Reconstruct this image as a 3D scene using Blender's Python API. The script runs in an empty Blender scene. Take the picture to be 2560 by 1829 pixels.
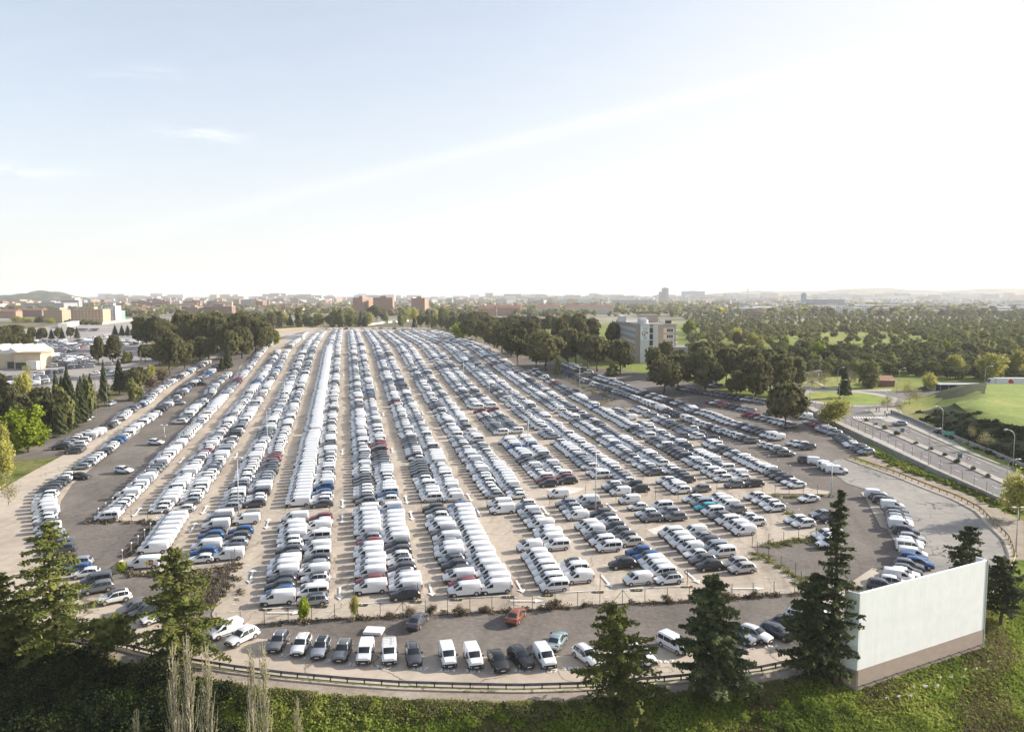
import bpy, bmesh, math, random
import numpy as np
from mathutils import Vector, Matrix, Euler
from mathutils.geometry import tessellate_polygon
R = math.radians
random.seed(7); rng = np.random.default_rng(11)
SC = bpy.context.scene
COL = SC.collection

# ------------------------------------------------------------------ camera and ground
F, YH, EH = 1950.0, 742.0, 44.0
PT = math.atan((914.5 - YH) / F)
cp, sp = math.cos(PT), math.sin(PT)
_pr = [(0, -2.5), (60, -1), (115, 0), (156, 1.6), (289, 6.3), (358, 9.8), (392, 12), (431, 14.4), (460, 15.0), (716, 13), (1500, 12), (5000, 16), (14000, 34), (30000, 34)]
_yy = np.concatenate([np.arange(0, 900, 5.0), np.array([1500., 5000, 14000, 30000])])
_raw = np.interp(_yy, [a for a, b in _pr], [b for a, b in _pr])
_s = _raw.copy()
for _ in range(3):
    _s[1:175] = (_s[0:174] + _s[1:175] + _s[2:176]) / 3
_yl, _sl = _yy.tolist(), _s.tolist()
def base(y):
    if y < 895:
        if y <= 0: return _sl[0]
        i = int(y // 5); f = y / 5 - i
        return _sl[i] * (1 - f) + _sl[min(i + 1, 179)] * f
    return float(np.interp(y, _yy, _s))

def ray(px, py):
    u, v = (px - 1280) / F, (914.5 - py) / F
    dy = cp + v * sp
    return u / dy, (-sp + v * cp) / dy
def solve(px, py, hf, dz=0.0, y0=45.0, y1=15000.0):
    a, b = ray(px, py)
    f = lambda Y: EH + b * Y - hf(a * Y, Y) - dz
    prev = y0; Y = y0
    while Y < y1:
        Y = min(y1, Y * 1.02 + 0.3)
        if f(Y) <= 0: break
        prev = Y
    lo, hi = prev, Y
    for _ in range(30):
        m = (lo + hi) / 2
        if f(m) > 0: lo = m
        else: hi = m
    return a * lo, lo
def P0(px, py, dz=0.0):
    return solve(px, py, lambda x, y: base(y), dz)
def proj(X, Y, Z):
    z = Z - EH
    d = Y * cp - z * sp
    return 1280 + F * X / d, 914.5 - F * (z * cp + Y * sp) / d

# photo tiles used while measuring: origin and scale
TL = {'r1': (0, 700, 3.552), 'r2': (640, 700, 3.552), 'r3': (1280, 700, 3.552), 'r4': (1920, 700, 3.552),
      'r5': (0, 1000, 3.552), 'r6': (640, 1000, 3.552), 'r7': (1280, 1000, 3.552), 'r8': (1920, 1000, 3.552),
      'b1': (0, 1400, 3.552), 'b2': (640, 1400, 3.552), 'b3': (1280, 1400, 3.552), 'b4': (1920, 1400, 3.552),
      'tA': (0, 820, 5.6825), 'tB': (2000, 900, 5.6825), 'tC': (1500, 770, 9.47), 'tD': (0, 1260, 4.2725)}
def T(t, *pts):
    ox, oy, s = TL[t]
    return [(ox + pts[i] / s, oy + pts[i + 1] / s) for i in range(0, len(pts), 2)]

OUTER = ([(152, 1141), (60, 1190), (0, 1226), (-70, 1280), (-120, 1360), (-110, 1440), (-40, 1510), (60, 1556), (200, 1596), (301, 1617),
          (440, 1650), (580, 1673), (710, 1690), (874, 1705), (1003, 1714), (1136, 1718), (1271, 1721), (1317, 1721), (1449, 1717), (1663, 1701),
          (1800, 1688), (1899, 1676), (1990, 1657), (2090, 1630), (2200, 1598), (2320, 1552), (2420, 1508), (2506, 1459), (2536, 1400), (2530, 1350), (2519, 1321), (2483, 1290),
          (2452, 1279), (2396, 1248), (2314, 1217), (2230, 1183), (2123, 1149)])
EDGE = sorted(P0(x, y) for x, y in OUTER[5:29])
_ex, _ey = [p[0] for p in EDGE], [p[1] for p in EDGE]
def yedge(x):
    return float(np.interp(x, _ex, _ey))
MB0 = [P0(*p) for p in T('r8', 1290, 110, 1500, 290, 1700, 375, 2000, 500, 2273, 620, 2700, 830)]
MOUND = MB0 + [(260, 215), (300, 300), (P0(2351, 1000)[0] + 4, 302), (P0(2290, 1000)[0] - 4, 262)]
def seg_d(px, py, a, b):
    ax, ay = a; bx, by = b
    dx, dy = bx - ax, by - ay
    t = max(0, min(1, ((px - ax) * dx + (py - ay) * dy) / (dx * dx + dy * dy + 1e-9)))
    return math.hypot(px - ax - t * dx, py - ay - t * dy)
def inside(x, y, poly):
    c = False; n = len(poly)
    for i in range(n):
        x1, y1 = poly[i]; x2, y2 = poly[(i + 1) % n]
        if (y1 > y) != (y2 > y) and x < (x2 - x1) * (y - y1) / (y2 - y1) + x1: c = not c
    return c
mbx = (min(p[0] for p in MOUND), max(p[0] for p in MOUND), min(p[1] for p in MOUND), max(p[1] for p in MOUND))
def H(x, y):
    z = base(y)
    if y < 140 and x < 95:
        d = yedge(x) - y - 3.5
        if d > 0: z -= min(9.0, 0.30 * d + (0 if d > 3 else -0.05 * d * (3 - d)))
    if mbx[0] < x < mbx[1] and mbx[2] < y < mbx[3] and inside(x, y, MOUND):
        d = min(seg_d(x, y, MOUND[i], MOUND[(i + 1) % len(MOUND)]) for i in range(len(MOUND)))
        t = min(1.0, d / 13.0)
        z += 6.0 * t
    if y > 2500:
        sk = x / y * F + 1280
        rz = 0
        def g(c, w): return math.exp(-((sk - c) / w) ** 2)
        far = max(0.0, min(1.0, (y - 5200) / 1500.0))
        prof = 95 * g(2200, 260) + 82 * g(2560, 160) + 50 * g(1850, 170) + 26 * g(1500, 200) + 34 * g(1300, 120) + 30 * g(760, 130) + 32 * g(330, 110) + 16 * g(1000, 90) + 22 * g(560, 60)
        prof += 5 * math.sin(sk * .021) + 3 * math.sin(sk * .057 + 1)
        rz = max(0, prof) * far * far * (3 - 2 * far)
        z += rz
    return z
def P(px, py, dz=0.0):
    return solve(px, py, H, dz)
def Pz(px, py, dz=0.0):
    x, y = P(px, py, dz); return Vector((x, y, H(x, y)))
def height_at(y, py_top, py_base):
    """metres between two photo rows at a depth"""
    _, b1 = ray(1280, py_top); _, b0 = ray(1280, py_base)
    return (b1 - b0) * y

# ------------------------------------------------------------------ object helpers
def link(o, parent=None):
    COL.objects.link(o)
    if parent is not None: o.parent = parent
    return o
def tag(o, label=None, cat=None, group=None, kind=None):
    if label: o['label'] = label
    if cat: o['category'] = cat
    if group: o['group'] = group
    if kind: o['kind'] = kind
    return o
def empty(name, loc, rz=0.0, label=None, cat=None, group=None):
    o = bpy.data.objects.new(name, None); link(o)
    o.location = loc; o.rotation_euler = (0, 0, rz); o.empty_display_size = .3
    return tag(o, label, cat, group)
class MB:
    def __init__(s): s.v = []; s.f = []; s.m = []
    def add(s, vs, fs, m=0):
        n = len(s.v); s.v += [tuple(v) for v in vs]
        s.f += [tuple(i + n for i in f) for f in fs]; s.m += [m] * len(fs); return s
    def box(s, x0, x1, y0, y1, z0, z1, m=0):
        v = [(x0, y0, z0), (x1, y0, z0), (x1, y1, z0), (x0, y1, z0), (x0, y0, z1), (x1, y0, z1), (x1, y1, z1), (x0, y1, z1)]
        return s.add(v, [(0, 3, 2, 1), (4, 5, 6, 7), (0, 1, 5, 4), (1, 2, 6, 5), (2, 3, 7, 6), (3, 0, 4, 7)], m)
    def tube(s, pts, rad, n=6, m=0, cap=True):
        pts = [Vector(p) for p in pts]; rs = rad if isinstance(rad, (list, tuple)) else [rad] * len(pts)
        vs = []; fs = []
        for i, p in enumerate(pts):
            d = (pts[min(i + 1, len(pts) - 1)] - pts[max(i - 1, 0)]).normalized()
            a = d.cross(Vector((0, 0, 1)))
            if a.length < .05: a = d.cross(Vector((1, 0, 0)))
            a.normalize(); b = d.cross(a)
            for k in range(n):
                t = 2 * math.pi * k / n
                vs.append(p + (a * math.cos(t) + b * math.sin(t)) * rs[i])
        for i in range(len(pts) - 1):
            for k in range(n):
                k2 = (k + 1) % n
                fs.append((i * n + k, i * n + k2, (i + 1) * n + k2, (i + 1) * n + k))
        if cap:
            fs.append(tuple(range(n))[::-1]); fs.append(tuple((len(pts) - 1) * n + k for k in range(n)))
        return s.add(vs, fs, m)
    def mesh(s, name, mats, smooth=False):
        me = bpy.data.meshes.new(name); me.from_pydata(s.v, [], s.f)
        for m in (mats if isinstance(mats, (list, tuple)) else [mats]): me.materials.append(m)
        me.polygons.foreach_set('material_index', s.m)
        if smooth: me.polygons.foreach_set('use_smooth', [True] * len(s.f))
        me.update(); return me
    def build(s, name, mats, parent=None, smooth=False):
        return link(bpy.data.objects.new(name, s.mesh(name, mats, smooth)), parent)
def np_mesh(name, V, Fq, mats, midx=None, smooth=False):
    """V (n,3), Fq (m,k) uniform polygons"""
    me = bpy.data.meshes.new(name)
    m, k = Fq.shape
    me.vertices.add(len(V)); me.vertices.foreach_set('co', V.astype(np.float32).ravel())
    me.loops.add(m * k); me.loops.foreach_set('vertex_index', Fq.astype(np.int32).ravel())
    me.polygons.add(m); me.polygons.foreach_set('loop_start', np.arange(0, m * k, k, dtype=np.int32))
    try: me.polygons.foreach_set('loop_total', np.full(m, k, dtype=np.int32))
    except Exception: pass
    for x in (mats if isinstance(mats, (list, tuple)) else [mats]): me.materials.append(x)
    if midx is not None: me.polygons.foreach_set('material_index', midx.astype(np.int32))
    if smooth: me.polygons.foreach_set('use_smooth', np.ones(m, dtype=bool))
    me.update(calc_edges=True); return me

# ------------------------------------------------------------------ materials
def newmat(name):
    m = bpy.data.materials.new(name); m.use_nodes = True
    nt = m.node_tree; b = nt.nodes['Principled BSDF']
    return m, nt, b
def C4(c): return (c[0], c[1], c[2], 1)
def N(nt, t, **kw):
    n = nt.nodes.new(t)
    for k, v in kw.items():
        if k.startswith('_'): setattr(n, k[1:], v)
        else: n.inputs[k].default_value = v
    return n
def ramp(nt, fac, stops):
    r = nt.nodes.new('ShaderNodeValToRGB'); e = r.color_ramp.elements
    while len(e) < len(stops): e.new(.5)
    for i, (p, c) in enumerate(stops):
        e[i].position = p; e[i].color = C4(c) if len(c) == 3 else c
    nt.links.new(fac, r.inputs[0]); return r.outputs[0]
def mix(nt, f, a, b, bt='MIX'):
    m = nt.nodes.new('ShaderNodeMix'); m.data_type = 'RGBA'; m.blend_type = bt
    for s, v in ((0, f), (6, a), (7, b)):
        if hasattr(v, 'node'): nt.links.new(v, m.inputs[s])
        else: m.inputs[s].default_value = v if s == 0 else C4(v)
    return m.outputs[2]
def objco(nt):
    return nt.nodes.new('ShaderNodeTexCoord').outputs['Object']
def mapping(nt, vec, scale=(1, 1, 1), rot=(0, 0, 0), loc=(0, 0, 0)):
    m = nt.nodes.new('ShaderNodeMapping'); m.inputs['Scale'].default_value = scale; m.inputs['Rotation'].default_value = rot; m.inputs['Location'].default_value = loc
    nt.links.new(vec, m.inputs[0]); return m.outputs[0]
def noise(nt, vec, scale, detail=4, rough=.55, dist=0):
    n = N(nt, 'ShaderNodeTexNoise', Scale=scale, Detail=detail, Roughness=rough, Distortion=dist)
    nt.links.new(vec, n.inputs['Vector']); return n.outputs['Fac']
def simple(name, c, rough=.7, metal=0, var=0.0, vs=1.0, spec=.3):
    m, nt, b = newmat(name)
    b.inputs['Roughness'].default_value = rough; b.inputs['Metallic'].default_value = metal; b.inputs['Specular IOR Level'].default_value = spec
    b.inputs['Base Color'].default_value = C4(c)
    if var > 0:
        n = noise(nt, objco(nt), vs)
        o = ramp(nt, n, [(.3, tuple(x * (1 - var) for x in c)), (.7, tuple(min(1, x * (1 + var)) for x in c))])
        nt.links.new(o, b.inputs['Base Color'])
    return m
def ground_mat(name, c1, c2, c3, s1=.08, s2=.9, crack=0.0, joint=0.0, rough=.9, stain=0.0, grit=.15):
    m, nt, b = newmat(name); co = objco(nt)
    n1 = noise(nt, co, s1, 5, .6, .3); n2 = noise(nt, co, s2, 6, .65)
    col = ramp(nt, n1, [(.3, c1), (.5, c2), (.72, c3)])
    v = ramp(nt, n2, [(.25, (1 - grit,) * 3), (.75, (1 + grit,) * 3)])
    col = mix(nt, 1.0, col, v, 'MULTIPLY')
    rc = mapping(nt, co, rot=(0, 0, R(12.2)))
    if stain:
        st = noise(nt, mapping(nt, rc, scale=(1, .12, 1)), .35, 4, .6)
        f = ramp(nt, st, [(.52, (0, 0, 0)), (.75, (stain,) * 3)])
        col = mix(nt, f, col, tuple(x * .55 for x in c1))
    if crack:
        vo = N(nt, 'ShaderNodeTexVoronoi', Scale=.055, _feature='DISTANCE_TO_EDGE')
        wn = N(nt, 'ShaderNodeTexNoise', Scale=.25, Detail=5); nt.links.new(co, wn.inputs[0])
        ad = nt.nodes.new('ShaderNodeVectorMath'); ad.operation = 'MULTIPLY_ADD'; ad.inputs[1].default_value = (9, 9, 0)
        nt.links.new(wn.outputs['Color'], ad.inputs[0]); nt.links.new(co, ad.inputs[2]); nt.links.new(ad.outputs[0], vo.inputs[0])
        f = ramp(nt, vo.outputs['Distance'], [(.0, (crack,) * 3), (.009, (0, 0, 0))])
        col = mix(nt, f, col, tuple(x * .3 for x in c1))
    if joint:
        sx = nt.nodes.new('ShaderNodeSeparateXYZ'); nt.links.new(rc, sx.inputs[0])
        for ax, per in ((0, 6.65), (1, 7.5)):
            d = N(nt, 'ShaderNodeMath', _operation='PINGPONG'); nt.links.new(sx.outputs[ax], d.inputs[0]); d.inputs[1].default_value = per / 2
            f = ramp(nt, d.outputs[0], [(.0, (joint,) * 3), (.05, (0, 0, 0))])
            col = mix(nt, f, col, tuple(x * .6 for x in c1))
    nt.links.new(col, b.inputs['Base Color'])
    b.inputs['Roughness'].default_value = rough; b.inputs['Specular IOR Level'].default_value = .15
    bp = N(nt, 'ShaderNodeBump', Strength=.35, Distance=.05); nt.links.new(n2, bp.inputs['Height']); nt.links.new(bp.outputs[0], b.inputs['Normal'])
    return m
M = {}
M['concrete'] = ground_mat('lot_concrete', (.36, .30, .24), (.425, .36, .29), (.48, .42, .345), .05, .8, .6, .4, stain=.8)
M['loop'] = ground_mat('loop_concrete', (.38, .315, .25), (.45, .38, .305), (.50, .43, .35), .06, .6, .9, 0, stain=.2)
M['loop_right'] = ground_mat('worn_road', (.24, .225, .205), (.285, .265, .24), (.36, .33, .295), .045, .6, 1.0, 0, stain=.25)
M['gravel'] = ground_mat('dark_gravel', (.125, .108, .095), (.165, .143, .125), (.22, .195, .17), .07, 1.6, .25, 0, stain=.4, grit=.3)
M['dirt'] = ground_mat('pale_dirt', (.24, .20, .155), (.30, .25, .20), (.37, .32, .26), .12, 1.5, 0, 0, grit=.25)
M['asphalt'] = ground_mat('asphalt', (.16, .15, .145), (.195, .18, .172), (.235, .218, .205), .05, 1.5, .3, 0, stain=.3)
M['pave'] = ground_mat('paving', (.34, .31, .28), (.40, .365, .33), (.45, .42, .38), .1, 1.2, 0, .5)
M['far_lot'] = ground_mat('far_lot', (.26, .235, .22), (.33, .30, .28), (.40, .365, .335), .03, .5, 0, 0, stain=.3)
M['paint'] = simple('road_paint', (.72, .71, .68), .7, var=.15, vs=2)
M['paint_y'] = simple('yellow_paint', (.55, .38, .06), .7, var=.15, vs=2)

def terrain_mat():
    m, nt, b = newmat('grassland'); co = objco(nt)
    n1 = noise(nt, co, .09, 6, .65, .5); n2 = noise(nt, co, .7, 6, .7); n3 = noise(nt, co, .012, 4, .6)
    near = ramp(nt, n1, [(.30, (.05, .08, .014)), (.44, (.11, .16, .022)), (.54, (.17, .21, .035)), (.64, (.23, .20, .08)), (.8, (.18, .13, .07))])
    park = ramp(nt, n3, [(.35, (.14, .16, .05)), (.5, (.21, .24, .065)), (.62, (.28, .28, .09)), (.75, (.26, .23, .14))])
    city = ramp(nt, noise(nt, co, .006, 6, .65), [(.33, (.10, .115, .06)), (.46, (.20, .19, .14)), (.55, (.34, .31, .27)), (.66, (.22, .20, .16)), (.8, (.13, .14, .08))])
    sx = nt.nodes.new('ShaderNodeSeparateXYZ'); nt.links.new(co, sx.inputs[0])
    def rg(a, c, ax=1):
        r = N(nt, 'ShaderNodeMapRange'); nt.links.new(sx.outputs[ax], r.inputs[0]); r.inputs[1].default_value = a; r.inputs[2].default_value = c; return r.outputs[0]
    leftg = ramp(nt, n1, [(.3, (.09, .085, .035)), (.5, (.15, .135, .06)), (.7, (.21, .175, .10))])
    park = mix(nt, rg(-60, 40, 0), leftg, park)
    col = mix(nt, rg(140, 230), near, park); col = mix(nt, rg(800, 1100), col, city)
    v = ramp(nt, n2, [(.25, (.62,) * 3), (.75, (1.3,) * 3)])
    col = mix(nt, 1.0, col, v, 'MULTIPLY')
    nt.links.new(col, b.inputs['Base Color']); b.inputs['Roughness'].default_value = .95; b.inputs['Specular IOR Level'].default_value = .05
    bp = N(nt, 'ShaderNodeBump', Strength=.8, Distance=.3); nt.links.new(n2, bp.inputs['Height']); nt.links.new(bp.outputs[0], b.inputs['Normal'])
    return m
M['terrain'] = terrain_mat()
M['field'] = ground_mat('field_grass', (.15, .20, .04), (.21, .26, .055), (.33, .31, .08), .05, .7, 0, 0, grit=.25)
M['slope'] = ground_mat('shade_toned_weeds', (.035, .042, .016), (.055, .065, .022), (.09, .085, .045), .12, .8, 0, 0, grit=.35)  # weed tones darkened to carry the shade on the mound flank

# ------------------------------------------------------------------ terrain sheet
def axis(a, b, step, lo, hi, gr):
    v = list(np.arange(a, b + .01, step)); s = step; x = b
    while x < hi: s *= gr; x += s; v.append(x)
    s = step; x = a
    while x > lo: s *= gr; x -= s; v.insert(0, x)
    return v
XS = axis(-120, 140, 5, -16000, 16000, 1.045)
YS = axis(40, 460, 5, -60, 16500, 1.035)
def terrain():
    nx, ny = len(XS), len(YS)
    V = np.array([(x, y, H(x, y)) for y in YS for x in XS])
    i = np.arange(nx - 1); j = np.arange(ny - 1)
    a = (j[:, None] * nx + i[None, :]).ravel()
    Fq = np.stack([a, a + 1, a + 1 + nx, a + nx], 1)
    o = link(bpy.data.objects.new('ground', np_mesh('ground', V, Fq, M['terrain'], smooth=True)))
    tag(o, 'grassy ground reaching from the near bank to the horizon', 'ground', kind='structure')
terrain()
def sheet(name, pts, mat, off, label=None, world=False, hf=None):
    w = pts if world else [P(x, y) for x, y in pts]
    bm = bmesh.new()
    vs = [bm.verts.new((x, y, 0)) for x, y in w]
    for t in tessellate_polygon([[Vector((x, y, 0)) for x, y in w]]):
        try: bm.faces.new([vs[i] for i in t])
        except Exception: pass
    x0, x1 = min(p[0] for p in w), max(p[0] for p in w); y0, y1 = min(p[1] for p in w), max(p[1] for p in w)
    for gx in XS:
        if x0 < gx < x1: bmesh.ops.bisect_plane(bm, geom=bm.verts[:] + bm.edges[:] + bm.faces[:], plane_co=(gx, 0, 0), plane_no=(1, 0, 0))
    for gy in YS:
        if y0 < gy < y1: bmesh.ops.bisect_plane(bm, geom=bm.verts[:] + bm.edges[:] + bm.faces[:], plane_co=(0, gy, 0), plane_no=(0, 1, 0))
    for v in bm.verts: v.co.z = (hf or H)(v.co.x, v.co.y) + off * max(1, v.co.y / 250)
    bmesh.ops.recalc_face_normals(bm, faces=bm.faces[:])
    for f in bm.faces:
        if f.normal.z < 0: f.normal_flip()
    me = bpy.data.meshes.new(name); bm.to_mesh(me); bm.free(); me.materials.append(mat)
    me.polygons.foreach_set('use_smooth', [True] * len(me.polygons))
    o = link(bpy.data.objects.new(name, me)); tag(o, label, kind='structure'); return o
def strip_world(pts, w0, w1):
    """polygon round a world polyline, w0 to the left and w1 to the right"""
    L, Rr = [], []
    for i, p in enumerate(pts):
        a = Vector(pts[max(i - 1, 0)]); b = Vector(pts[min(i + 1, len(pts) - 1)])
        d = (b - a).normalized(); n = Vector((-d.y, d.x))
        L.append(tuple(Vector(p) + n * w0)); Rr.append(tuple(Vector(p) - n * w1))
    return L + Rr[::-1]

GRAVEL = ([(-150, 1170), (-60, 1160), (0, 1155), (40, 1140), (112, 1093), (190, 1050), (262, 1010), (330, 975), (390, 940), (450, 915), (530, 890), (600, 860), (660, 835), (740, 826), (820, 816), (1060, 816), (1180, 842), (1290, 888), (1421, 905),
           (1477, 918), (1560, 925), (1620, 936), (1700, 950), (1800, 975), (1900, 1000), (2013, 1024), (2089, 1062), (2173, 1113), (2187, 1132), (2123, 1149)] + OUTER[::-1])
sheet('gravel_yard', GRAVEL, M['gravel'], .03, 'dark brown gravel apron around the pale parking lot')
INNER = ([(535, 893), (470, 940), (400, 985), (346, 1082), (290, 1120), (234, 1166), (180, 1211), (152, 1253), (143, 1296), (150, 1330), (175, 1380), (208, 1452), (281, 1500)] +
         T('b1', 1400, 560, 1800, 690) + [(600, 1592)] + T('b2', 110, 705, 500, 770, 860, 815, 1500, 850, 2273, 858) + T('b3', 560, 848, 1200, 780, 1950, 640) + [(1930, 1560), (2020, 1520), (2100, 1465), (2200, 1390)] +
         T('r8', 1100, 1350, 1000, 1150, 880, 960, 815, 850) )
# loop road: inner edge out to the kerb, cut in two pieces with different surfaces
lp = [(552, 884), (500, 925), (440, 968), (395, 1008), (346, 1082), (290, 1120), (234, 1166), (180, 1211), (152, 1253), (143, 1296), (150, 1330), (175, 1380), (208, 1452), (281, 1500)] + \
     T('b1', 1400, 560, 1800, 690) + [(600, 1592)] + T('b2', 110, 705, 500, 770, 860, 815, 1500, 850, 2273, 858) + T('b3', 560, 848, 1200, 780, 1950, 640) + [(1930, 1560), (2060, 1500), (2180, 1420)]
lp = lp + [(2320, 1445)] + [(2420, 1508)] + [p for p in OUTER[25::-1]] + [(245, 1077), (318, 1030), (395, 978), (455, 935), (520, 890)]
sheet('loop_road', lp, M['loop'], .06, 'pale concrete loop road curving round the parking lot')
rp = T('r8', 720, 520, 600, 530, 540, 560, 590, 660, 700, 740, 850, 790, 900, 830, 1000, 1050, 1120, 1250, 1180, 1400) + [(2290, 1450), (2420, 1506), (2506, 1459), (2536, 1400), (2530, 1350), (2519, 1321), (2483, 1290), (2452, 1279), (2396, 1248), (2314, 1217), (2230, 1183)]
sheet('curved_road', rp, M['loop_right'], .09, 'worn grey road banking round the right end of the lot')
sheet('pale_patch', T('r8', 820, 820, 900, 820, 1010, 980, 1130, 1180, 1000, 1130, 880, 900), M['loop'], .12, 'pale concrete patch beside the parked row')
sheet('verge_path', T('r8', 760, 500, 950, 480, 1300, 615, 1700, 800, 2273, 1075, 2273, 1420, 2200, 1420, 2130, 1230, 2000, 1110, 1890, 990, 1690, 880, 1400, 770, 1100, 650), M['dirt'], .03, 'bare dirt path outside the yellow rail')
bot = [P0(x, y) for x, y in OUTER[8:27]]
sheet('verge_strip', strip_world(bot, -.3, 3.3), M['dirt'], .05, 'bare strip between the guard rail and the grass bank', world=True)
LOT = T('r5', 850, 1085, 1100, 1075, 1420, 1080, 1440, 1110, 1150, 1400) + T('b1', 1030, 30, 1130, 115, 1780, 110, 2080, 30, 1880, 480) + [(540, 1568)] + \
      T('b2', 0, 575, 560, 530, 1100, 510, 1700, 480, 2200, 450) + T('b3', 130, 445, 800, 395, 1500, 370, 1900, 340) + [(1920, 1487), (2013, 1482), (1994, 1443), (1939, 1415), (1893, 1385), (1880, 1367), (1911, 1366), (1994, 1353), (2050, 1350), (2077, 1360), (2100, 1352), (1966, 1282), (1939, 1249), (1911, 1239), (1933, 1234), (2068, 1236), (2077, 1229), (2031, 1223), (2005, 1214), (1913, 1152), (1815, 1118), (1725, 1093), (1635, 1024), (1477, 1016), (1460, 1000), (1393, 967), (1308, 922), (1280, 906), (1245, 876), (1175, 850), (1071, 820), (820, 819), (781, 826), (700, 850), (648, 880), (600, 915), (557, 985), (500, 1045), (439, 1112), (380, 1170), (324, 1226)]
sheet('parking_lot', LOT, M['concrete'], .12, 'vast pale concrete parking lot with long aisles')
for nm, pp in (('resurfaced_patch', T('r7', 290, 800, 470, 770, 650, 790, 560, 830, 460, 850)), ('resurfaced_patch', [(1440 + 960 / 5.41, 1160 + 900 / 5.41), (1440 + 1200 / 5.41, 1160 + 825 / 5.41), (1440 + 1360 / 5.41, 1160 + 850 / 5.41), (1440 + 1180 / 5.41, 1160 + 930 / 5.41), (1440 + 1060 / 5.41, 1160 + 960 / 5.41)])):
    sheet(nm, pp, simple('new_concrete', (.60, .55, .49), .9, var=.06, vs=.6), .16)
# right hand avenue, roundabout and pavements
AV = T('tB', 40, 350, 300, 400, 530, 440, 740, 452, 1300, 450, 1700, 430, 1950, 420, 1990, 450, 1600, 520, 1480, 560, 1470, 620, 1380, 665, 1200, 675, 1050, 690, 985, 710, 980, 750, 1100, 830, 1250, 890, 1350, 885) + T('r8', 1220, 232, 1700, 450, 2273, 662, 2700, 870, 3000, 1290, 2273, 960, 1930, 800, 1500, 600, 1060, 380, 640, 190, 400, 60) + [(2014, 1013), (1985, 1000), (1930, 970), (1840, 915), (1716, 866), (1716, 857), (1820, 871), (1940, 905)]
sheet('avenue', AV, M['asphalt'], .05, 'grey asphalt avenue meeting a roundabout')
sheet('pavement', T('r8', 332, 60, 400, 60, 640, 190, 1060, 380, 1500, 600, 1930, 800, 2273, 960, 2273, 985, 1900, 830, 1500, 650, 1000, 410, 600, 225), M['pave'], .10, 'pale pavement between the wall and the avenue')
sheet('pavement', T('tB', 985, 705, 1200, 672, 1420, 700, 1480, 820) + T('r8', 1300, 200, 1700, 380, 2273, 595, 2500, 690, 2500, 740, 2273, 655, 1700, 440, 1220, 225) + T('tB', 1350, 880, 1240, 885, 1100, 825), M['pave'], .12, 'pale pavement on the far side of the avenue')
sheet('pavement', T('tB', 30, 345, 160, 300, 370, 400, 560, 425, 740, 445, 1300, 445, 1300, 412, 740, 425, 560, 400, 400, 385, 150, 270), M['pave'], .1, 'pale pavement behind the roundabout')
cx, cy = P(2118, 996)
def ell(rx, ry, n=40, cx=cx, cy=cy): return [(cx + rx * math.cos(2 * math.pi * i / n), cy + ry * math.sin(2 * math.pi * i / n)) for i in range(n)]
sheet('roundabout_kerb', ell(19, 19), M['pave'], .14, 'pale paved rim of the roundabout island', world=True)
sheet('roundabout_lawn', ell(14.5, 14.5), M['field'], .2, 'green lawn of the roundabout island', world=True)
MED = [P(x, y) for x, y in T('r8', 790, 172, 880, 205, 1080, 285, 1330, 395, 1580, 500, 1800, 600, 2000, 690, 2273, 810, 2450, 890)]
def kerb_strip(name, line, w, hgt, mat, label):
    mb = MB(); poly = strip_world(line, w / 2, w / 2); n = len(line)
    top = [(x, y, H(x, y) + hgt) for x, y in poly]; bt = [(x, y, H(x, y) - .3) for x, y in poly]
    nn = len(poly); mb.add(top + bt, [tuple((i, i + 1, nn - 2 - i, nn - 1 - i)) for i in range(n - 1)] + [(i, (i + 1) % nn, nn + (i + 1) % nn, nn + i) for i in range(nn)])
    o = mb.build(name, mat); tag(o, label, kind='structure'); return o
kerb_strip('median_strip', MED, 2.0, .22, M['pave'], 'narrow paved median strip dividing the avenue')
# field on the mound and its slope, coloured dark for shade
FT = T('r8', 1400, 5, 1480, 25, 1850, 170, 2273, 238, 2600, 330)
def Hm(x, y): return H(x, y)
fld = [P(x, y) for x, y in FT] + [(285, 235), (285, 284), (P(2351, 967)[0], 284), (P(2330, 985)[0], 262)]
sheet('green_field', fld, M['field'], .10, 'bright green field on top of the bank', world=True)
sheet('shade_toned_slope', MOUND, M['slope'], .03, 'overgrown slope below the green field, shade put into its dark colour', world=True)
# far parking lots on the left
sheet('factory_yard', [(-260, 1010), (0, 1000), (150, 990), (262, 975), (330, 935), (420, 900), (470, 880), (400, 868), (352, 850), (390, 818), (360, 800), (180, 808), (0, 830), (-300, 870)], M['far_lot'], .05, 'pale factory yard behind the conifers')
sheet('yard_road', T('tA', -600, 800, 0, 690, 700, 600, 1100, 700, 720, 800, 0, 990, -700, 1100), M['asphalt'], .1, 'grey road through the factory yard')
sheet('end_road', [(648, 836), (672, 824), (760, 818), (825, 814), (825, 822), (770, 828), (690, 846)], M['loop'], .12, 'pale road bending round the far end of the lot')

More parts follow.
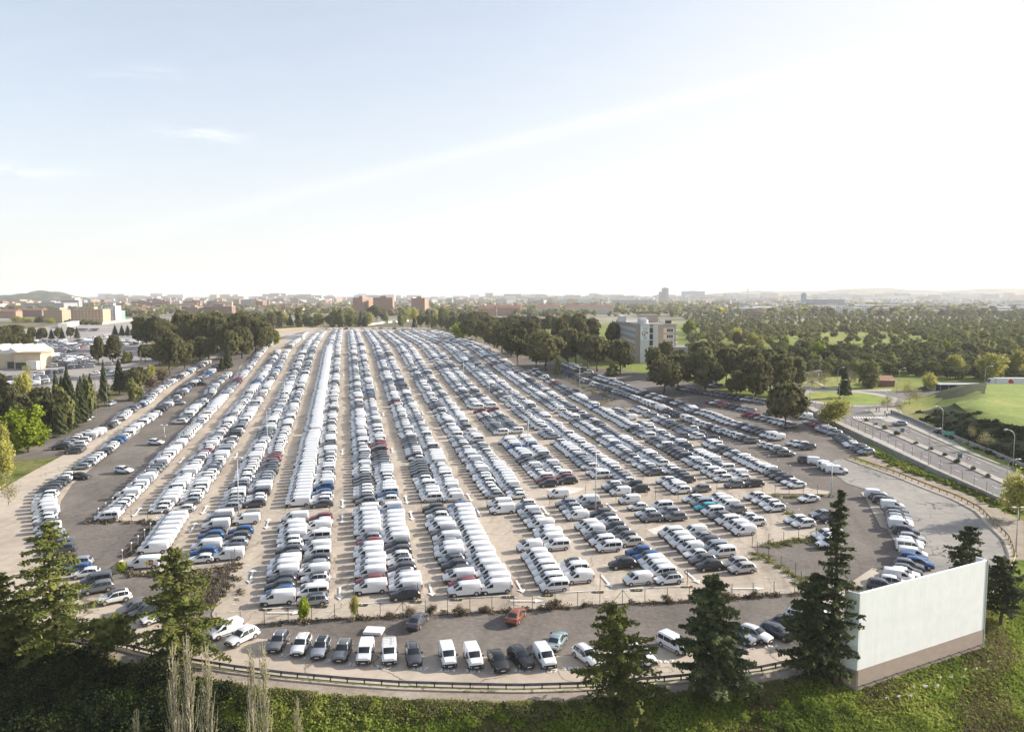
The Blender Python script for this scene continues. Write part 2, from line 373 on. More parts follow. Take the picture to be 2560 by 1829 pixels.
def hillobj(name, cpx, wpx, ypk, D, mat, label, seed, depth=500):
    cxw = (cpx - 1280) / F * D; w = wpx / F * D; zt = EH + (YH - ypk) * D / F
    nx, ny = 70, 22; r = np.random.default_rng(seed); ph = r.uniform(0, 6, 8)
    V = []
    for j in range(ny):
        for i in range(nx):
            u = i / (nx - 1) * 2 - 1; v = j / (ny - 1) * 2 - 1
            s = max(0, 1 - u * u) ** 1.3 * max(0, 1 - v * v) ** 1.0
            s *= 1 + .10 * math.sin(u * 9 + ph[0]) + .06 * math.sin(u * 23 + ph[1] + v * 4) + .04 * math.sin(u * 51 + ph[2])
            V.append((cxw + u * w, D + v * depth, base(D) - 6 + s * (zt - base(D) + 6)))
    a = (np.arange(ny - 1)[:, None] * nx + np.arange(nx - 1)[None, :]).ravel()
    o = link(bpy.data.objects.new(name, np_mesh(name, np.array(V), np.stack([a, a + 1, a + 1 + nx, a + nx], 1), mat, smooth=True)))
    tag(o, label, kind='structure')
M['hillm'] = ground_mat('wooded_hill', (.035, .048, .03), (.05, .062, .038), (.10, .10, .07), .02, .06, 0, 0, grit=.4)
hillobj('wooded_hill', 105, 165, 730.5, 3600, M['hillm'], 'dark wooded hill on the left horizon', 3, 260)
# ------------------------------------------------------------------ vehicles
PAINT = {'w': ('white', (.70, .70, .70)), 's': ('silver', (.33, .35, .38)), 'g': ('grey', (.17, .175, .185)), 'd': ('dark grey', (.085, .088, .10)),
         'k': ('black', (.025, .024, .026)), 'b': ('blue', (.02, .085, .24)), 'r': ('dark red', (.20, .025, .035)), 't': ('turquoise', (.0, .34, .42)),
         'o': ('orange', (.23, .06, .022)), 'e': ('beige', (.50, .47, .44)), 'l': ('pale blue', (.27, .36, .38))}
PM = {}
for k, (nm, c) in PAINT.items():
    m, nt, b = newmat('car_paint_' + nm.replace(' ', '_'))
    n = noise(nt, objco(nt), 3.0, 3)
    o = ramp(nt, n, [(.3, tuple(x * .93 for x in c)), (.7, tuple(min(1, x * 1.03) for x in c))]); nt.links.new(o, b.inputs['Base Color'])
    b.inputs['Roughness'].default_value = .32; b.inputs['Specular IOR Level'].default_value = .5; b.inputs['Coat Weight'].default_value = .35; b.inputs['Coat Roughness'].default_value = .08
    if k in 'sgdl': b.inputs['Metallic'].default_value = .35
    PM[k] = m
M['glass'] = simple('car_glass', (.018, .024, .028), .12, spec=.45)
M['rubber'] = simple('tyre_rubber', (.025, .024, .024), .85)
M['rim'] = simple('wheel_rim', (.42, .42, .43), .35, .6)
M['plastic'] = simple('black_plastic', (.03, .03, .032), .6)
M['lamp'] = simple('headlamp_lens', (.65, .67, .70), .1, spec=.8)
M['tail'] = simple('tail_lamp', (.30, .02, .015), .25)
M['plate'] = simple('number_plate', (.65, .65, .62), .6)
M['steel'] = simple('galvanised_steel', (.42, .43, .44), .5, .3, var=.1)

SPEC = {
 'S': dict(L=4.46, w=.92, r=.35, ax=(1.38, -1.34), sh=.07, st=[(2.21, .50, .60, .62, .56), (2.14, .72, .86, .80, .60), (1.35, .92, 1.03, .90, .70), (.98, .97, 1.10, .91, .74), (.25, 1.00, 1.55, .92, .63), (-.45, 1.02, 1.64, .92, .65), (-1.40, 1.05, 1.60, .91, .63), (-1.78, 1.05, 1.50, .89, .60), (-2.10, .98, 1.10, .86, .72), (-2.24, .60, .68, .82, .74)], wi=(3, 4), ri=(7, 8), side=[(.80, -.38), (-.45, -1.22), (-1.28, -1.72)]),
 'H': dict(L=4.10, w=.88, r=.32, ax=(1.30, -1.25), sh=.07, st=[(2.03, .48, .56, .60, .55), (1.96, .66, .76, .78, .60), (1.25, .84, .93, .87, .68), (.85, .88, .99, .87, .72), (.10, .91, 1.38, .88, .60), (-.5, .92, 1.46, .88, .61), (-1.25, .94, 1.40, .87, .59), (-1.62, .95, 1.28, .85, .58), (-1.95, .92, 1.00, .82, .70), (-2.05, .55, .62, .78, .70)], wi=(3, 4), ri=(7, 8), side=[(.68, -.42), (-.48, -1.16), (-1.22, -1.55)]),
 'D': dict(L=4.60, w=.92, r=.35, ax=(1.42, -1.36), sh=.07, st=[(2.28, .50, .58, .62, .56), (2.20, .70, .80, .80, .60), (1.4, .88, .98, .90, .70), (1.0, .93, 1.05, .91, .74), (.20, .96, 1.45, .92, .60), (-.4, .98, 1.53, .92, .62), (-1.2, 1.0, 1.42, .90, .58), (-1.95, 1.0, 1.10, .88, .66), (-2.2, .98, 1.04, .86, .74), (-2.32, .60, .68, .82, .74)], wi=(3, 4), ri=(6, 7), side=[(.82, -.36), (-.42, -1.15), (-1.20, -1.45)]),
 'V': dict(L=4.96, w=.96, r=.34, ax=(1.58, -1.70), sh=.16, st=[(2.44, .55, .70, .70, .62), (2.37, .86, 1.00, .87, .70), (1.80, 1.05, 1.20, .94, .76), (1.58, 1.09, 1.27, .95, .80), (.78, 1.14, 1.82, .955, .84), (.25, 1.15, 1.90, .96, .88), (-.8, 1.15, 1.92, .96, .89), (-2.30, 1.15, 1.91, .96, .89), (-2.46, 1.12, 1.84, .94, .86), (-2.50, 1.0, 1.70, .93, .85)], wi=(3, 4), ri=None, side=[(1.32, .42)]),
 'P': dict(L=4.40, w=.92, r=.32, ax=(1.38, -1.40), sh=.15, st=[(2.16, .55, .68, .66, .60), (2.10, .82, .95, .84, .68), (1.58, 1.00, 1.14, .90, .73), (1.32, 1.04, 1.22, .91, .77), (.62, 1.08, 1.72, .92, .80), (.1, 1.09, 1.80, .92, .83), (-.8, 1.09, 1.82, .92, .84), (-2.02, 1.09, 1.80, .92, .84), (-2.16, 1.06, 1.72, .90, .82), (-2.21, .95, 1.58, .89, .80)], wi=(3, 4), ri=None, side=[(1.10, .22)]),
}
SPEC['M'] = dict(SPEC['V'], side=[(1.32, .42), (.30, -1.0), (-1.1, -2.25)]); SPEC['C'] = dict(SPEC['P'], side=[(1.10, .22), (.12, -.95), (-1.03, -1.95)])
VAN = 'VMPC'
KIND = {'S': 'SUV', 'H': 'hatchback', 'D': 'fastback car', 'V': 'large panel van', 'M': 'large minibus van with windows', 'P': 'small panel van', 'C': 'small windowed van'}

def ring(sp, s):
    x, zb, zr, wb, wr = s; w = min(sp['w'], wb * 1.01 + .0); sh = sp['sh']
    zsh = max(zb + .02, zr - sh); end = abs(x) > abs(sp['st'][0][0]) - .12
    z0 = .30 if end else .20
    h = [(w * .90, z0), (w, z0 + .12), (w * 1.0, (zb + z0) * .5 + .08), (wb, zb), (wr + (wb - wr) * .15, zsh), (wr - .10, zr), (0, zr + .015)]
    return [(x, y, z) for y, z in h] + [(x, -y, z) for y, z in h[-2::-1]]
def body_mb(sp, m=0):
    mb = MB(); rs = [ring(sp, s) for s in sp['st']]; k = len(rs[0]); fs = []
    for i in range(len(rs) - 1):
        for j in range(k):
            j2 = (j + 1) % k
            fs.append((i * k + j, i * k + j2, (i + 1) * k + j2, (i + 1) * k + j))
    fs.append(tuple(range(k))[::-1]); fs.append(tuple((len(rs) - 1) * k + j for j in range(k)))
    mb.add([v for r_ in rs for v in r_], fs, m); return mb
def interp(sp, x):
    st = sp['st']
    for i in range(len(st) - 1):
        if st[i][0] >= x >= st[i + 1][0]:
            t = (st[i][0] - x) / (st[i][0] - st[i + 1][0] + 1e-9)
            a, b = ring(sp, st[i]), ring(sp, st[i + 1])
            return [Vector(a[k]).lerp(Vector(b[k]), t) for k in range(len(a))]
    return [Vector(v) for v in ring(sp, st[-1])]
def side_win(mb, sp, x0, x1, m=0, lo=.02, hi=.93, only=None):
    xs = sorted({x0, x1} | {s[0] for s in sp['st'] if x1 < s[0] < x0}, reverse=True)
    for sgn in ((1, -1) if only is None else (only,)):
        V = []
        for x in xs:
            r_ = interp(sp, x); a, b = r_[3], r_[4]
            for t in (lo, hi):
                p = a.lerp(b, t); V.append((p.x, sgn * (p.y + .014), p.z + .004))
        fs = [(2 * i, 2 * i + 1, 2 * i + 3, 2 * i + 2) for i in range(len(xs) - 1)]
        mb.add(V, fs if sgn > 0 else [f[::-1] for f in fs], m)
def top_win(mb, sp, i, j, m=0, a0=.03, a1=.96):
    A, B = [Vector(v) for v in ring(sp, sp['st'][i])], [Vector(v) for v in ring(sp, sp['st'][j])]
    idx = [4, 5, 6, 7, 8]; V = []
    n = (B[6] - A[6]); nn = Vector((-n.z, 0, n.x)).normalized()
    if nn.z < 0: nn = -nn
    for t in (a0, a1):
        for q in idx:
            p = A[q].lerp(B[q], t); p.y *= .95; V.append(p + nn * .018)
    fs = [(q, q + 1, q + 6, q + 5) for q in range(4)]
    mb.add(V, fs, m)
def flat_rear_glass(mb, sp, m=0):
    x = sp['st'][-2][0] - .045
    for y0, y1 in ((-.66, -.04), (.04, .66)):
        mb.add([(x, y0, 1.22), (x, y1, 1.22), (x + .02, y1 * .97, 1.62), (x + .02, y0 * .97, 1.62)], [(0, 1, 2, 3)], m)
def wheel_mb(r, n=12, m=0, m2=None):
    mb = MB(); w = .11
    vs = [(r * math.cos(2 * math.pi * i / n), w * s, r * math.sin(2 * math.pi * i / n)) for s in (-1, 1) for i in range(n)]
    mb.add(vs, [(i, (i + 1) % n, n + (i + 1) % n, n + i) for i in range(n)] + [tuple(range(n)), tuple(range(n, 2 * n))[::-1]], m)
    return mb
def rim_mb(r, n=10, m=0):
    mb = MB()
    for s in (-1, 1):
        q = [(0, s * .120, 0)] + [(r * (.66 if i % 2 else .62) * math.cos(2 * math.pi * i / n), s * .116, r * (.66 if i % 2 else .62) * math.sin(2 * math.pi * i / n)) for i in range(n)]
        mb.add(q, [(0, i + 1, (i + 1) % n + 1) if s < 0 else (0, (i + 1) % n + 1, i + 1) for i in range(n)], m)
    return mb
def arches(mb, sp, m=0, n=12, pick=None):
    for ax in sp['ax']:
        for s in (1, -1):
            if pick is not None and pick != (ax, s): continue
            r_ = interp(sp, ax); y = s * (r_[1].y + .006)
            R_ = sp['r'] + .07
            q = [(ax, y, sp['r'])] + [(ax + R_ * math.cos(math.pi * i / n - .15 + .3 * i / n), y, sp['r'] - .02 + R_ * math.sin(math.pi * i / n - .15 + .3 * i / n)) for i in range(n + 1)]
            mb.add(q, [(0, i + 1, i + 2) if s < 0 else (0, i + 2, i + 1) for i in range(n)], m)
def bumper_mb(sp, van, m=0, front=True):
    mb = MB(); st = sp['st'][0] if front else sp['st'][-1]; sx = 1 if front else -1
    xf = abs(st[0]); w = sp['w'] - .02
    z0, z1 = (.22, .70) if van else (.22, .50)
    if not front: z0, z1 = (.26, .56) if van else (.25, .48)
    pts = []
    for y in (-w - .01, -w * .93, -w * .6, 0, w * .6, w * .93, w + .01):
        x = xf + .035 - .10 * (abs(y) / w) ** 4 - (.55 if abs(y) > w else 0)
        pts.append((sx * x, y))
    V = [(x, y, z) for z in (z0, z1) for x, y in pts]; V += [(x - sx * .08, y * .97, z1 + .01) for x, y in pts]
    k = len(pts); fs = []
    for l in range(2):
        for i in range(k - 1): fs.append((l * k + i, l * k + i + 1, (l + 1) * k + i + 1, (l + 1) * k + i))
    mb.add(V, fs, m); return mb
def sill_mb(sp, van, m=0, sides=(1, -1)):
    mb = MB(); a, b = sp['ax'][0] - sp['r'] - .1, sp['ax'][1] + sp['r'] + .1
    for s in sides:
        y0, y1 = s * sp['w'] * .97, s * (sp['w'] + .022)
        mb.box(b, a, min(y0, y1), max(y0, y1), .24 if not van else .42, .36 if not van else .52, m)
    return mb
def lamps_mb(sp, m=0):
    st = sp['st'][1]; out = []
    for s in (1, -1):
        mb = MB(); w = st[3]
        z = st[1] - .05; x = st[0]
        V = [(x + .055, s * w * .58, z - .04), (x + .05, s * w * .62, z + .09), (x - .12, s * (w * 1.0), z + .11), (x - .10, s * (w + .02), z - .03), (x - .42, s * (w + .035), z + .13), (x - .34, s * (w + .035), z + .02)]
        fs = [(0, 1, 2, 3), (3, 2, 4, 5)]
        mb.add(V, fs if s > 0 else [f[::-1] for f in fs], m); out.append(mb)
    return out
def tails_mb(sp, van, m=0):
    out = []
    for s in (1, -1):
        mb = MB(); x = sp['st'][-2][0]; w = sp['st'][-2][3]
        z0, z1 = (.80, 1.30) if van else (.80, .95)
        xx = x - (.05 if van else .05)
        y0, y1 = sorted((s * w * (.86 if van else .5), s * (w + .012)))
        mb.box(xx - .02, xx + .16, y0, y1, z0, z1, m); out.append(mb)
    return out
def mirror_mb(sp, m=0):
    out = []
    x = sp['st'][3][0] - .32; r_ = interp(sp, x); z = r_[3].z + .12
    for s in (1, -1):
        mb = MB(); y = s * (r_[3].y + .09)
        mb.box(x - .05, x + .09, y - .11, y + .11, z - .05, z + .12, m); out.append(mb)
    return out
def grille_mb(sp, m=0):
    mb = MB(); st = sp['st'][0]; x = st[0]
    mb.add([(x + .03, -.52, .48), (x + .03, .52, .48), (x + .02, .50, .66), (x + .02, -.50, .66)], [(0, 1, 2, 3)], m)
    return mb
def plate_mb(sp, m=0):
    mb = MB(); x = sp['st'][0][0] + .05; mb.box(x, x + .015, -.26, .26, .36, .46, m); return mb
def rack_mb(sp, m=0):
    mb = MB(); z = 1.98
    for y in (-.62, .62): mb.tube([(.2, y, z), (-1.9, y, z)], .025, 5, m)
    for x in (.15, -.3, -.75, -1.2, -1.6, -1.85): mb.tube([(x, -.66, z + .03), (x, .66, z + .03)], .022, 5, m)
    for x in (.1, -1.75):
        for y in (-.62, .62): mb.tube([(x, y, 1.78), (x, y, z)], .02, 4, m)
    return mb

MS = {}
def shared(key, fn, mats, smooth=False):
    if key not in MS:
        MS[key] = fn().mesh(key[0], mats, smooth)
    return MS[key]
def windows_mb(sp, ty, parts=None):
    mb = MB()
    for a, b in sp['side']: side_win(mb, sp, a, b)
    return mb
def child(name, me, parent, loc=None):
    o = bpy.data.objects.new(name, me); link(o, parent)
    if loc: o.location = loc
    return o
def smoothbody(ty, col):
    key = ('body', ty, col)
    if key not in MS:
        me = body_mb(SPEC[ty]).mesh('body', PM[col])
        bm = bmesh.new(); bm.from_mesh(me)
        bm.faces.ensure_lookup_table()
        for f in bm.faces: f.smooth = len(f.verts) <= 4
        for e in bm.edges:
            if len(e.link_faces) == 2 and e.link_faces[0].normal.angle(e.link_faces[1].normal, 0) > R(38): e.smooth = False
        bm.to_mesh(me); bm.free(); MS[key] = me
    return MS[key]
def make_a(name, ty, col, rack=False):
    """full detail vehicle"""
    sp = SPEC[ty]; van = ty in VAN
    root = bpy.data.objects.new(name, None); link(root); root.empty_display_size = .5
    body = child('body', smoothbody(ty, col), root)
    child('windscreen', shared(('windscreen', ty), lambda: (lambda mb: (top_win(mb, sp, *sp['wi']), mb)[1])(MB()), M['glass'], True), root)
    for wi_ in range(len(sp['side'])):
        for sg_ in (1, -1): child('side_window', shared(('side_window', ty, wi_, sg_), lambda: (lambda mb: (side_win(mb, sp, *sp['side'][wi_], only=sg_), mb)[1])(MB()), M['glass']), root)
    if sp['ri']: child('rear_window', shared(('rear_window', ty), lambda: (lambda mb: (top_win(mb, sp, *sp['ri']), mb)[1])(MB()), M['glass'], True), root)
    elif ty in 'MC': child('rear_window', shared(('rear_window', ty), lambda: (lambda mb: (flat_rear_glass(mb, sp), mb)[1])(MB()), M['glass']), root)
    for i, ax in enumerate(sp['ax']):
        for s in (1, -1):
            w = child('wheel', shared(('wheel', ty), lambda: wheel_mb(sp['r'], 18), M['rubber']), root, (ax, s * (sp['w'] - .095), sp['r']))
            child('rim', shared(('rim', ty), lambda: rim_mb(sp['r']), M['rim']), w)
            child('wheel_arch_trim', shared(('wheel_arch_trim', ty, i, s), lambda: (lambda mb: (arches(mb, sp, pick=(ax, s)), mb)[1])(MB()), M['plastic']), root)
    child('bumper', shared(('bumper', ty, 'f'), lambda: bumper_mb(sp, van), M['plastic']), root)
    child('bumper', shared(('bumper', ty, 'r'), lambda: bumper_mb(sp, van, front=False), M['plastic']), root)
    for i in (0, 1):
        child('side_trim', shared(('side_trim', ty, i), lambda: sill_mb(sp, ty in 'PC', sides=((1, -1)[i],)), M['plastic']), root)
        child('headlight', shared(('headlight', ty, i), lambda: lamps_mb(sp)[i], M['lamp']), root)
        child('tail_light', shared(('tail_light', ty, i), lambda: tails_mb(sp, van)[i], M['tail']), root)
        child('mirror', shared(('mirror', ty, i), lambda: mirror_mb(sp)[i], M['plastic']), root)
    child('grille', shared(('grille', ty), lambda: grille_mb(sp), M['plastic']), root)
    child('number_plate', shared(('number_plate', ty), lambda: plate_mb(sp), M['plate']), root)
    if rack: child('roof_rack', shared(('roof_rack', ty), lambda: rack_mb(sp), M['steel']), root)
    if ty == 'S':
        for i in (0, 1): child('roof_rail', shared(('roof_rail', ty, i), lambda: MB().tube([(.15, (1, -1)[i] * .56, 1.56), (.0, (1, -1)[i] * .565, 1.66), (-1.2, (1, -1)[i] * .56, 1.67), (-1.5, (1, -1)[i] * .55, 1.60)], .028, 5), M['rim']), root)
        if col in 'w' and len(MS) % 3 == 0 or col == 's': child('dark_roof', shared(('dark_roof', ty), lambda: roofskin(sp), M['glass']), root)
    return root
def roofskin(sp):
    mb = MB(); rs = [[Vector(v) for v in ring(sp, sp['st'][k])] for k in (4, 5, 6)]; V = []
    for r_ in rs:
        for q in (4, 5, 6, 7, 8): p = r_[q]; V.append((p.x, p.y * .9, p.z + .008 + (.012 if q in (4, 8) else 0)))
    mb.add(V, [(a * 5 + q, a * 5 + q + 1, a * 5 + q + 6, a * 5 + q + 5) for a in (0, 1) for q in range(4)]); return mb
def glass_all(sp, ty):
    mb = windows_mb(sp, ty); top_win(mb, sp, *sp['wi'])
    if sp['ri']: top_win(mb, sp, *sp['ri'])
    elif ty in 'MC': flat_rear_glass(mb, sp)
    return mb
def trim_all(sp, ty):
    van = ty in VAN; mb = bumper_mb(sp, van)
    r_ = bumper_mb(sp, van, front=False); mb.add(r_.v, r_.f)
    r_ = sill_mb(sp, ty in 'PC'); mb.add(r_.v, r_.f); arches(mb, sp); return mb
def make_b(name, ty, col, rack=False):
    sp = SPEC[ty]
    root = bpy.data.objects.new(name, None); link(root)
    child('body', smoothbody(ty, col), root)
    child('windscreen', shared(('windscreen', ty), lambda: (lambda mb: (top_win(mb, sp, *sp['wi']), mb)[1])(MB()), M['glass'], True), root)
    for sg_ in (1, -1): child('side_windows', shared(('side_windows', ty, sg_), lambda: (lambda mb: ([side_win(mb, sp, *q, only=sg_) for q in sp['side']], mb)[1])(MB()), M['glass']), root)
    if sp['ri']: child('rear_window', shared(('rear_window', ty), lambda: (lambda mb: (top_win(mb, sp, *sp['ri']), mb)[1])(MB()), M['glass'], True), root)
    child('lower_trim', shared(('lower_trim', ty), lambda: trim_all(sp, ty), M['plastic']), root)
    for ax in sp['ax']:
        for s in (1, -1):
            child('wheel', shared(('wheel', ty, 'b'), lambda: two_tone_wheel(sp), [M['rubber'], M['rim']]), root, (ax, s * (sp['w'] - .095), sp['r']))
    if rack: child('roof_rack', shared(('roof_rack', ty), lambda: rack_mb(sp), M['steel']), root)
    return root
def two_tone_wheel(sp):
    mb = wheel_mb(sp['r'], 12); r_ = rim_mb(sp['r'], 8); mb.add(r_.v, r_.f, 1); return mb
def merged(ty):
    """whole vehicle in one mesh: 0 paint 1 glass 2 dark 3 rim"""
    sp = SPEC[ty]; mb = body_mb(sp, 0)
    g = glass_all(sp, ty); mb.add(g.v, g.f, 1); t = trim_all(sp, ty); mb.add(t.v, t.f, 2)
    for ax in sp['ax']:
        for s in (1, -1):
            w = wheel_mb(sp['r'], 8); y = s * (sp['w'] - .095)
            mb.add([(v[0] + ax, v[1] + y, v[2] + sp['r']) for v in w.v], w.f, 2)
            w = rim_mb(sp['r'], 6)
            mb.add([(v[0] + ax, v[1] + y, v[2] + sp['r']) for v in w.v], w.f, 3)
    return mb
def make_c(name, ty, col):
    key = ('merged', ty, col)
    if key not in MS: MS[key] = merged(ty).mesh(name, [PM[col], M['glass'], M['plastic'], M['rim']])
    o = bpy.data.objects.new(name, MS[key]); link(o); return o

# ------------------------------------------------------------------ vehicle placement
ONES = ['', 'first', 'second', 'third', 'fourth', 'fifth', 'sixth', 'seventh', 'eighth', 'ninth', 'tenth', 'eleventh', 'twelfth', 'thirteenth', 'fourteenth', 'fifteenth', 'sixteenth', 'seventeenth', 'eighteenth', 'nineteenth']
TENS = ['', '', 'twenty', 'thirty', 'forty', 'fifty', 'sixty', 'seventy', 'eighty', 'ninety']
TENTH = ['', '', 'twentieth', 'thirtieth', 'fortieth', 'fiftieth', 'sixtieth', 'seventieth', 'eightieth', 'ninetieth']
def nth(n):
    if n < 20: return ONES[n]
    if n < 100: return TENTH[n // 10] if n % 10 == 0 else TENS[n // 10] + '-' + ONES[n % 10]
    return 'hundred-' + nth(n - 100) if n > 100 else 'hundredth'
VEH = []   # dict(ty, col, x, y, h, row, idx, label, rack)
TKY, KX0, PITCH = .2125, 3.05, 13.6
YAW = math.atan(TKY)
HEAD = math.pi + YAW  # noses point left across the rows... rows run along (-sin, cos)
RDIR = Vector((-math.sin(YAW), math.cos(YAW)))
NOSE = math.atan2(-math.sin(YAW), -math.cos(YAW))
def colx(k, side): return KX0 + PITCH * k + (4.85 if side == 'R' else 0)
def col_y(X0, py, dz=.8):
    lo, hi = 60.0, 1000.0
    for _ in range(40):
        m = (lo + hi) / 2
        if proj(X0 - TKY * m, m, base(m) + dz)[1] > py: lo = m
        else: hi = m
    return lo
def put(ty, col, x, y, h, row, idx, label=None, rack=False, logo=None):
    VEH.append(dict(ty=ty, col=col, x=x, y=y, h=h, row=row, idx=idx, label=label, rack=rack, logo=logo))
CODES = ['Vw', 'Pw', 'Cw', 'Sw', 'Hw', 'Ss', 'Sg', 'Sd', 'Sk', 'Sb', 'Sr', 'Mw', 'Ds', 'Dd', 'Hs', 'Cs', 'Cd']
WTS = [3, 11, 12, 26, 9, 9, 7, 9, 2.4, .9, 1.1, 1, 2, 2, 3.5, 2, 2]
def seqgen(r, wts=WTS):
    cur = None
    while True:
        c = r.choices(CODES, wts)[0]
        for _ in range(r.choice([1, 1, 1, 1, 2, 2, 3])): yield c
def fill(k, side, y0, y1, row, seq=None, gap=None, step=2.5, seed=None, wts=WTS, start=0):
    """cars of one column from photo row y0 (near) to y1 (far); seq lists codes near to far"""
    X0 = colx(k, side); a, b = col_y(X0, y0), col_y(X0, y1)
    r = random.Random(seed if seed is not None else (k * 31 + (7 if side == 'R' else 0) + int(y0)))
    n = max(1, int(round((b - a) / (step * math.cos(YAW)))) + 1)
    if seq: n = len(seq)
    g = seqgen(r, wts); idx = start
    if gap is None: gap = .02 if k < 2 else .075
    for i in range(n):
        y = a + (b - a) * (i / (n - 1) if n > 1 else 0)
        c = seq[i] if seq else next(g)
        if c == '--' or (not seq and r.random() < gap): continue
        idx += 1
        ty, cl = c[0], c[1]
        rack = len(c) > 2
        yy = y + r.uniform(-.1, .1)
        off = r.uniform(-.28, .28) + (.0 if ty in 'VM' else .12)
        put(ty, cl, X0 - TKY * yy + off, yy, NOSE + r.uniform(-.012, .012), row, idx, rack=rack)
    return idx
W = 'Vw '
def sq(s): return s.split()
LB = 'lower block'
def rn(i, s): return f"{'left' if s == 'L' else 'right'} lane, {nth(i)} double row from left"
# lower block, listed near to far
fill(-1, 'L', 1497, 1295, rn(3, 'L') + ', ' + LB, sq('Vw Sb Sd Sd Vw Vw Vw Sd Sd Sw Sw Vw Vw Vw Hw Vw'))
fill(-1, 'R', 1499, 1294, rn(3, 'R') + ', ' + LB, sq('Ss Mw Hw Sw Vw Ss Sd Cw Vw Sg Mw Hw Vw Sw Sr'))
fill(0, 'L', 1469, 1273, rn(4, 'L') + ', ' + LB, sq('Vw Sr Vw Vw Vw Vw Vw Sr Ss Vw Vw Vw Vw Vwr Vw'))
fill(0, 'R', 1486, 1270, rn(4, 'R') + ', ' + LB, sq('Sk Vw Vw Sw Sd Sw Sw Sd Sd Vw Vw Vw Vw Vw Vw Sb Vw'))
fill(1, 'L', 1475, 1270, rn(5, 'L') + ', ' + LB, sq('Vw Sr Vw Sd Sd Ss Vw Vw Ss Vw Sd Vw Vw Hs Sw Sd Sd'))
fill(1, 'R', 1469, 1264, rn(5, 'R') + ', ' + LB, sq('Vw Vw Vw Vw Vw Vw Vw Vw Vw Vw Vw Vw Vw Vw Vw Sb'))
fill(2, 'L', 1465, 1388, rn(6, 'L') + ', ' + LB, sq('Cw Cw Cw Cw Pw Pw')); put('P', 'w', *P(1323, 1366, .8), NOSE, rn(6, 'L') + ', ' + LB, 7)
fill(2, 'L', 1274, 1260, rn(6, 'L') + ', ' + LB, sq('Vw Vw'), start=7)
fill(2, 'R', 1444, 1411, rn(6, 'R') + ', ' + LB, sq('Pw Hw Cw Sw')); fill(2, 'R', 1363, 1259, rn(6, 'R') + ', ' + LB, sq('Cw Vw Vw Sw Vw Sw Ss Pw Sd Sw'), start=4)
fill(3, 'L', 1448, 1447, rn(7, 'L') + ', ' + LB, sq('Pw')); fill(3, 'L', 1408, 1407, rn(7, 'L') + ', ' + LB, sq('Sk'), start=1)
fill(3, 'L', 1367, 1257, rn(7, 'L') + ', ' + LB, sq('Cw Cw Sg Pw Pw -- Pw Sw Ss Ss'), start=2)
fill(3, 'R', 1446, 1378, rn(7, 'R') + ', ' + LB, sq('Sw Cw Pw Pw Sb Sb')); fill(3, 'R', 1354, 1252, rn(7, 'R') + ', ' + LB, sq('Se Sg Sg Sd Sw Sg Sd -- Sg Vw'), start=6)
fill(4, 'L', 1413, 1332, rn(8, 'L') + ', ' + LB, sq('Sk Sg Hw Pw Cw Pw Cw')); fill(4, 'L', 1293, 1282, rn(8, 'L') + ', ' + LB, sq('Sg Sw'), start=7); fill(4, 'L', 1265, 1250, rn(8, 'L') + ', ' + LB, sq('Hw Pw'), start=9)
fill(4, 'R', 1420, 1406, rn(8, 'R') + ', ' + LB, sq('Se Se')); fill(4, 'R', 1380, 1328, rn(8, 'R') + ', ' + LB, sq('Cw Cs Sd Ds Pw'), start=2); fill(4, 'R', 1291, 1265, rn(8, 'R') + ', ' + LB, sq('Sg Ss Cw'), start=7)
fill(5, 'L', 1326, 1247, rn(9, 'L') + ', ' + LB, sq('Pw Pw Cw Sg Cw St Cs Sw')); fill(5, 'R', 1304, 1291, rn(9, 'R') + ', ' + LB, sq('Sw Hw')); fill(5, 'R', 1273, 1243, rn(9, 'R') + ', ' + LB, sq('Sg Pw Pw Sw'), start=2)
fill(6, 'L', 1345, 1335, rn(10, 'L') + ', ' + LB, sq('Sw Sw')); fill(6, 'L', 1308, 1299, rn(10, 'L') + ', ' + LB, sq('Sw Sw'), start=2); fill(6, 'L', 1269, 1241, rn(10, 'L') + ', ' + LB, sq('Sw Sw Sw Sw'), start=4)
# left lower groups
fill(-3, 'R', 1370, 1369, rn(1, 'R') + ', ' + LB, sq('Vw')); VEH[-1]['x'] -= 4.6; VEH[-1]['y'] -= 5; VEH[-1]['logo'] = 1
VEH[-1]['x'], VEH[-1]['y'] = P(359, 1407, .9)
x0, y0 = P(383, 1370, .9); x1, y1 = P(434, 1294, .9)
for i in range(7):
    put('V', 'w', x0 + (x1 - x0) * i / 6, y0 + (y1 - y0) * i / 6, NOSE, 'single row of vans beside the left fence, ' + LB, i + 1)
x0, y0 = P(503, 1395, .8); x1, y1 = P(550, 1290, .8)
for i, c in enumerate(sq('Hw Sb Vw Sd Sb Sd Vw Md Vw')):
    put(c[0], c[1], x0 + (x1 - x0) * i / 8, y0 + (y1 - y0) * i / 8, NOSE, rn(2, 'L') + ', ' + LB, i + 1)
x0, y0 = P(571, 1386, .9); x1, y1 = P(622, 1287, .8)
for i, c in enumerate(sq('Vw Sd Ss Sd Sb -- Vw Sg')):
    if c != '--': put(c[0], c[1], x0 + (x1 - x0) * i / 7, y0 + (y1 - y0) * i / 7, NOSE, rn(2, 'R') + ', ' + LB, i + 1)
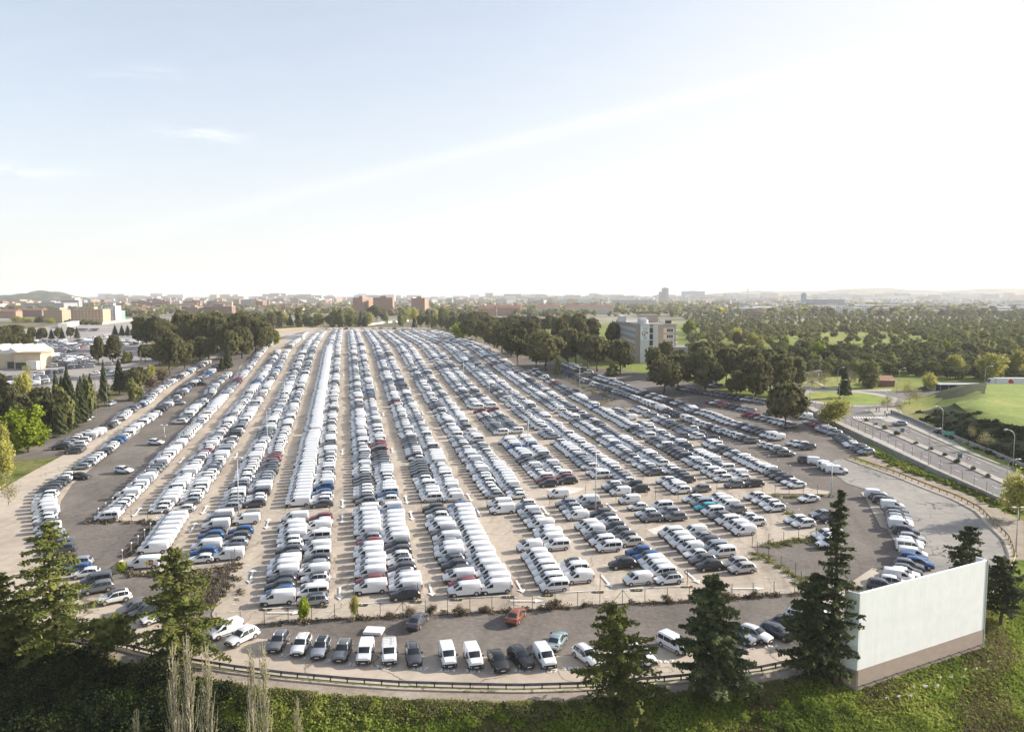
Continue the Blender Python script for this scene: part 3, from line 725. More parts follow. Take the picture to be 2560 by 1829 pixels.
# main block: near end row, far end row
UB = 'upper block'
fill(-4, 'R', 1291, 872, 'leftmost single row along the fence, ' + UB, gap=.03)
fill(-4, 'R', 866, 852, 'leftmost single row along the fence, ' + UB, start=200)
fill(-3, 'L', 1272, 878, rn(1, 'L') + ', ' + UB, start=0); fill(-3, 'R', 1270, 878, rn(1, 'R') + ', ' + UB); fill(-3, 'R', 868, 832, rn(1, 'R') + ', ' + UB, start=210)
fill(-2, 'L', 1267, 832, rn(2, 'L') + ', ' + UB); fill(-2, 'R', 1258, 830, rn(2, 'R') + ', ' + UB)
i = fill(-1, 'L', 1256, 873, rn(3, 'L') + ', ' + UB, gap=.012, step=2.62, wts=[90, 0, 0, 0, 0, 0, 0, 0, 0, 0, 0, 1, 0, 0, 0, 0, 0])
fill(-1, 'L', 871, 828, rn(3, 'L') + ', ' + UB, start=i); fill(-1, 'R', 1259, 828, rn(3, 'R') + ', ' + UB)
fill(0, 'L', 1253, 828, rn(4, 'L') + ', ' + UB); fill(0, 'R', 1248, 828, rn(4, 'R') + ', ' + UB)
fill(1, 'L', 1245, 828, rn(5, 'L') + ', ' + UB); fill(1, 'R', 1244, 828, rn(5, 'R') + ', ' + UB)
fill(2, 'L', 1236, 828, rn(6, 'L') + ', ' + UB); fill(2, 'R', 1238, 828, rn(6, 'R') + ', ' + UB)
i = fill(3, 'L', 1235, 1234, rn(7, 'L') + ', ' + UB, sq('Pw')); fill(3, 'L', 1208, 828, rn(7, 'L') + ', ' + UB, start=1); fill(3, 'R', 1201, 828, rn(7, 'R') + ', ' + UB)
fill(4, 'L', 1229, 1212, rn(8, 'L') + ', ' + UB, sq('Pw Sd Sw')); fill(4, 'L', 1187, 828, rn(8, 'L') + ', ' + UB, start=3)
fill(4, 'R', 1221, 1211, rn(8, 'R') + ', ' + UB, sq('Sk Sk')); fill(4, 'R', 1200, 828, rn(8, 'R') + ', ' + UB, start=2)
fill(5, 'L', 1225, 1201, rn(9, 'L') + ', ' + UB, sq('Sw Pw Sw Sw')); fill(5, 'L', 1180, 829, rn(9, 'L') + ', ' + UB, gap=.05, start=4)
fill(5, 'R', 1221, 1220, rn(9, 'R') + ', ' + UB, sq('Sg')); fill(5, 'R', 1198, 828, rn(9, 'R') + ', ' + UB, gap=.05, start=1)
fill(6, 'L', 1210, 1209, rn(10, 'L') + ', ' + UB, sq('Sg')); fill(6, 'L', 1196, 1178, rn(10, 'L') + ', ' + UB, sq('Sw Cw Cw'), start=1); fill(6, 'L', 1166, 925, rn(10, 'L') + ', ' + UB, gap=.06, start=4)
fill(6, 'R', 1208, 1207, rn(10, 'R') + ', ' + UB, sq('Sk')); fill(6, 'R', 1193, 1185, rn(10, 'R') + ', ' + UB, sq('Hw Pw'), start=1); fill(6, 'R', 1170, 1058, rn(10, 'R') + ', ' + UB, gap=.08, start=3); fill(6, 'R', 1045, 1026, rn(10, 'R') + ', ' + UB, start=60)
fill(7, 'L', 1211, 1108, 'rightmost single row, ' + UB, gap=.03); fill(7, 'L', 1092, 1022, 'rightmost single row, ' + UB, gap=.1, start=40)
# ragged lines given as photo polylines
def line(pts, step, row, heading, seed, wts=WTS, gap=.06, jit=.3, hj=.05, dz=.8, start=0):
    w = [Vector(P(x, y, dz)) for x, y in pts]; r = random.Random(seed); g = seqgen(r, wts)
    d = [0]
    for a, b in zip(w, w[1:]): d.append(d[-1] + (b - a).length)
    n = int(d[-1] / step) + 1; idx = start
    for i in range(n):
        s = min(d[-1], i * step); k = 0
        while k < len(w) - 2 and d[k + 1] < s: k += 1
        p = w[k].lerp(w[k + 1], (s - d[k]) / max(.01, d[k + 1] - d[k]))
        if r.random() < gap: next(g); continue
        c = next(g); idx += 1
        tan = (w[k + 1] - w[k]).normalized()
        h = heading if not callable(heading) else heading(tan)
        put(c[0], c[1], p.x + r.uniform(-jit, jit), p.y + r.uniform(-jit, jit) * .3, h + r.uniform(-hj, hj), row, idx)
MX = [3, 6, 6, 30, 8, 12, 7, 14, 3, 4, 2, 1, 3, 3, 3, 1, 1]
DK = [1, 2, 3, 14, 8, 14, 14, 22, 7, 4, 7, 0, 5, 7, 5, 1, 1]
HL = NOSE
line(T('r5', 650, 450, 745, 345, 860, 275, 960, 225, 1040, 170, 1120, 110, 1200, 60, 1290, 15) + T('r1', 1340, 1020, 1440, 945, 1540, 890, 1640, 830, 1730, 780, 1840, 730), 2.7, 'outer row on the left access road', HL, 5, MX, jit=.5)
line(T('r5', 540, 410, 640, 350, 770, 290, 880, 240), 2.9, 'outer doubled row on the left access road', HL, 6, MX, jit=.5)
line(T('r5', 735, 585, 850, 495, 950, 440, 1010, 375, 1085, 325, 1180, 250, 1290, 180, 1370, 130, 1430, 75, 1500, 20) + T('r1', 1640, 965, 1760, 880, 1880, 800, 1925, 755), 2.7, 'inner row on the left access road', HL, 8, MX, jit=.4)
line(T('r5', 1600, 190, 1660, 135, 1700, 85, 1770, 30) + T('r1', 1845, 1035, 1885, 960, 1960, 880, 2030, 835), 2.6, 'short row outside the left fence', HL, 9, MX)
line(T('r5', 590, 665, 530, 705, 490, 750, 430, 800, 412, 850, 405, 900, 400, 960, 400, 1010, 405, 1060, 420, 1110, 440, 1170, 480, 1230, 540, 1290, 590, 1345), 2.75, 'curving row on the left loop road', HL + .12, 10, MX, gap=.02, jit=.3)
line(T('r3', 130, 815, 135, 820), 9, 'gravel', HL, 3)
line(T('r3', 480, 745, 570, 785, 690, 825), 2.7, 'near the pines behind the upper block', HL, 12, [10, 20, 5, 30, 4, 3, 3, 3, 1, 1, 1, 1, 1, 1, 1, 1, 1])
line(T('r3', 470, 810, 560, 850, 640, 885, 740, 925, 870, 965, 1000, 1010, 1110, 1045) + T('r7', 1330, 70, 1480, 130, 1620, 180, 1780, 240, 1960, 300, 2120, 355, 2250, 395) + T('r8', 80, 425, 190, 480), 2.65, 'long slanting row outside the right fence', HL + math.pi - .1, 13, MX, gap=.05, hj=.12)
line(T('r3', 720, 850, 870, 900, 1020, 950, 1160, 1000, 1310, 1050) + T('r7', 1480, 30, 1600, 90, 1760, 130, 1900, 190, 2100, 245, 2260, 300), 2.6, 'second slanting row outside the right fence', HL, 14, MX, gap=.03)
line(T('r8', 10, 315, 110, 350), 2.8, 'second slanting row near its right end', HL, 15, MX, gap=0); line(T('r8', 225, 380, 300, 395, 350, 410, 405, 430), 2.6, 'short row before the yellow rail', HL, 16, MX, gap=0)
line(T('r7', 1770, 12, 1900, 50, 2050, 80, 2250, 110) + T('r8', 60, 130), 2.7, 'row in the shade of the pines', HL, 17, DK, hj=.2)
line(T('r3', 1500, 960, 1650, 990, 1900, 1030) + T('r7', 2260, 20), 2.8, 'upper row in the shade of the pines', HL, 18, DK, hj=.2)
line(T('r7', 2100, 130, 2270, 170) + T('r8', 80, 190, 210, 232), 2.8, 'lower row in the shade of the pines', HL, 19, DK, hj=.2)
line(T('r3', 1230, 870, 1290, 890), 2.7, 'small group left of the big pines', HL, 20, DK); line(T('r3', 1560, 870, 1850, 945), 2.8, 'back row under the pines', HL, 24, DK)
line(T('r8', 200, 110, 270, 130, 330, 152), 2.6, 'row beside the avenue wall', HL, 21, MX, gap=0); line(T('r8', 370, 190, 420, 210, 480, 235, 500, 262, 545, 280, 600, 298), 2.5, 'row beside the avenue wall', HL, 22, MX, gap=0, start=5)
line(T('r8', 655, 330, 705, 365, 730, 392, 785, 410, 830, 435, 885, 470), 2.5, 'row beside the avenue wall', HL, 23, MX, gap=0, start=14)
line(T('r2', 1540, 455, 1640, 470, 1760, 500, 1900, 535), 2.6, 'far row by the lime green tree', HL, 25, MX); line(T('r2', 640, 438, 1100, 432, 1450, 440), 5.4, 'far cross row', HL, 26, [9, 9, 3, 1, 1, 1, 1, 1, 1, 1, 1, 1, 1, 1, 1, 1, 1], gap=.1)
# distant factory yard rows
yj = 0
def yrow(a, b, wts, step=2.8, h=.7):
    global yj
    line(T('tA', *a, *b), step, f'yard row {yj}', HL + h, 400 + yj, wts, gap=.04); yj += 1
for i in range(15):
    f = i / 14; y0 = 232 + 128 * f; x1 = 1340 - 420 * max(0, f - .25) / .75
    yrow((500 + 140 * f, y0 + 8), (x1, y0 - 42 + 20 * f), DK)
for i in range(7): f = i / 6; yrow((630 + 20 * f, 385 + 75 * f), (1390 - 350 * f * f, 395 + 65 * f), MX, 2.8, .5)
for a, b in (((480, 195), (900, 185)), ((480, 212), (900, 200)), ((1000, 212), (1350, 205)), ((1040, 24), (1380, 20)), ((1040, 42), (1380, 38)), ((1100, 184), (1650, 100)), ((1200, 176), (1650, 112)), ((1250, 150), (1650, 90)), ((1680, 190), (2100, 165)), ((1700, 215), (2100, 190)), ((1700, 240), (1940, 215)),
             ((750, 535), (1300, 500)), ((880, 505), (1300, 490)), ((560, 630), (900, 600)), ((1000, 560), (1320, 535)), ((560, 655), (880, 620)), ((500, 710), (760, 690)), ((500, 735), (740, 715)), ((480, 790), (660, 750)), ((0, 715), (430, 690)), ((0, 750), (180, 740)), ((0, 800), (200, 790)), ((0, 835), (190, 820)), ((0, 900), (200, 850)), ((0, 870), (190, 845)), ((1530, 510), (1660, 490)), ((1560, 660), (1850, 620)), ((1350, 640), (1600, 600))):
    yrow(a, b, MX, 2.7, .25)
# singles and the front arc
def one(px, py, ty, col, h, label, rack=False, logo=None):
    x, y = P(px, py, 1.0 if label and 'rail' in label else .78); put(ty, col, x, y, h, None, 0, label, rack, logo)
def q(t, a, b): return T(t, a, b)[0]
DN = -math.pi / 2
one(*q('b2', 200, 705), 'S', 'g', DN - .02, 'grey SUV with silver roof rails, leftmost of the row facing the guard rail')
one(*q('b2', 400, 735), 'S', 'w', DN + .0, 'white SUV facing the guard rail between two grey SUVs')
one(*q('b2', 575, 760), 'S', 's', DN + .02, 'bluish grey SUV facing the guard rail, right of the white SUV')
one(*q('b2', 770, 785), 'S', 'g', DN + .0, 'grey SUV facing the rail beside the plain white van')
one(*q('b2', 970, 805), 'P', 'w', DN + .06, 'small white van facing the rail, left of the van with a roof rack')
one(*q('b2', 1182, 810), 'P', 'w', DN + .16, 'small white van with a ladder rack on its roof facing the rail', rack=True)
one(*q('b2', 1397, 820), 'S', 'd', DN + .22, 'dark grey tall SUV facing the rail, right of the racked van')
one(*q('b2', 1702, 835), 'P', 'w', DN + .22, 'small white van facing the rail, left one of the middle pair')
one(*q('b2', 1928, 845), 'P', 'w', DN + .25, 'small white van facing the rail, right one of the middle pair')
one(*q('b2', 2150, 870), 'D', 'k', DN + .28, 'black fastback car with a paper behind its windscreen facing the rail')
one(1302, 1638, 'S', 'k', DN + .48, 'black SUV with silver roof rails facing the rail')
one(*q('b3', 290, 845), 'P', 'w', DN + .28, 'small white van facing the rail in front of the pale blue car')
one(*q('b3', 665, 845), 'S', 'w', DN + .50, 'white SUV with dark roof half hidden by the cedar')
one(*q('b3', 1150, 845), 'S', 'w', DN + .50, 'white car mostly hidden right of the middle cedar')
one(*q('b3', 1440, 745), 'C', 'w', DN + .60, 'white windowed van parked left of the dark cedar')
one(*q('b3', 2020, 670), 'S', 's', DN + .70, 'silver SUV emerging right of the dark cedar')
one(*q('b3', 2160, 655), 'S', 'w', DN + .75, 'white SUV right of the dark cedar, beside a silver SUV')
one(*q('b4', 80, 635), 'S', 'd', DN + .80, 'dark grey SUV between the cedars on the lower right')
one(*q('b4', 190, 575), 'S', 'k', DN + .85, 'black SUV half hidden by the large cedar beside the screen')
one(*q('b4', 300, 500), 'S', 'w', DN + .9, 'white SUV hidden behind the cedar beside the screen')
one(*q('b4', 470, 520), 'C', 'w', DN + .9, 'white windowed van hidden behind the cedar beside the screen')
one(*q('b2', 1437, 530), 'D', 'd', math.pi / 2 - .25, 'dark grey car seen from behind by the dry bushes')
one(1290, 1537, 'D', 'o', math.pi / 2 - .32, 'orange car with a dark roof standing alone by the fence')
one(*q('b3', 400, 705), 'D', 'l', math.pi / 2 - .36, 'pale blue coupe seen from behind on the gravel')
one(*q('b1', 2150, 675), 'S', 'w', DN - .55, 'white estate car by the end of the left fence')
one(*q('b1', 2000, 620), 'P', 'w', DN - .75, 'small white van half hidden behind the left cedar')
one(*q('b1', 1190, 420), 'S', 'g', DN - .85, 'grey SUV with bright roof left of the spreading cedar')
one(*q('b1', 1290, 450), 'S', 'd', DN - .82, 'dark SUV left of the spreading cedar, next to a grey one')
one(*q('b1', 1390, 500), 'H', 'w', DN - .8, 'white car peeping out behind the spreading cedar')
one(*q('b1', 1020, 330), 'S', 'w', DN - 1.0, 'white SUV standing clear on the loop road left of the cedar')
one(*q('b1', 870, 240), 'S', 'g', DN - 1.05, 'brownish grey SUV on the loop road behind a white one')
one(*q('b1', 850, 165), 'C', 'd', DN - 1.1, 'dark windowed van with silver roof rails on the loop road')
one(*q('b1', 760, 110), 'H', 'w', DN - 1.2, 'white estate car on the loop road behind the left cedar')
one(*q('b1', 690, 70), 'H', 'b', DN - 1.25, 'bright blue car behind the left cedar')
one(*q('b1', 690, 20), 'S', 's', DN - 1.3, 'silver SUV behind the bright blue car')
one(*q('r5', 740, 168), 'S', 'w', 2.9, 'white SUV alone at the edge of the left conifers'); one(*q('r5', 785, 148), 'H', 'd', 2.9, 'dark car alone behind a white one by the conifers')
one(*q('r5', 320, 372), 'H', 'k', 3.1, 'dark car tucked under the bright green tree'); one(*q('r5', 985, 30), 'S', 's', -1.6, 'silver car near the conifers in the far left yard')
one(*q('r5', 1385, 372), 'S', 'w', .05 - .2, 'white SUV alone on dark gravel beside the left fence, farther one'); one(*q('r5', 1100, 620), 'S', 'w', -.22, 'white SUV alone on dark gravel beside the left fence, nearer one')
one(*q('r5', 718, 672), 'D', 'k', -.12, 'black car at the inner edge of the left loop road'); one(*q('r5', 1590, 22), 'S', 's', .1, 'silver SUV on the gravel beside the left access road')
one(*q('r1', 1795, 920), 'D', 'k', -.05, 'black car on the gravel by the far left access road')
for i, (a, b, ty, cl) in enumerate([(960, 838, 'P', 'w'), (1010, 862, 'S', 'd'), (1030, 892, 'S', 'k'), (1105, 938, 'P', 'w'), (1140, 985, 'S', 'd'), (1155, 1018, 'S', 'g'), (1165, 1048, 'S', 's'), (1175, 1075, 'S', 'w'), (1180, 1108, 'P', 'w'), (1225, 1158, 'S', 'd'), (1275, 1225, 'S', 's'), (1262, 1262, 'S', 'w'), (1258, 1300, 'C', 'w'), (1290, 1368, 'P', 'w'), (1285, 1405, 'S', 'b')]):
    one(*q('r8', a, b), ty, cl, -.22 - .012 * i, None); VEH[-1]['row'] = 'curving row on the right end of the loop, from the top'; VEH[-1]['idx'] = i + 1
for i, (a, b, ty, cl) in enumerate([(1340, 25, 'S', 'b'), (1250, 42, 'S', 'g'), (1235, 92, 'S', 'd'), (1215, 120, 'S', 'w'), (1165, 145, 'P', 'w'), (1120, 195, 'S', 'w'), (1020, 225, 'S', 'd')]):
    one(*q('b4', a, b), ty, cl, -.4, None); VEH[-1]['row'] = 'row just above the blank white screen, from the top'; VEH[-1]['idx'] = i + 1
for i, (a, b, ty, cl) in enumerate([(345, 530, 'S', 'd'), (430, 545, 'P', 'w'), (520, 580, 'C', 'w'), (555, 600, 'P', 'w'), (610, 625, 'V', 'w')]):
    one(*q('r8', a, b), ty, cl, -.25, None); VEH[-1]['row'] = 'group pointing right below the yellow rail start'; VEH[-1]['idx'] = i + 1
one(*q('r8', 360, 872), 'D', 'w', NOSE + .1, 'white coupe alone on dark gravel at the right'); one(*q('r8', 470, 1010), 'D', 's', NOSE, 'grey car beside a dark one left of the tall cedar'); one(*q('r8', 560, 1042), 'D', 'k', NOSE, 'dark car half hidden by the tall slim cedar')
one(*q('r8', 540, 1270), 'S', 'w', NOSE, 'white SUV below the tall slim cedar'); one(*q('r8', 560, 1185), 'S', 'w', NOSE, 'white SUV hidden by the tall slim cedar')
one(*q('r7', 1340, 155), 'S', 's', NOSE + .05, 'silver SUV alone between the right fence and the slanting row'); one(*q('r7', 1590, 255), 'S', 'w', NOSE + .05, 'white SUV alone outside the right fence'); one(*q('r7', 1655, 295), 'S', 's', NOSE, 'silver blue SUV alone outside the right fence'); one(*q('r7', 1775, 342), 'S', 'k', NOSE, 'black SUV alone outside the right fence'); one(*q('r7', 1505, 318), 'S', 'g', NOSE, 'grey SUV alone at the lot edge')
one(*q('r7', 370, 832), 'P', 'w', NOSE, 'lone small white van on the cross aisle patch') if False else None
one(*q('r3', 550, 985), 'D', 'd', NOSE, 'dark car on the gravel outside the lot'); one(*q('r3', 590, 1015), 'D', 'g', NOSE, 'grey car on the gravel outside the lot')
one(*q('r8', 1168, 205), 'H', 's', -.05 + math.pi, 'silver car driving along the avenue'); one(*q('r4', 1385, 965), 'D', 'k', .0, 'dark car parked at the start of the green bank'); one(*q('r4', 1475, 962), 'H', 'w', .0, 'white car parked at the start of the green bank')

def inframe(v):
    a, b = proj(v['x'], v['y'], base(v['y']) + .8); return -70 < a < 2630 and b < 1900
VEH = [v for v in VEH if inframe(v)]
VEH.sort(key=lambda v: v['x'] ** 2 + v['y'] ** 2)
cnt = {'van': 0, 'car': 0}; farv = []; usedl = {}
for v in VEH:
    cat = 'van' if v['ty'] in VAN else 'car'
    yardy = v['row'] and v['row'].startswith('yard row')
    if cnt[cat] >= 300 or yardy: farv.append(v); continue
    cnt[cat] += 1; n = sum(cnt.values())
    nm = {'van': 'parked_van', 'car': 'parked_car'}[cat]
    d = math.hypot(v['x'], v['y'])
    if n <= 78: o = make_a(nm, v['ty'], v['col'], v['rack'])
    elif n <= 200: o = make_b(nm, v['ty'], v['col'], v['rack'])
    else: o = make_c(nm, v['ty'], v['col'])
    v['o'] = o
    x, y = v['x'], v['y']; z = H(x, y)
    gx, gy = (base(y + .5) - base(y - .5)), 0
    nrm = Vector((0, -gx, 1)).normalized(); fx = Vector((math.cos(v['h']), math.sin(v['h']), 0)); fx = (fx - nrm * fx.dot(nrm)).normalized(); fy = nrm.cross(fx)
    mt = Matrix((fx, fy, nrm)).transposed()
    off = .06 + .12 * max(1, y / 250) - .02
    o.location = (x, y, z + off); o.rotation_euler = mt.to_euler()
    lab = v['label'] or f"{PAINT[v['col']][0]} {KIND[v['ty']].replace('large minibus van with windows', 'minibus').replace('large panel van', 'large van').replace('small panel van', 'small van').replace('small windowed van', 'windowed van')}, {nth(v['idx'])} from near end, {v['row']}"
    lab = lab.replace('near end, curving row on the right end of the loop, from the top', 'the top, curving row at the right end').replace('near end, row just above the blank white screen, from the top', 'the top, row above the blank screen')
    w = lab.split()
    if len(w) > 16: lab = ' '.join(w[:16])
    tag(o, lab, cat, None)
    grp = {'van': 'vans parked in rows on the lot', 'car': 'cars parked in rows on the lot'}[cat]
    o['group'] = grp
# everything farther: one mesh of vans and one of cars
def stuff_vehicles(name, cat, label):
    Vs = []; Ls = []; Lt = []; Mi = []; nv = 0
    cols = sorted({v['col'] for v in farv})
    mats = [PM[c] for c in cols] + [M['glass'], M['plastic'], M['rim']]; nc = len(cols)
    cache = {}
    for v in farv:
        if (v['ty'] in VAN) != (cat == 'van'): continue
        if v['ty'] not in cache:
            mb = merged(v['ty']); cache[v['ty']] = (np.array(mb.v), np.concatenate([np.array(f) for f in mb.f]), np.array([len(f) for f in mb.f]), np.array(mb.m))
        A, L, Tt, m = cache[v['ty']]
        c, s = math.cos(v['h']), math.sin(v['h']); x, y = v['x'], v['y']
        k = base(y + .5) - base(y - .5); off = .06 + .12 * max(1, y / 250) - .02
        Q = np.empty_like(A); Q[:, 0] = A[:, 0] * c - A[:, 1] * s + x; dy = A[:, 0] * s + A[:, 1] * c; Q[:, 1] = dy + y; Q[:, 2] = A[:, 2] + H(x, y) + off + dy * k
        Vs.append(Q); Ls.append(L + nv); Lt.append(Tt); Mi.append(np.where(m == 0, cols.index(v['col']), m - 1 + nc)); nv += len(A)
    V = np.concatenate(Vs); L = np.concatenate(Ls); Tt = np.concatenate(Lt); Mi = np.concatenate(Mi)
    me = bpy.data.meshes.new(name); me.vertices.add(len(V)); me.vertices.foreach_set('co', V.astype(np.float32).ravel())
    me.loops.add(len(L)); me.loops.foreach_set('vertex_index', L.astype(np.int32))
    me.polygons.add(len(Tt)); me.polygons.foreach_set('loop_start', np.concatenate([[0], np.cumsum(Tt)[:-1]]).astype(np.int32))
    for x in mats: me.materials.append(x)
    me.polygons.foreach_set('material_index', Mi.astype(np.int32)); me.update(calc_edges=True)
    o = link(bpy.data.objects.new(name, me)); tag(o, label, cat, kind='stuff'); return o
stuff_vehicles('distant_vans', 'van', 'far mass of white and grey vans in the long rows')
stuff_vehicles('distant_cars', 'car', 'far mass of white, grey and dark cars in the long rows')
print('vehicles', len(VEH), cnt, 'far', len(farv))
# ------------------------------------------------------------------ vegetation
def leaf_mat(name, c1, c2, c3, s=.5, tr=.25):
    m, nt, b = newmat(name); gi = nt.nodes.new('ShaderNodeObjectInfo')
    co = objco(nt)
    n = noise(nt, co, s, 4, .6)
    col = ramp(nt, n, [(.32, c1), (.5, c2), (.68, c3)])
    hv = N(nt, 'ShaderNodeHueSaturation'); nt.links.new(col, hv.inputs['Color'])
    r = N(nt, 'ShaderNodeMapRange'); nt.links.new(gi.outputs['Random'], r.inputs[0]); r.inputs[3].default_value = .75; r.inputs[4].default_value = 1.25
    nt.links.new(r.outputs[0], hv.inputs['Value']); nt.links.new(hv.outputs[0], b.inputs['Base Color'])
    b.inputs['Roughness'].default_value = .8; b.inputs['Specular IOR Level'].default_value = .08
    t = nt.nodes.new('ShaderNodeBsdfTranslucent'); nt.links.new(hv.outputs[0], t.inputs[0])
    ms = nt.nodes.new('ShaderNodeMixShader'); ms.inputs[0].default_value = tr
    nt.links.new(b.outputs[0], ms.inputs[1]); nt.links.new(t.outputs[0], ms.inputs[2]); nt.links.new(ms.outputs[0], nt.nodes['Material Output'].inputs['Surface'])
    return m
M['cedar'] = leaf_mat('cedar_needles', (.075, .09, .028), (.15, .165, .045), (.26, .265, .07), .55, .4)
M['cedar_dark'] = leaf_mat('dark_cedar_needles', (.045, .058, .03), (.085, .10, .045), (.15, .165, .065), .5, .35)
M['pine'] = leaf_mat('pine_needles', (.095, .097, .048), (.155, .15, .064), (.24, .215, .085), .35, .45)
M['parkpine'] = leaf_mat('park_pine_needles', (.10, .115, .05), (.165, .175, .07), (.25, .24, .10), .35, .4)
M['lime'] = leaf_mat('fresh_leaves', (.16, .21, .02), (.26, .32, .03), (.36, .40, .06), .6, .45)
M['yellow'] = leaf_mat('yellow_spring_leaves', (.26, .25, .06), (.38, .36, .10), (.48, .44, .15), .8, .45)
M['dull'] = leaf_mat('olive_leaves', (.15, .165, .06), (.23, .235, .085), (.33, .31, .12), .3, .4)
M['brownleaf'] = leaf_mat('dry_twigs', (.10, .08, .055), (.17, .135, .09), (.26, .21, .14), .5, .2)
M['bark'] = simple('bark', (.085, .065, .05), .9, var=.3, vs=2)
M['palebark'] = simple('pale_bark', (.33, .29, .22), .9, var=.25, vs=2)
M['bud'] = leaf_mat('catkin_buds', (.22, .20, .09), (.33, .30, .14), (.42, .38, .2), 1, .3)
M['scrub'] = leaf_mat('shade_toned_scrub', (.012, .020, .008), (.026, .038, .012), (.06, .075, .02), .35, .15)  # shade and corner vignette put into the near-black leaf colour
M['grassblade'] = leaf_mat('grass_blades', (.10, .14, .025), (.20, .25, .04), (.34, .36, .09), .14, .45)
M['drygrass'] = leaf_mat('dry_grass_blades', (.12, .095, .045), (.20, .16, .08), (.29, .23, .13), .2, .3)

def quads(P_, Nn, S, asp=1.0, g=None, droop=None):
    """leaf quads at P_ with normals Nn, size S"""
    g = g or rng; n = len(P_)
    Nn = Nn / (np.linalg.norm(Nn, axis=1, keepdims=True) + 1e-9)
    a = g.normal(size=(n, 3)) if droop is None else droop
    U = np.cross(Nn, a); U /= (np.linalg.norm(U, axis=1, keepdims=True) + 1e-9); Vv = np.cross(Nn, U)
    S = np.broadcast_to(np.asarray(S), (n,))[:, None]
    A = P_ - U * S * .5 - Vv * S * asp * .5; B = P_ + U * S * .5 - Vv * S * asp * .5; C = P_ + U * S * .35 + Vv * S * asp * .5; D = P_ - U * S * .35 + Vv * S * asp * .5
    V = np.stack([A, B, C, D], 1).reshape(-1, 3); Fq = np.arange(4 * n).reshape(n, 4)
    return V, Fq
def lobes_crown(seed, W=1.0, Hh=1.0, nl=9, ncl=46, per=26, size=.075, flat=.75, hollow=.75, z0=.35, cone=0.0, jitter=.07):
    """unit crown: width 1 (radius .5), height from z0 to 1"""
    g = np.random.default_rng(seed); Ps = []; Ns = []
    for l in range(nl):
        t = g.uniform(0, 1); zz = z0 + (1 - z0) * (.18 + .64 * t)
        rr = (.30 * (1 - .55 * abs(t - .4) * 1.4)) * (1 - cone * t)
        an = g.uniform(0, 6.28); c = np.array([math.cos(an) * rr * g.uniform(.45, 1.05), math.sin(an) * rr * g.uniform(.45, 1.05), zz])
        lr = np.array([.24, .24, .20 * (1 - z0) / .65 * flat + .03]) * g.uniform(.75, 1.2) * (1 - cone * t * .8)
        k = ncl
        d = g.normal(size=(k, 3)); d /= np.linalg.norm(d, axis=1, keepdims=True)
        rad = g.uniform(hollow, 1.08, size=(k, 1))
        cc = c + d * lr * rad
        for q in range(k):
            pts = cc[q] + g.normal(size=(per, 3)) * jitter * .55
            nn = d[q] + g.normal(size=(per, 3)) * .55 + np.array([0, 0, .25])
            Ps.append(pts); Ns.append(nn)
    Pp = np.concatenate(Ps); Nn = np.concatenate(Ns)
    return quads(Pp, Nn, size * g.uniform(.6, 1.3, len(Pp)), 1.0, g)
def trunk_mb(h, r, seed, limbs=5, spread=.25, lean=.03, top=.75, z0=.35):
    g = random.Random(seed); mb = MB()
    pts = [Vector((0, 0, -.02))]; p = Vector((0, 0, 0)); n = 6
    for i in range(1, n + 1):
        pts.append(Vector((g.uniform(-lean, lean) * i / 3, g.uniform(-lean, lean) * i / 3, top * i / n)))
    mb.tube(pts, [r * (1 - .75 * i / n) for i in range(n + 1)], 7)
    for k in range(limbs):
        b = pts[2 + k % 4]; an = g.uniform(0, 6.28); L = g.uniform(.6, 1) * spread
        e = b + Vector((math.cos(an) * L, math.sin(an) * L, g.uniform(.12, .28)))
        mb.tube([b, b.lerp(e, .5) + Vector((0, 0, -.02)), e], [r * .45, r * .3, r * .1], 5)
    return mb
TREES = {}
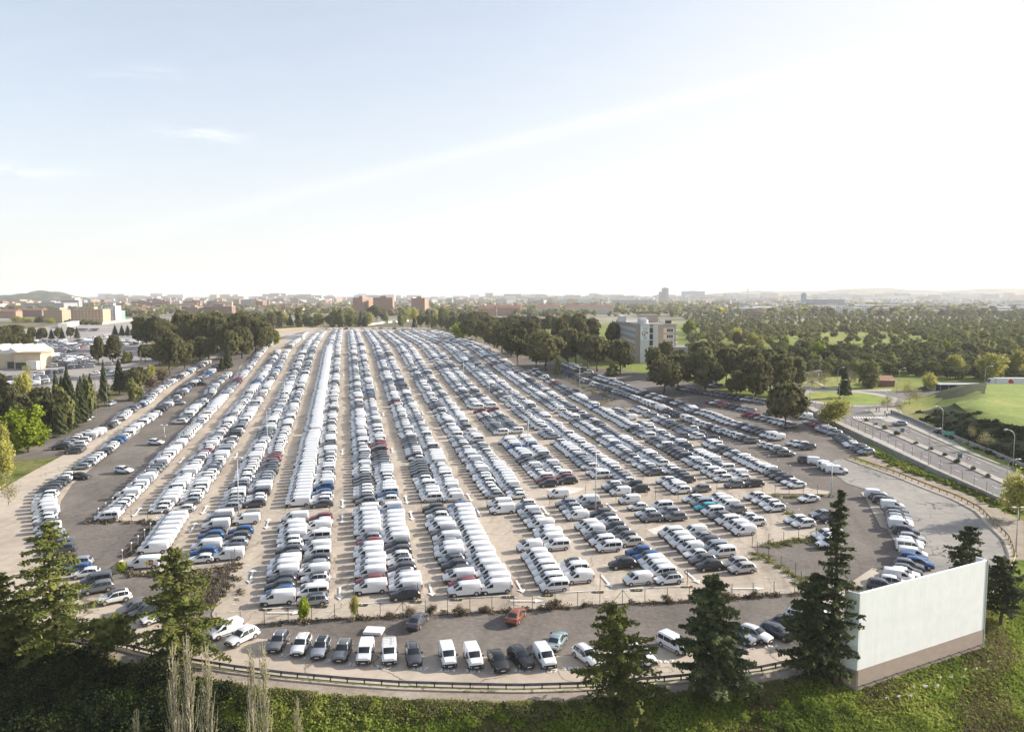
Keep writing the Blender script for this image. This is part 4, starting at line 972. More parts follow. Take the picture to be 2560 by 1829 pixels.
def kind_data(kind, var):
    key = (kind, var)
    if key in TREES: return TREES[key]
    sd_ = var * 17 + sum(map(ord, kind))
    if kind == 'pine': V, Fq = lobes_crown(sd_, nl=11, ncl=34, per=22, size=.058, z0=.30, flat=.85, jitter=.055); m = M['pine']; tm = trunk_mb(1, .035, sd_, 6, .3)
    elif kind == 'pinelow': V, Fq = lobes_crown(sd_, nl=8, ncl=22, per=11, size=.085, z0=.22, flat=.9); m = M['parkpine']; tm = trunk_mb(1, .035, sd_, 3, .3)
    elif kind == 'lime': V, Fq = lobes_crown(sd_, nl=11, ncl=30, per=18, size=.055, z0=.2, flat=1.1, hollow=.5); m = M['lime']; tm = trunk_mb(1, .025, sd_, 7, .35)
    elif kind == 'yellow': V, Fq = lobes_crown(sd_, nl=11, ncl=26, per=13, size=.045, z0=.25, flat=1.0, hollow=.3, jitter=.1); m = M['yellow']; tm = trunk_mb(1, .028, sd_, 9, .4, top=.6)
    elif kind == 'dull': V, Fq = lobes_crown(sd_, nl=8, ncl=22, per=9, size=.10, z0=.15, flat=1.1); m = M['dull']; tm = trunk_mb(1, .03, sd_, 3, .3)
    elif kind == 'bush': V, Fq = lobes_crown(sd_, nl=7, ncl=22, per=12, size=.10, z0=.02, flat=1.3, hollow=.4); m = M['dull']; tm = trunk_mb(1, .03, sd_, 3, .3, top=.4)
    elif kind == 'drybush': V, Fq = lobes_crown(sd_, nl=6, ncl=16, per=9, size=.07, z0=.02, flat=1.2, hollow=.2, jitter=.14); m = M['brownleaf']; tm = trunk_mb(1, .02, sd_, 6, .4, top=.4)
    elif kind == 'bare': V, Fq = lobes_crown(sd_, nl=9, ncl=16, per=6, size=.03, z0=.2, flat=1.2, hollow=.1, jitter=.12); m = M['bud']; tm = trunk_mb(1, .022, sd_, 14, .4, top=.7)
    elif kind in ('conifer', 'cypress'):
        g = np.random.default_rng(sd_); n = 4200 if kind == 'conifer' else 2600
        t = g.uniform(.10 if kind == 'conifer' else .03, 1, n) ** .9; an = g.uniform(0, 6.28, n)
        tier = np.abs(((t * 11) % 1) - .5)
        rr = .5 * (1 - t) ** (.85 if kind == 'conifer' else .5) * (.72 + .5 * tier) * (.75 + .35 * np.sin(an * 5 + t * 30)) * g.uniform(.55, 1.06, n)
        Pp = np.stack([np.cos(an) * rr, np.sin(an) * rr, t - .03 * rr], 1)
        Nn = np.stack([np.cos(an), np.sin(an), np.full(n, .7)], 1) + g.normal(size=(n, 3)) * .45
        V, Fq = quads(Pp, Nn, .058 * (1.15 - .6 * t), 1.0, g); m = M['cedar_dark'] if kind == 'conifer' else M['dull']; tm = trunk_mb(1, .028, sd_, 0, top=.95)
    elif kind == 'poplar':
        g = random.Random(sd_); mb = MB(); Pb = []
        mb.tube([(0, 0, -.02), (.005, 0, .3), (-.004, .004, .65), (0, 0, 1)], [.012, .009, .006, .0012], 6)
        for k in range(80):
            z = g.uniform(.06, .9); an = g.uniform(0, 6.28); L = (1 - z) * .36 * g.uniform(.5, 1.1) + .05; sp_ = .055 * g.uniform(.5, 1.3) * (1.25 - z * .75)
            a = Vector((0, 0, z)); dx = Vector((math.cos(an), math.sin(an), 0))
            b = a + dx * sp_ * .7 + Vector((0, 0, L * .35)); c = a + dx * sp_ + Vector((0, 0, L))
            mb.tube([a, b, c], [.0030, .0022, .0011], 3, cap=False)
            for s in range(8):
                t = g.uniform(.2, 1); p = (a.lerp(b, t * 2) if t < .5 else b.lerp(c, t * 2 - 1))
                Pb.append((p.x + g.gauss(0, .004), p.y + g.gauss(0, .004), p.z + g.gauss(0, .006)))
        Pb = np.array(Pb); V, Fq = quads(Pb, rng.normal(size=Pb.shape), .0075, 1.2); m = M['bud']; tm = mb
    crown = np_mesh('crown', V, Fq, m); tr = tm.mesh('trunk', M['palebark'] if kind in ('poplar', 'bare', 'yellow') else M['bark'], True)
    TREES[key] = (crown, tr); return TREES[key]
NV = {'pine': 6, 'pinelow': 5, 'lime': 3, 'yellow': 3, 'dull': 4, 'bush': 3, 'drybush': 3, 'bare': 3, 'conifer': 4, 'cypress': 3, 'poplar': 3}
tr_r = random.Random(5)
def tree_at(kind, x, y, z, w, h, name, label, cat='tree', group=None, mat=None):
    crown, tr = kind_data(kind, tr_r.randrange(NV[kind]))
    root = empty(name, (x, y, z), tr_r.uniform(0, 6.28), label, cat, group)
    root.scale = (w, w, h)
    c = child('crown', crown, root); child('trunk', tr, root)
    return root
def tree_px(kind, px, pb, ptop, wpx, name, label, cat='tree', group=None, hf=H, wide=1.12):
    x, y = P(px, pb); z = hf(x, y); h = height_at(y, ptop, pb); w = wpx / F * y * wide
    return tree_at(kind, x, y, z, w, h, name, label, cat, group)

# big near cedars, branch by branch
def cedar(px, pb, ptop, wpx, seed, label, mat='cedar', flat=0.0, lean=0.0, dens=1.0, low=.10, power=.8, group='cedars on the bank below the lot'):
    x, y = P(px, pb); z = H(x, y); Ht = height_at(y, ptop, pb); Rw = wpx / F * y * .64; power *= .88
    g = np.random.default_rng(seed); r = random.Random(seed)
    root = empty('cedar', (x, y, z - .3), 0, label, 'tree', group)
    tm = MB(); tp = [Vector((lean * t * Ht + .25 * math.sin(t * 5 + seed), .2 * math.sin(t * 7 + seed), t * Ht * .985)) for t in np.linspace(0, 1, 10)]
    br = max(.22, Ht * .021)
    tm.tube(tp, [br * (1 - .93 * t) + .02 for t in np.linspace(0, 1, 10)], 9)
    def tpos(f):
        i = min(8, int(f * 9)); return tp[i].lerp(tp[i + 1], f * 9 - i)
    Ps, Ns, Ss, Dr = [], [], [], []
    nb = int((44 + Ht * 2.0) * dens); fr = 0
    for b in range(nb):
        f = low + (1 - low) * ((b + r.random()) / nb) ** .92
        if flat: prof = (1.0 if f < .86 else (1 - f) / .14) * (.35 + .65 * min(1, (f - low) / .5))
        else: prof = (1 - f) ** power * (1.0 if f > low + .12 else .62 + .38 * (f - low) / .12)
        L = Rw * (prof * 1.02 + .04) * r.choice([r.uniform(.45, .8), r.uniform(.75, 1.15)])
        an = b * 2.399 + r.uniform(-.5, .5)
        s = tpos(f); up = r.uniform(.10, .32) + .25 * f; droop = r.uniform(.22, .5) * (1 - .4 * f)
        dirv = Vector((math.cos(an), math.sin(an), 0)); side = Vector((-math.sin(an), math.cos(an), 0))
        k = max(4, int(L / .42)); bp = []
        for i in range(k + 1):
            t = i / k; bp.append(s + dirv * (L * t) + Vector((0, 0, L * (up * t - droop * t * t))))
        tm.tube([bp[0], bp[k // 2], bp[-1]], [br * .30 * (1 - .6 * f), br * .17 * (1 - .6 * f), .012], 4, cap=False)
        for i in range(1, k + 1):
            t = i / k
            if t < .18 and r.random() < .6: continue
            wd = (.22 + .27 * L * (math.sin(math.pi * min(1, t * .88 + .08)))) * .62
            n = int((9 + 13 * wd) * dens)
            off = g.normal(size=(n, 1)) * wd * .55
            base_ = np.array(bp[i])[None, :] + off * np.array(side)[None, :] + g.uniform(-.22, .22, (n, 1)) * np.array(dirv)[None, :]
            base_[:, 2] += -np.abs(off[:, 0]) * .42 + g.normal(size=n) * .07 - g.exponential(.10, n)
            Ps.append(base_)
            nn = np.array(dirv)[None, :] * .25 + np.array([0, 0, 1.0])[None, :] + g.normal(size=(n, 3)) * .42 + np.array(side)[None, :] * np.sign(off) * .5
            Ns.append(nn); Ss.append(g.uniform(.13, .29, n))
            Dr.append(np.array(dirv)[None, :] * .7 + np.array(side)[None, :] * np.sign(off) * .8 + g.normal(size=(n, 3)) * .35)
    Pp = np.concatenate(Ps); Nn = np.concatenate(Ns); S_ = np.concatenate(Ss); Dv = np.concatenate(Dr)
    V, Fq = quads(Pp, Nn, S_, 2.0, g, droop=np.cross(Nn, Dv))
    link(bpy.data.objects.new('crown', np_mesh('crown', V, Fq, M[mat])), root)
    tm.build('trunk', M['bark'], root, True)
    return root
cedar(140, 1640, 1292, 205, 1, 'tall layered cedar left of the small flat-topped one, before the loop road', power=.72)
cedar(2, 1665, 1425, 170, 2, 'cedar cut by the left edge of the photo', power=.6)
cedar(62, 1600, 1468, 120, 3, 'dark cedar squeezed behind the tall left one', 'cedar_dark', power=.6)
cedar(270, 1668, 1538, 150, 4, 'small flat-topped cedar with a bare trunk', flat=1, low=.45)
cedar(446, 1662, 1360, 222, 5, 'large spreading cedar at the end of the left loop road, poplars before it', power=.66, dens=1.1)
cedar(1547, 1790, 1500, 222, 6, 'ragged green cedar in the middle foreground, left of the darkest one', power=.62, lean=-.05)
cedar(1781, 1742, 1428, 196, 7, 'darkest and densest cedar, left of the screen cedars', 'cedar_dark', power=.72, dens=1.7)
cedar(2085, 1712, 1214, 118, 8, 'tallest slim cedar rising just left of the blank white screen', 'cedar_dark', power=.7, dens=1.0)
cedar(2030, 1700, 1425, 140, 9, 'bushy cedar leaning against the left side of the tall slim one', 'cedar_dark', power=.5, dens=1.5)
cedar(2405, 1548, 1306, 150, 10, 'cedar whose pointed top shows above the white screen', 'cedar_dark', power=.7)
cedar(2502, 1562, 1385, 130, 12, 'cedar with a bare trunk right of the white screen', 'cedar_dark', power=.6, low=.22)
for px, pt, wp, Y, lb in ((465, 1578, 52, 76, 'tallest bare poplar before the spreading cedar'), (512, 1600, 50, 74, 'pale bare poplar right of the tallest one'), (340, 1768, 46, 72, 'bare poplar top poking up at the bottom left'), (625, 1610, 44, 76, 'slender bare poplar at the left end of the guard rail view'),
                    (655, 1600, 48, 75, 'bare poplar with catkins, rightmost of the tall ones'), (742, 1738, 60, 73, 'short bare poplar top right of the tall poplars'), (430, 1600, 36, 73, 'thin bare poplar left of the tallest one')):
    a, b = ray(px, pt); X = a * Y; z = H(X, Y); zt = EH + b * Y
    tree_at('poplar', X, Y, z, (zt - z) * .9, zt - z, 'poplar', lb, 'tree', 'bare poplars at the foot of the bank')

def grove(items, name, where, group, kind='pine', desc='round dark pine'):
    items = sorted(items, key=lambda i: i[0])
    for n, it in enumerate(items):
        px, pb, pt, wp = it[:4]; kd = it[4] if len(it) > 4 else kind; ds = it[5] if len(it) > 5 else desc
        tree_px(kd, px, pb, pt, wp, name if len(it) < 7 else it[6], f'{ds}, {nth(n + 1)} from the left {where}', 'tree', group)
grove([(70, 1130, 1016, 106, 'lime', 'bright lime green broad tree'), (48, 1020, 962, 16, 'cypress', 'narrow green cypress'), (58, 1008, 938, 46, 'yellow', 'pale yellow budding tree'), (105, 1030, 972, 60, 'pine', 'flat dark pine'), (144, 1068, 928, 46, 'conifer', 'slim dark conifer'),
       (120, 1075, 970, 60, 'conifer', 'bushy conifer'), (172, 1062, 915, 54, 'conifer', 'dark conifer'), (160, 1085, 980, 56, 'dull', 'olive tree'), (199, 1050, 952, 44, 'conifer', 'dark conifer'), (220, 1044, 950, 34, 'dull', 'brownish tree'),
       (241, 1040, 908, 30, 'poplar', 'tall pale bare poplar'), (262, 1012, 900, 34, 'conifer', 'slim conifer'), (269, 1025, 930, 16, 'poplar', 'thin bare poplar'), (299, 985, 895, 44, 'conifer', 'broad dark conifer'), (345, 985, 918, 44, 'pine', 'round dark pine'),
       (354, 945, 874, 50, 'poplar', 'cluster of bare poplar stems'), (134, 1076, 965, 20, 'poplar', 'white stemmed bare poplar'), (190, 1066, 985, 34, 'conifer', 'low dark conifer'), (92, 1060, 985, 44, 'conifer', 'dark conifer'), (25, 1065, 975, 50, 'pine', 'dark pine'), (5, 1010, 940, 40, 'pine', 'dark pine'), (378, 960, 915, 22, 'yellow', 'small yellowish tree'),
       (135, 1060, 975, 60, 'conifer', 'broad dark conifer'), (158, 1052, 940, 54, 'conifer', 'broad dark conifer'), (182, 1058, 950, 52, 'conifer', 'broad dark conifer'), (205, 1046, 940, 46, 'conifer', 'broad dark conifer'), (228, 1034, 935, 44, 'conifer', 'broad dark conifer'), (150, 1092, 1010, 50, 'conifer', 'low broad conifer'), (176, 1080, 1000, 50, 'conifer', 'low broad conifer'), (208, 1058, 985, 44, 'conifer', 'low broad conifer'),
       (105, 1085, 1005, 56, 'pine', 'dark spreading pine'), (60, 1075, 990, 60, 'pine', 'dark spreading pine'), (30, 1100, 1010, 60, 'conifer', 'broad dark conifer'), (0, 1080, 980, 60, 'conifer', 'broad dark conifer'), (320, 985, 935, 40, 'drybush', 'reddish dry bush'), (375, 975, 940, 44, 'drybush', 'dry brown bush'), (405, 955, 925, 50, 'drybush', 'dry brown bush'), (335, 1000, 950, 40, 'bush', 'green bush'), (8, 1195, 1110, 60, 'yellow', 'yellow leafed shrub tree'), (22, 1265, 1190, 50, 'bare', 'pale twiggy tree'), (0, 1150, 1060, 46, 'yellow', 'yellow green tree'), (75, 965, 905, 26, 'bare', 'pale twiggy tree'), (318, 908, 874, 36, 'bush', 'low dense round bush')],
      'tree', 'along the left access road', 'trees along the left access road')
grove([(246, 912, 847, 30), (282, 908, 843, 44), (363, 905, 862, 32), (382, 903, 860, 34), (424, 938, 836, 78), (462, 922, 862, 50), (440, 900, 850, 44), (482, 906, 850, 40), (500, 900, 845, 46), (521, 905, 850, 40), (569, 926, 862, 32, 'conifer', 'pointed dark conifer'), (555, 928, 890, 24, 'conifer', 'small pointed conifer'), (398, 915, 868, 34)],
      'pine_tree', 'between factory yard and left rows', 'pines between the factory yard and the left rows')
grove([(62 + 16 * i + (3 if i % 3 else -3), 851 - i * .3, 819 + (i * 7) % 6 - i * .4, 19, 'pine' if i % 2 else 'conifer', 'small dark street pine') for i in range(9)] + [(x, 842, 812, 20, 'conifer', 'small dark street pine') for x in (288, 305, 320, 335, 345)], 'pine_tree', 'of the row across the factory yard', 'pines in a row across the factory yard')
gg = random.Random(9)
grove([(40 + i * 17, 806 + gg.uniform(-2, 4), 792 + gg.uniform(-3, 3), 26, gg.choice(['yellow', 'yellow', 'dull']), 'pale budding tree') for i in range(7)] + [(170 + i * 15, 812, 801 + gg.uniform(-2, 2), 20, 'dull', 'low olive bush tree') for i in range(6)], 'tree', 'before the tan apartment blocks', 'trees before the tan apartment blocks')
grove([(5, 880, 838, 50), (30, 884, 840, 50), (58, 882, 838, 46), (80, 880, 850, 34), (10, 860, 815, 34), (30, 858, 812, 26), (48, 858, 814, 28)], 'pine_tree', 'above the sawtooth factory', 'pines behind the sawtooth factory')
grove([(352 + i * 19 + gg.uniform(-6, 6), 862 + gg.uniform(-4, 12) + i * .9, 800 + gg.uniform(-9, 8) - i * .7, 46) for i in range(15)] + [(540 + i * 20 + gg.uniform(-5, 5), 880 - i * .5 + gg.uniform(-6, 6), 808 + gg.uniform(-8, 6), 52) for i in range(7)] + [(580, 905, 830, 52), (605, 896, 822, 50), (640, 885, 810, 56), (664, 872, 806, 46), (689, 862, 830, 24, 'lime', 'bright green shrub tree'), (625, 872, 800, 50), (655, 858, 800, 44)],
      'pine_tree', 'of the dense left pine belt', 'pines in the dense belt on the left')
grove([(450 + i * 15 + gg.uniform(-5, 5), 822 + gg.uniform(-4, 8), 784 + gg.uniform(-8, 8), 30, gg.choice(['pine', 'pine', 'dull', 'pine']), 'dark rounded tree') for i in range(17)] + [(700 + i * 15 + gg.uniform(-5, 5), 817 + gg.uniform(-2, 2), 783 + gg.uniform(-8, 9), 24, gg.choice(['pine', 'dull', 'conifer', 'yellow', 'dull']), 'dark or pale green tree') for i in range(16)] +
      [(941, 803, 764, 40, 'pine', 'large dark pine'), (902, 818, 775, 22, 'conifer', 'tall pointed conifer'), (850, 818, 784, 24), (870, 817, 786, 24), (912, 818, 790, 18, 'conifer', 'small conifer'), (963, 803, 780, 20, 'dull', 'green tree'), (880, 800, 770, 28, 'yellow', 'pale green tree'), (845, 798, 774, 28, 'yellow', 'pale green tree')],
      'tree', 'behind the far end of lot', 'trees behind the far left end of the lot')
grove([(1000 + i * 13 + gg.uniform(-4, 4), 806 + gg.uniform(-3, 9), 776 + gg.uniform(-5, 9), 24, gg.choice(['yellow', 'dull', 'dull', 'pine', 'conifer']), 'small far tree') for i in range(14)] + [(1036, 822, 792, 18, 'conifer', 'pointed conifer'), (1052, 822, 790, 22), (1070, 822, 792, 22), (1086, 823, 790, 20, 'dull', 'olive tree'), (1104, 824, 786, 22), (1118, 825, 788, 22, 'dull', 'olive tree'), (1133, 826, 793, 22),
       (1150, 850, 811, 46, 'lime', 'lone lime green domed tree')], 'tree', 'right of the brick towers', 'trees behind the far right end of the lot')
grove([(1160 + i * 17 + gg.uniform(-5, 5), 822 + i * 1.2 + gg.uniform(-3, 6), 784 + gg.uniform(-5, 8) + i * .5, 42) for i in range(19)] + [(1170, 852, 800, 40), (1190, 858, 800, 44), (1212, 862, 805, 46), (1236, 870, 808, 50), (1255, 880, 815, 52), (1278, 890, 812, 56), (1228, 848, 792, 44)],
      'pine_tree', 'of the pine belt right of the lot', 'pines in the belt right of the lot')
grove([(1294, 912, 822, 82), (1322, 890, 800, 56), (1364, 925, 828, 86), (1393, 936, 890, 24, 'cypress', 'light green pointed conifer'), (1340, 926, 850, 50), (1420, 915, 830, 56), (1440, 912, 830, 62), (1470, 920, 838, 54), (1493, 928, 845, 68), (1512, 905, 850, 46), (1551, 935, 858, 60), (1528, 940, 910, 34, 'bush', 'low green bush'), (1400, 880, 800, 48), (1450, 876, 800, 46), (1480, 870, 802, 40), (1530, 872, 806, 40)],
      'pine_tree', 'in front of the office block left side', 'pines left of the office block')
grove([(1637, 948, 876, 54), (1668, 932, 860, 52), (1660, 985, 900, 78), (1694, 975, 890, 70), (1700, 940, 880, 40), (1755, 935, 861, 52), (1763, 978, 876, 76), (1815, 962, 871, 64), (1790, 970, 905, 50), (1850, 960, 880, 56), (1873, 978, 877, 78), (1888, 1003, 908, 80), (1920, 960, 880, 56), (1948, 992, 891, 64), (1985, 988, 894, 54), (1963, 1072, 962, 92, 'pine', 'lone leaning pine, nearest the lot'), (1925, 985, 915, 60), (1840, 990, 930, 50)],
      'pine_tree', 'between office and roundabout', 'pines between the office and the roundabout')
grove([(2111, 996, 915, 42, 'conifer', 'dark pyramid cedar on the roundabout'), (2170, 968, 910, 54, 'dull', 'bushy dark tree'), (2322, 976, 935, 38, 'yellow', 'small yellow green tree'), (2218, 1028, 985, 40, 'bare', 'bare twiggy tree'), (2246, 1036, 995, 30, 'bare', 'bare twiggy tree'), (2273, 1012, 958, 44, 'bare', 'pale bare tree'), (2290, 1006, 965, 34, 'bare', 'pale bare tree'), (2086, 1064, 997, 88, 'yellow', 'yellow willow growing by the wall'),
       (2427, 1100, 1062, 26, 'bare', 'bare sapling on the dark slope'), (2469, 1118, 1080, 48, 'bare', 'bare bushy tree on the dark slope'), (2030, 968, 925, 46, 'bare', 'purplish bare tree'), (2060, 968, 925, 46, 'bare', 'purplish bare tree'), (2126, 965, 925, 40, 'bare', 'purplish bare tree'), (2548, 1300, 1185, 84, 'yellow', 'yellow willow at the right edge')],
      'tree', 'around the avenue', 'trees around the roundabout and avenue')
park = []
for px, pb, pt, wp, kd, ds in ((2038, 900, 862, 46, 'lime', 'bright green round tree'), (2385, 935, 890, 44, 'yellow', 'pale yellow green tree'), (2480, 955, 888, 78, 'yellow', 'large yellow green tree'), (2545, 945, 880, 50, 'yellow', 'yellow green tree'), (1722, 838, 806, 36, 'lime', 'bright green round tree'), (1837, 860, 821, 38, 'yellow', 'pale lime tree'), (1882, 870, 834, 30, 'yellow', 'pale lime tree'), (1845, 866, 832, 30, 'pine', 'dark round pine'), (1958, 875, 845, 28, 'lime', 'light green tree'), (2365, 880, 855, 24, 'lime', 'light green tree')):
    park.append((px, pb, pt, wp, kd, ds))
grove(park, 'tree', 'among the park trees', 'brighter trees standing out in the park')
pr = random.Random(21); cntp = 0; farT = []
def clearing(px, pb): return (((px - 2130) / 190) ** 2 + ((pb - 856) / 24) ** 2 < 1 and pr.random() > .28) or (1760 < px < 2000 and 850 < pb < 872 and pr.random() > .4)
near_pts = []
pyy = 968.0
while pyy > 786:
    st = 4.2 if pyy > 900 else (3.0 if pyy > 850 else 2.0)
    y_here = P(2100, pyy)[1]
    sp_px = max(6.5, 10.5 / y_here * F)
    px = 1700 + pr.uniform(0, sp_px)
    while px < 2640:
        ok = not (pyy > 940 and px < 2340) and not (pyy > 905 and px < 2010) and not (px < 1990 and 858 < pyy < 905 and abs(pyy - (860 + (px - 1716) * .12)) < 9)
        ok = ok and not (px < 1720 and pyy > 800) and not clearing(px, pyy) and not (pyy > 952 and px > 2330)
        if ok: near_pts.append((px + pr.uniform(-4, 4), pyy + pr.uniform(-1.5, 1.5)))
        px += sp_px * pr.uniform(.7, 1.35)
    pyy -= st * pr.uniform(.8, 1.2)
for px, pb in near_pts:
    x, y = P(px, pb); w_ = pr.uniform(4.8, 8.0); h_ = w_ * pr.uniform(.62, .85)
    kd = pr.choices(['pinelow', 'dull'], [7, 2.2])[0]
    if y < 420 and cntp < 200:
        cntp += 1
        tree_at(kd, x, y, H(x, y), w_, h_, 'pine_tree' if kd == 'pinelow' else 'tree', 'small round dark pine among hundreds in the park right of the lot' if kd == 'pinelow' else 'small olive green tree among the park pines', 'tree', 'small round pines of the park' if kd == 'pinelow' else 'olive trees of the park')
    else: farT.append((x, y, w_, h_, kd))
def tree_stuff(name, label, items, lod=(6, 12, 5, .17), seed=1, mats=None):
    g = np.random.default_rng(seed); Vs = []; Fs = []; Ms = []; n0 = 0; temps = {}
    mk = {'pinelow': 0, 'dull': 1, 'yellow': 2, 'brown': 3}
    for q in range(5):
        temps[q] = lobes_crown(100 + q, nl=lod[0], ncl=lod[1], per=lod[2], size=lod[3], z0=.18, flat=1.0)
    for x, y, w_, h_, kd in items:
        V, Fq = temps[g.integers(5)]; a = g.uniform(0, 6.28); c, s = math.cos(a), math.sin(a)
        Q = np.empty_like(V); Q[:, 0] = (V[:, 0] * c - V[:, 1] * s) * w_ + x; Q[:, 1] = (V[:, 0] * s + V[:, 1] * c) * w_ + y; Q[:, 2] = V[:, 2] * h_ + H(x, y) - .1 * h_
        Vs.append(Q); Fs.append(Fq + n0); n0 += len(V); Ms.append(np.full(len(Fq), mk[kd]))
    me = np_mesh(name, np.concatenate(Vs), np.concatenate(Fs), [M['parkpine'], M['dull'], M['yellow'], M['brownleaf']], np.concatenate(Ms))
    return tag(link(bpy.data.objects.new(name, me)), label, 'woodland', kind='stuff')
near_f = [t for t in farT if t[1] < 620]; far_f = [t for t in farT if t[1] >= 620]
tree_stuff('park_woodland', 'middle distance woodland of small round pines right of the lot', near_f, (7, 14, 8, .12))
tree_stuff('far_woodland', 'far woodland of dark pines reaching the industrial sheds', far_f, (5, 8, 5, .19), 2)
# scattered far greenery through the city
cg = random.Random(33); far2 = []
for i in range(2600):
    px = cg.uniform(-40, 2620); u = cg.random(); pb = 744.5 + 48 * u ** 2.0
    if 620 < px < 1250 and pb > 790: continue
    if px < 620 and pb > 800: continue
    x, y = P(px, pb)
    k = cg.random()
    if pb < 752 and k < .5: continue
    for c_ in range(cg.choice([1, 2, 3])):
        w_ = cg.uniform(8, 17); far2.append((x + cg.uniform(-25, 25), y + cg.uniform(-30, 30), w_ * 1.2, w_ * .8, cg.choices(['pinelow', 'dull', 'yellow', 'brown'], [4, 5, 1.6 if px > 500 else 1.2, 2])[0]))
tree_stuff('city_greenery', 'hazy scattered trees between the far buildings', far2, (4, 6, 4, .27), 3)

# scrub and grass masses
def blades(name, label, n, region, size, mat, seed, tall=1.0, clump=3, hf=None, kind='stuff', nz=.6):
    g = np.random.default_rng(seed); pts = []
    while len(pts) < n:
        p = region(g)
        if p is not None: pts.append(p)
    pts = np.array(pts); n = len(pts); Pp = np.repeat(pts, clump, 0) + g.normal(size=(n * clump, 3)) * np.array([.16, .16, .05])
    S = g.uniform(.6, 1.4, n * clump) * size
    nn = g.normal(size=(n * clump, 3)) * np.array([1, 1, nz]) + np.array([0, 0, nz * .6])
    V, Fq = quads(Pp, nn, S, tall, g)
    return tag(link(bpy.data.objects.new(name, np_mesh(name, V, Fq, mat))), label, kind=kind)
def bank(g):
    x = g.uniform(-75, 95); y = g.uniform(52, 118); d = yedge(x) - y
    if d < 3.3: return None
    a, b = proj(x, y, H(x, y))
    if a < -60 or a > 2620 or b > 1900 or b < 0: return None
    if a < 520 and g.random() < .5: return None
    return (x, y, H(x, y) + .12)
blades('bank_grass', 'rough green grass covering the near bank', 26000, bank, .20, M['grassblade'], 4, 1.1, nz=1.6)
def bankdry(g):
    p = bank(g)
    if p is None: return None
    s = math.sin(p[0] * .21 + 2) + math.sin(p[1] * .33 + p[0] * .1) + math.sin(p[0] * .5 - p[1] * .3)
    return p if s + g.normal() * .5 > .9 else None
blades('dry_grass', 'tufts of dry straw coloured grass on the near bank', 9000, bankdry, .20, M['drygrass'], 5, 1.2)
def edgeweeds(g):
    x = g.uniform(-55, 62); d = abs(g.normal()) * .9 + 3.2; y = yedge(x) - d
    s = math.sin(x * .7) + math.sin(x * 1.9 + 1)
    return (x, y, H(x, y) + .25) if s + g.normal() * .6 > 0 else None
blades('edge_weeds', 'leafy weeds along the top of the bank', 9000, edgeweeds, .17, M['dull'], 6, 1.0)
def clumps(name, label, centres, mat, seed, per=260, leaf=.26):
    g = np.random.default_rng(seed); Ps, Ns, Ss = [], [], []
    for x, y, r_, h_ in centres:
        d = g.normal(size=(per, 3)); d[:, 2] = np.abs(d[:, 2]); d /= np.linalg.norm(d, axis=1, keepdims=True)
        rad = g.uniform(.55, 1.08, (per, 1)) * (1 + .25 * np.sin(d[:, :1] * 7 + x) * np.sin(d[:, 1:2] * 6 + y))
        Ps.append(np.array([x, y, H(x, y) - .2]) + d * rad * np.array([r_, r_, h_])); Ns.append(d + g.normal(size=(per, 3)) * .6); Ss.append(g.uniform(.6, 1.4, per) * leaf)
    V, Fq = quads(np.concatenate(Ps), np.concatenate(Ns), np.concatenate(Ss), 1.0, g)
    return tag(link(bpy.data.objects.new(name, np_mesh(name, V, Fq, mat))), label, kind='stuff')
sg = random.Random(8); cs = []
for i in range(330):
    px = sg.uniform(-60, 640) ** 1.0; pb = sg.uniform(1640, 2050)
    if px > 420 and sg.random() < .45: continue
    x, y = P(px, min(pb, 1826))
    if pb > 1826: y -= (pb - 1826) * .03
    if yedge(x) - y < 4: continue
    cs.append((x, y, sg.uniform(1.2, 2.6), sg.uniform(1.2, 3.2)))
clumps('shade_toned_scrub', 'tangled scrub filling the lower left bank, shade put into its dark colour', cs, M['scrub'], 7, 380, .19)
cs = []
for i in range(70):
    px = sg.uniform(560, 2560); pb = sg.uniform(1742, 1835); x, y = P(px, pb)
    if yedge(x) - y < 4.2 or (px > 2100 and sg.random() < .6): continue
    cs.append((x, y, sg.uniform(.6, 1.5), sg.uniform(.5, 1.2)))
clumps('bank_bushes', 'low leafy bushes scattered over the near bank', cs, M['grassblade'], 8, 420, .13)
def along(pts, n, spread, hf=None, r=None):
    r = r or sg; w = [Vector(P(*p)) for p in pts]; out = []
    for i in range(n):
        k = r.randrange(len(w) - 1); L = [(w[j + 1] - w[j]).length for j in range(len(w) - 1)]
        t = r.uniform(0, sum(L)); k = 0
        while k < len(L) - 1 and t > L[k]: t -= L[k]; k += 1
        p = w[k].lerp(w[k + 1], t / L[k]); out.append((p.x + r.gauss(0, spread), p.y + r.gauss(0, spread * .5), r.uniform(.4, 1.0), r.uniform(.35, .95)))
    return out
FB = T('b2', 0, 590, 560, 535, 1100, 520, 1700, 480, 2200, 455) + T('b3', 130, 450, 800, 400, 1500, 372, 1900, 345) + [(1920, 1490), (2010, 1485)]
clumps('fence_weeds', 'brown dry weeds growing along the front fence', along(FB, 130, .5), M['brownleaf'], 9, 90, .16)
clumps('left_fence_weeds', 'brown weeds along the left fence corner', along(T('r5', 1950, 10, 1560, 450, 1150, 850, 850, 1090), 110, .5) + along(T('r5', 850, 1095, 1100, 1085, 1420, 1090, 1430, 1120, 1280, 1270, 1130, 1400), 70, .8) + along([(318, 1436), (400, 1440), (501, 1437), (540, 1425), (586, 1412), (570, 1450), (552, 1500)], 90, 1.0), M['brownleaf'], 10, 90, .2)
cs = []
for i in range(70):
    px = sg.uniform(505, 575); pb = sg.uniform(1436, 1520)
    if px > 586 - (pb - 1408) * .45: continue
    x, y = P(px, pb); cs.append((x, y, 1.0, .6))
clumps('bramble_patch', 'brown bramble patch behind the spreading cedar', cs, M['brownleaf'], 12, 110, .18)
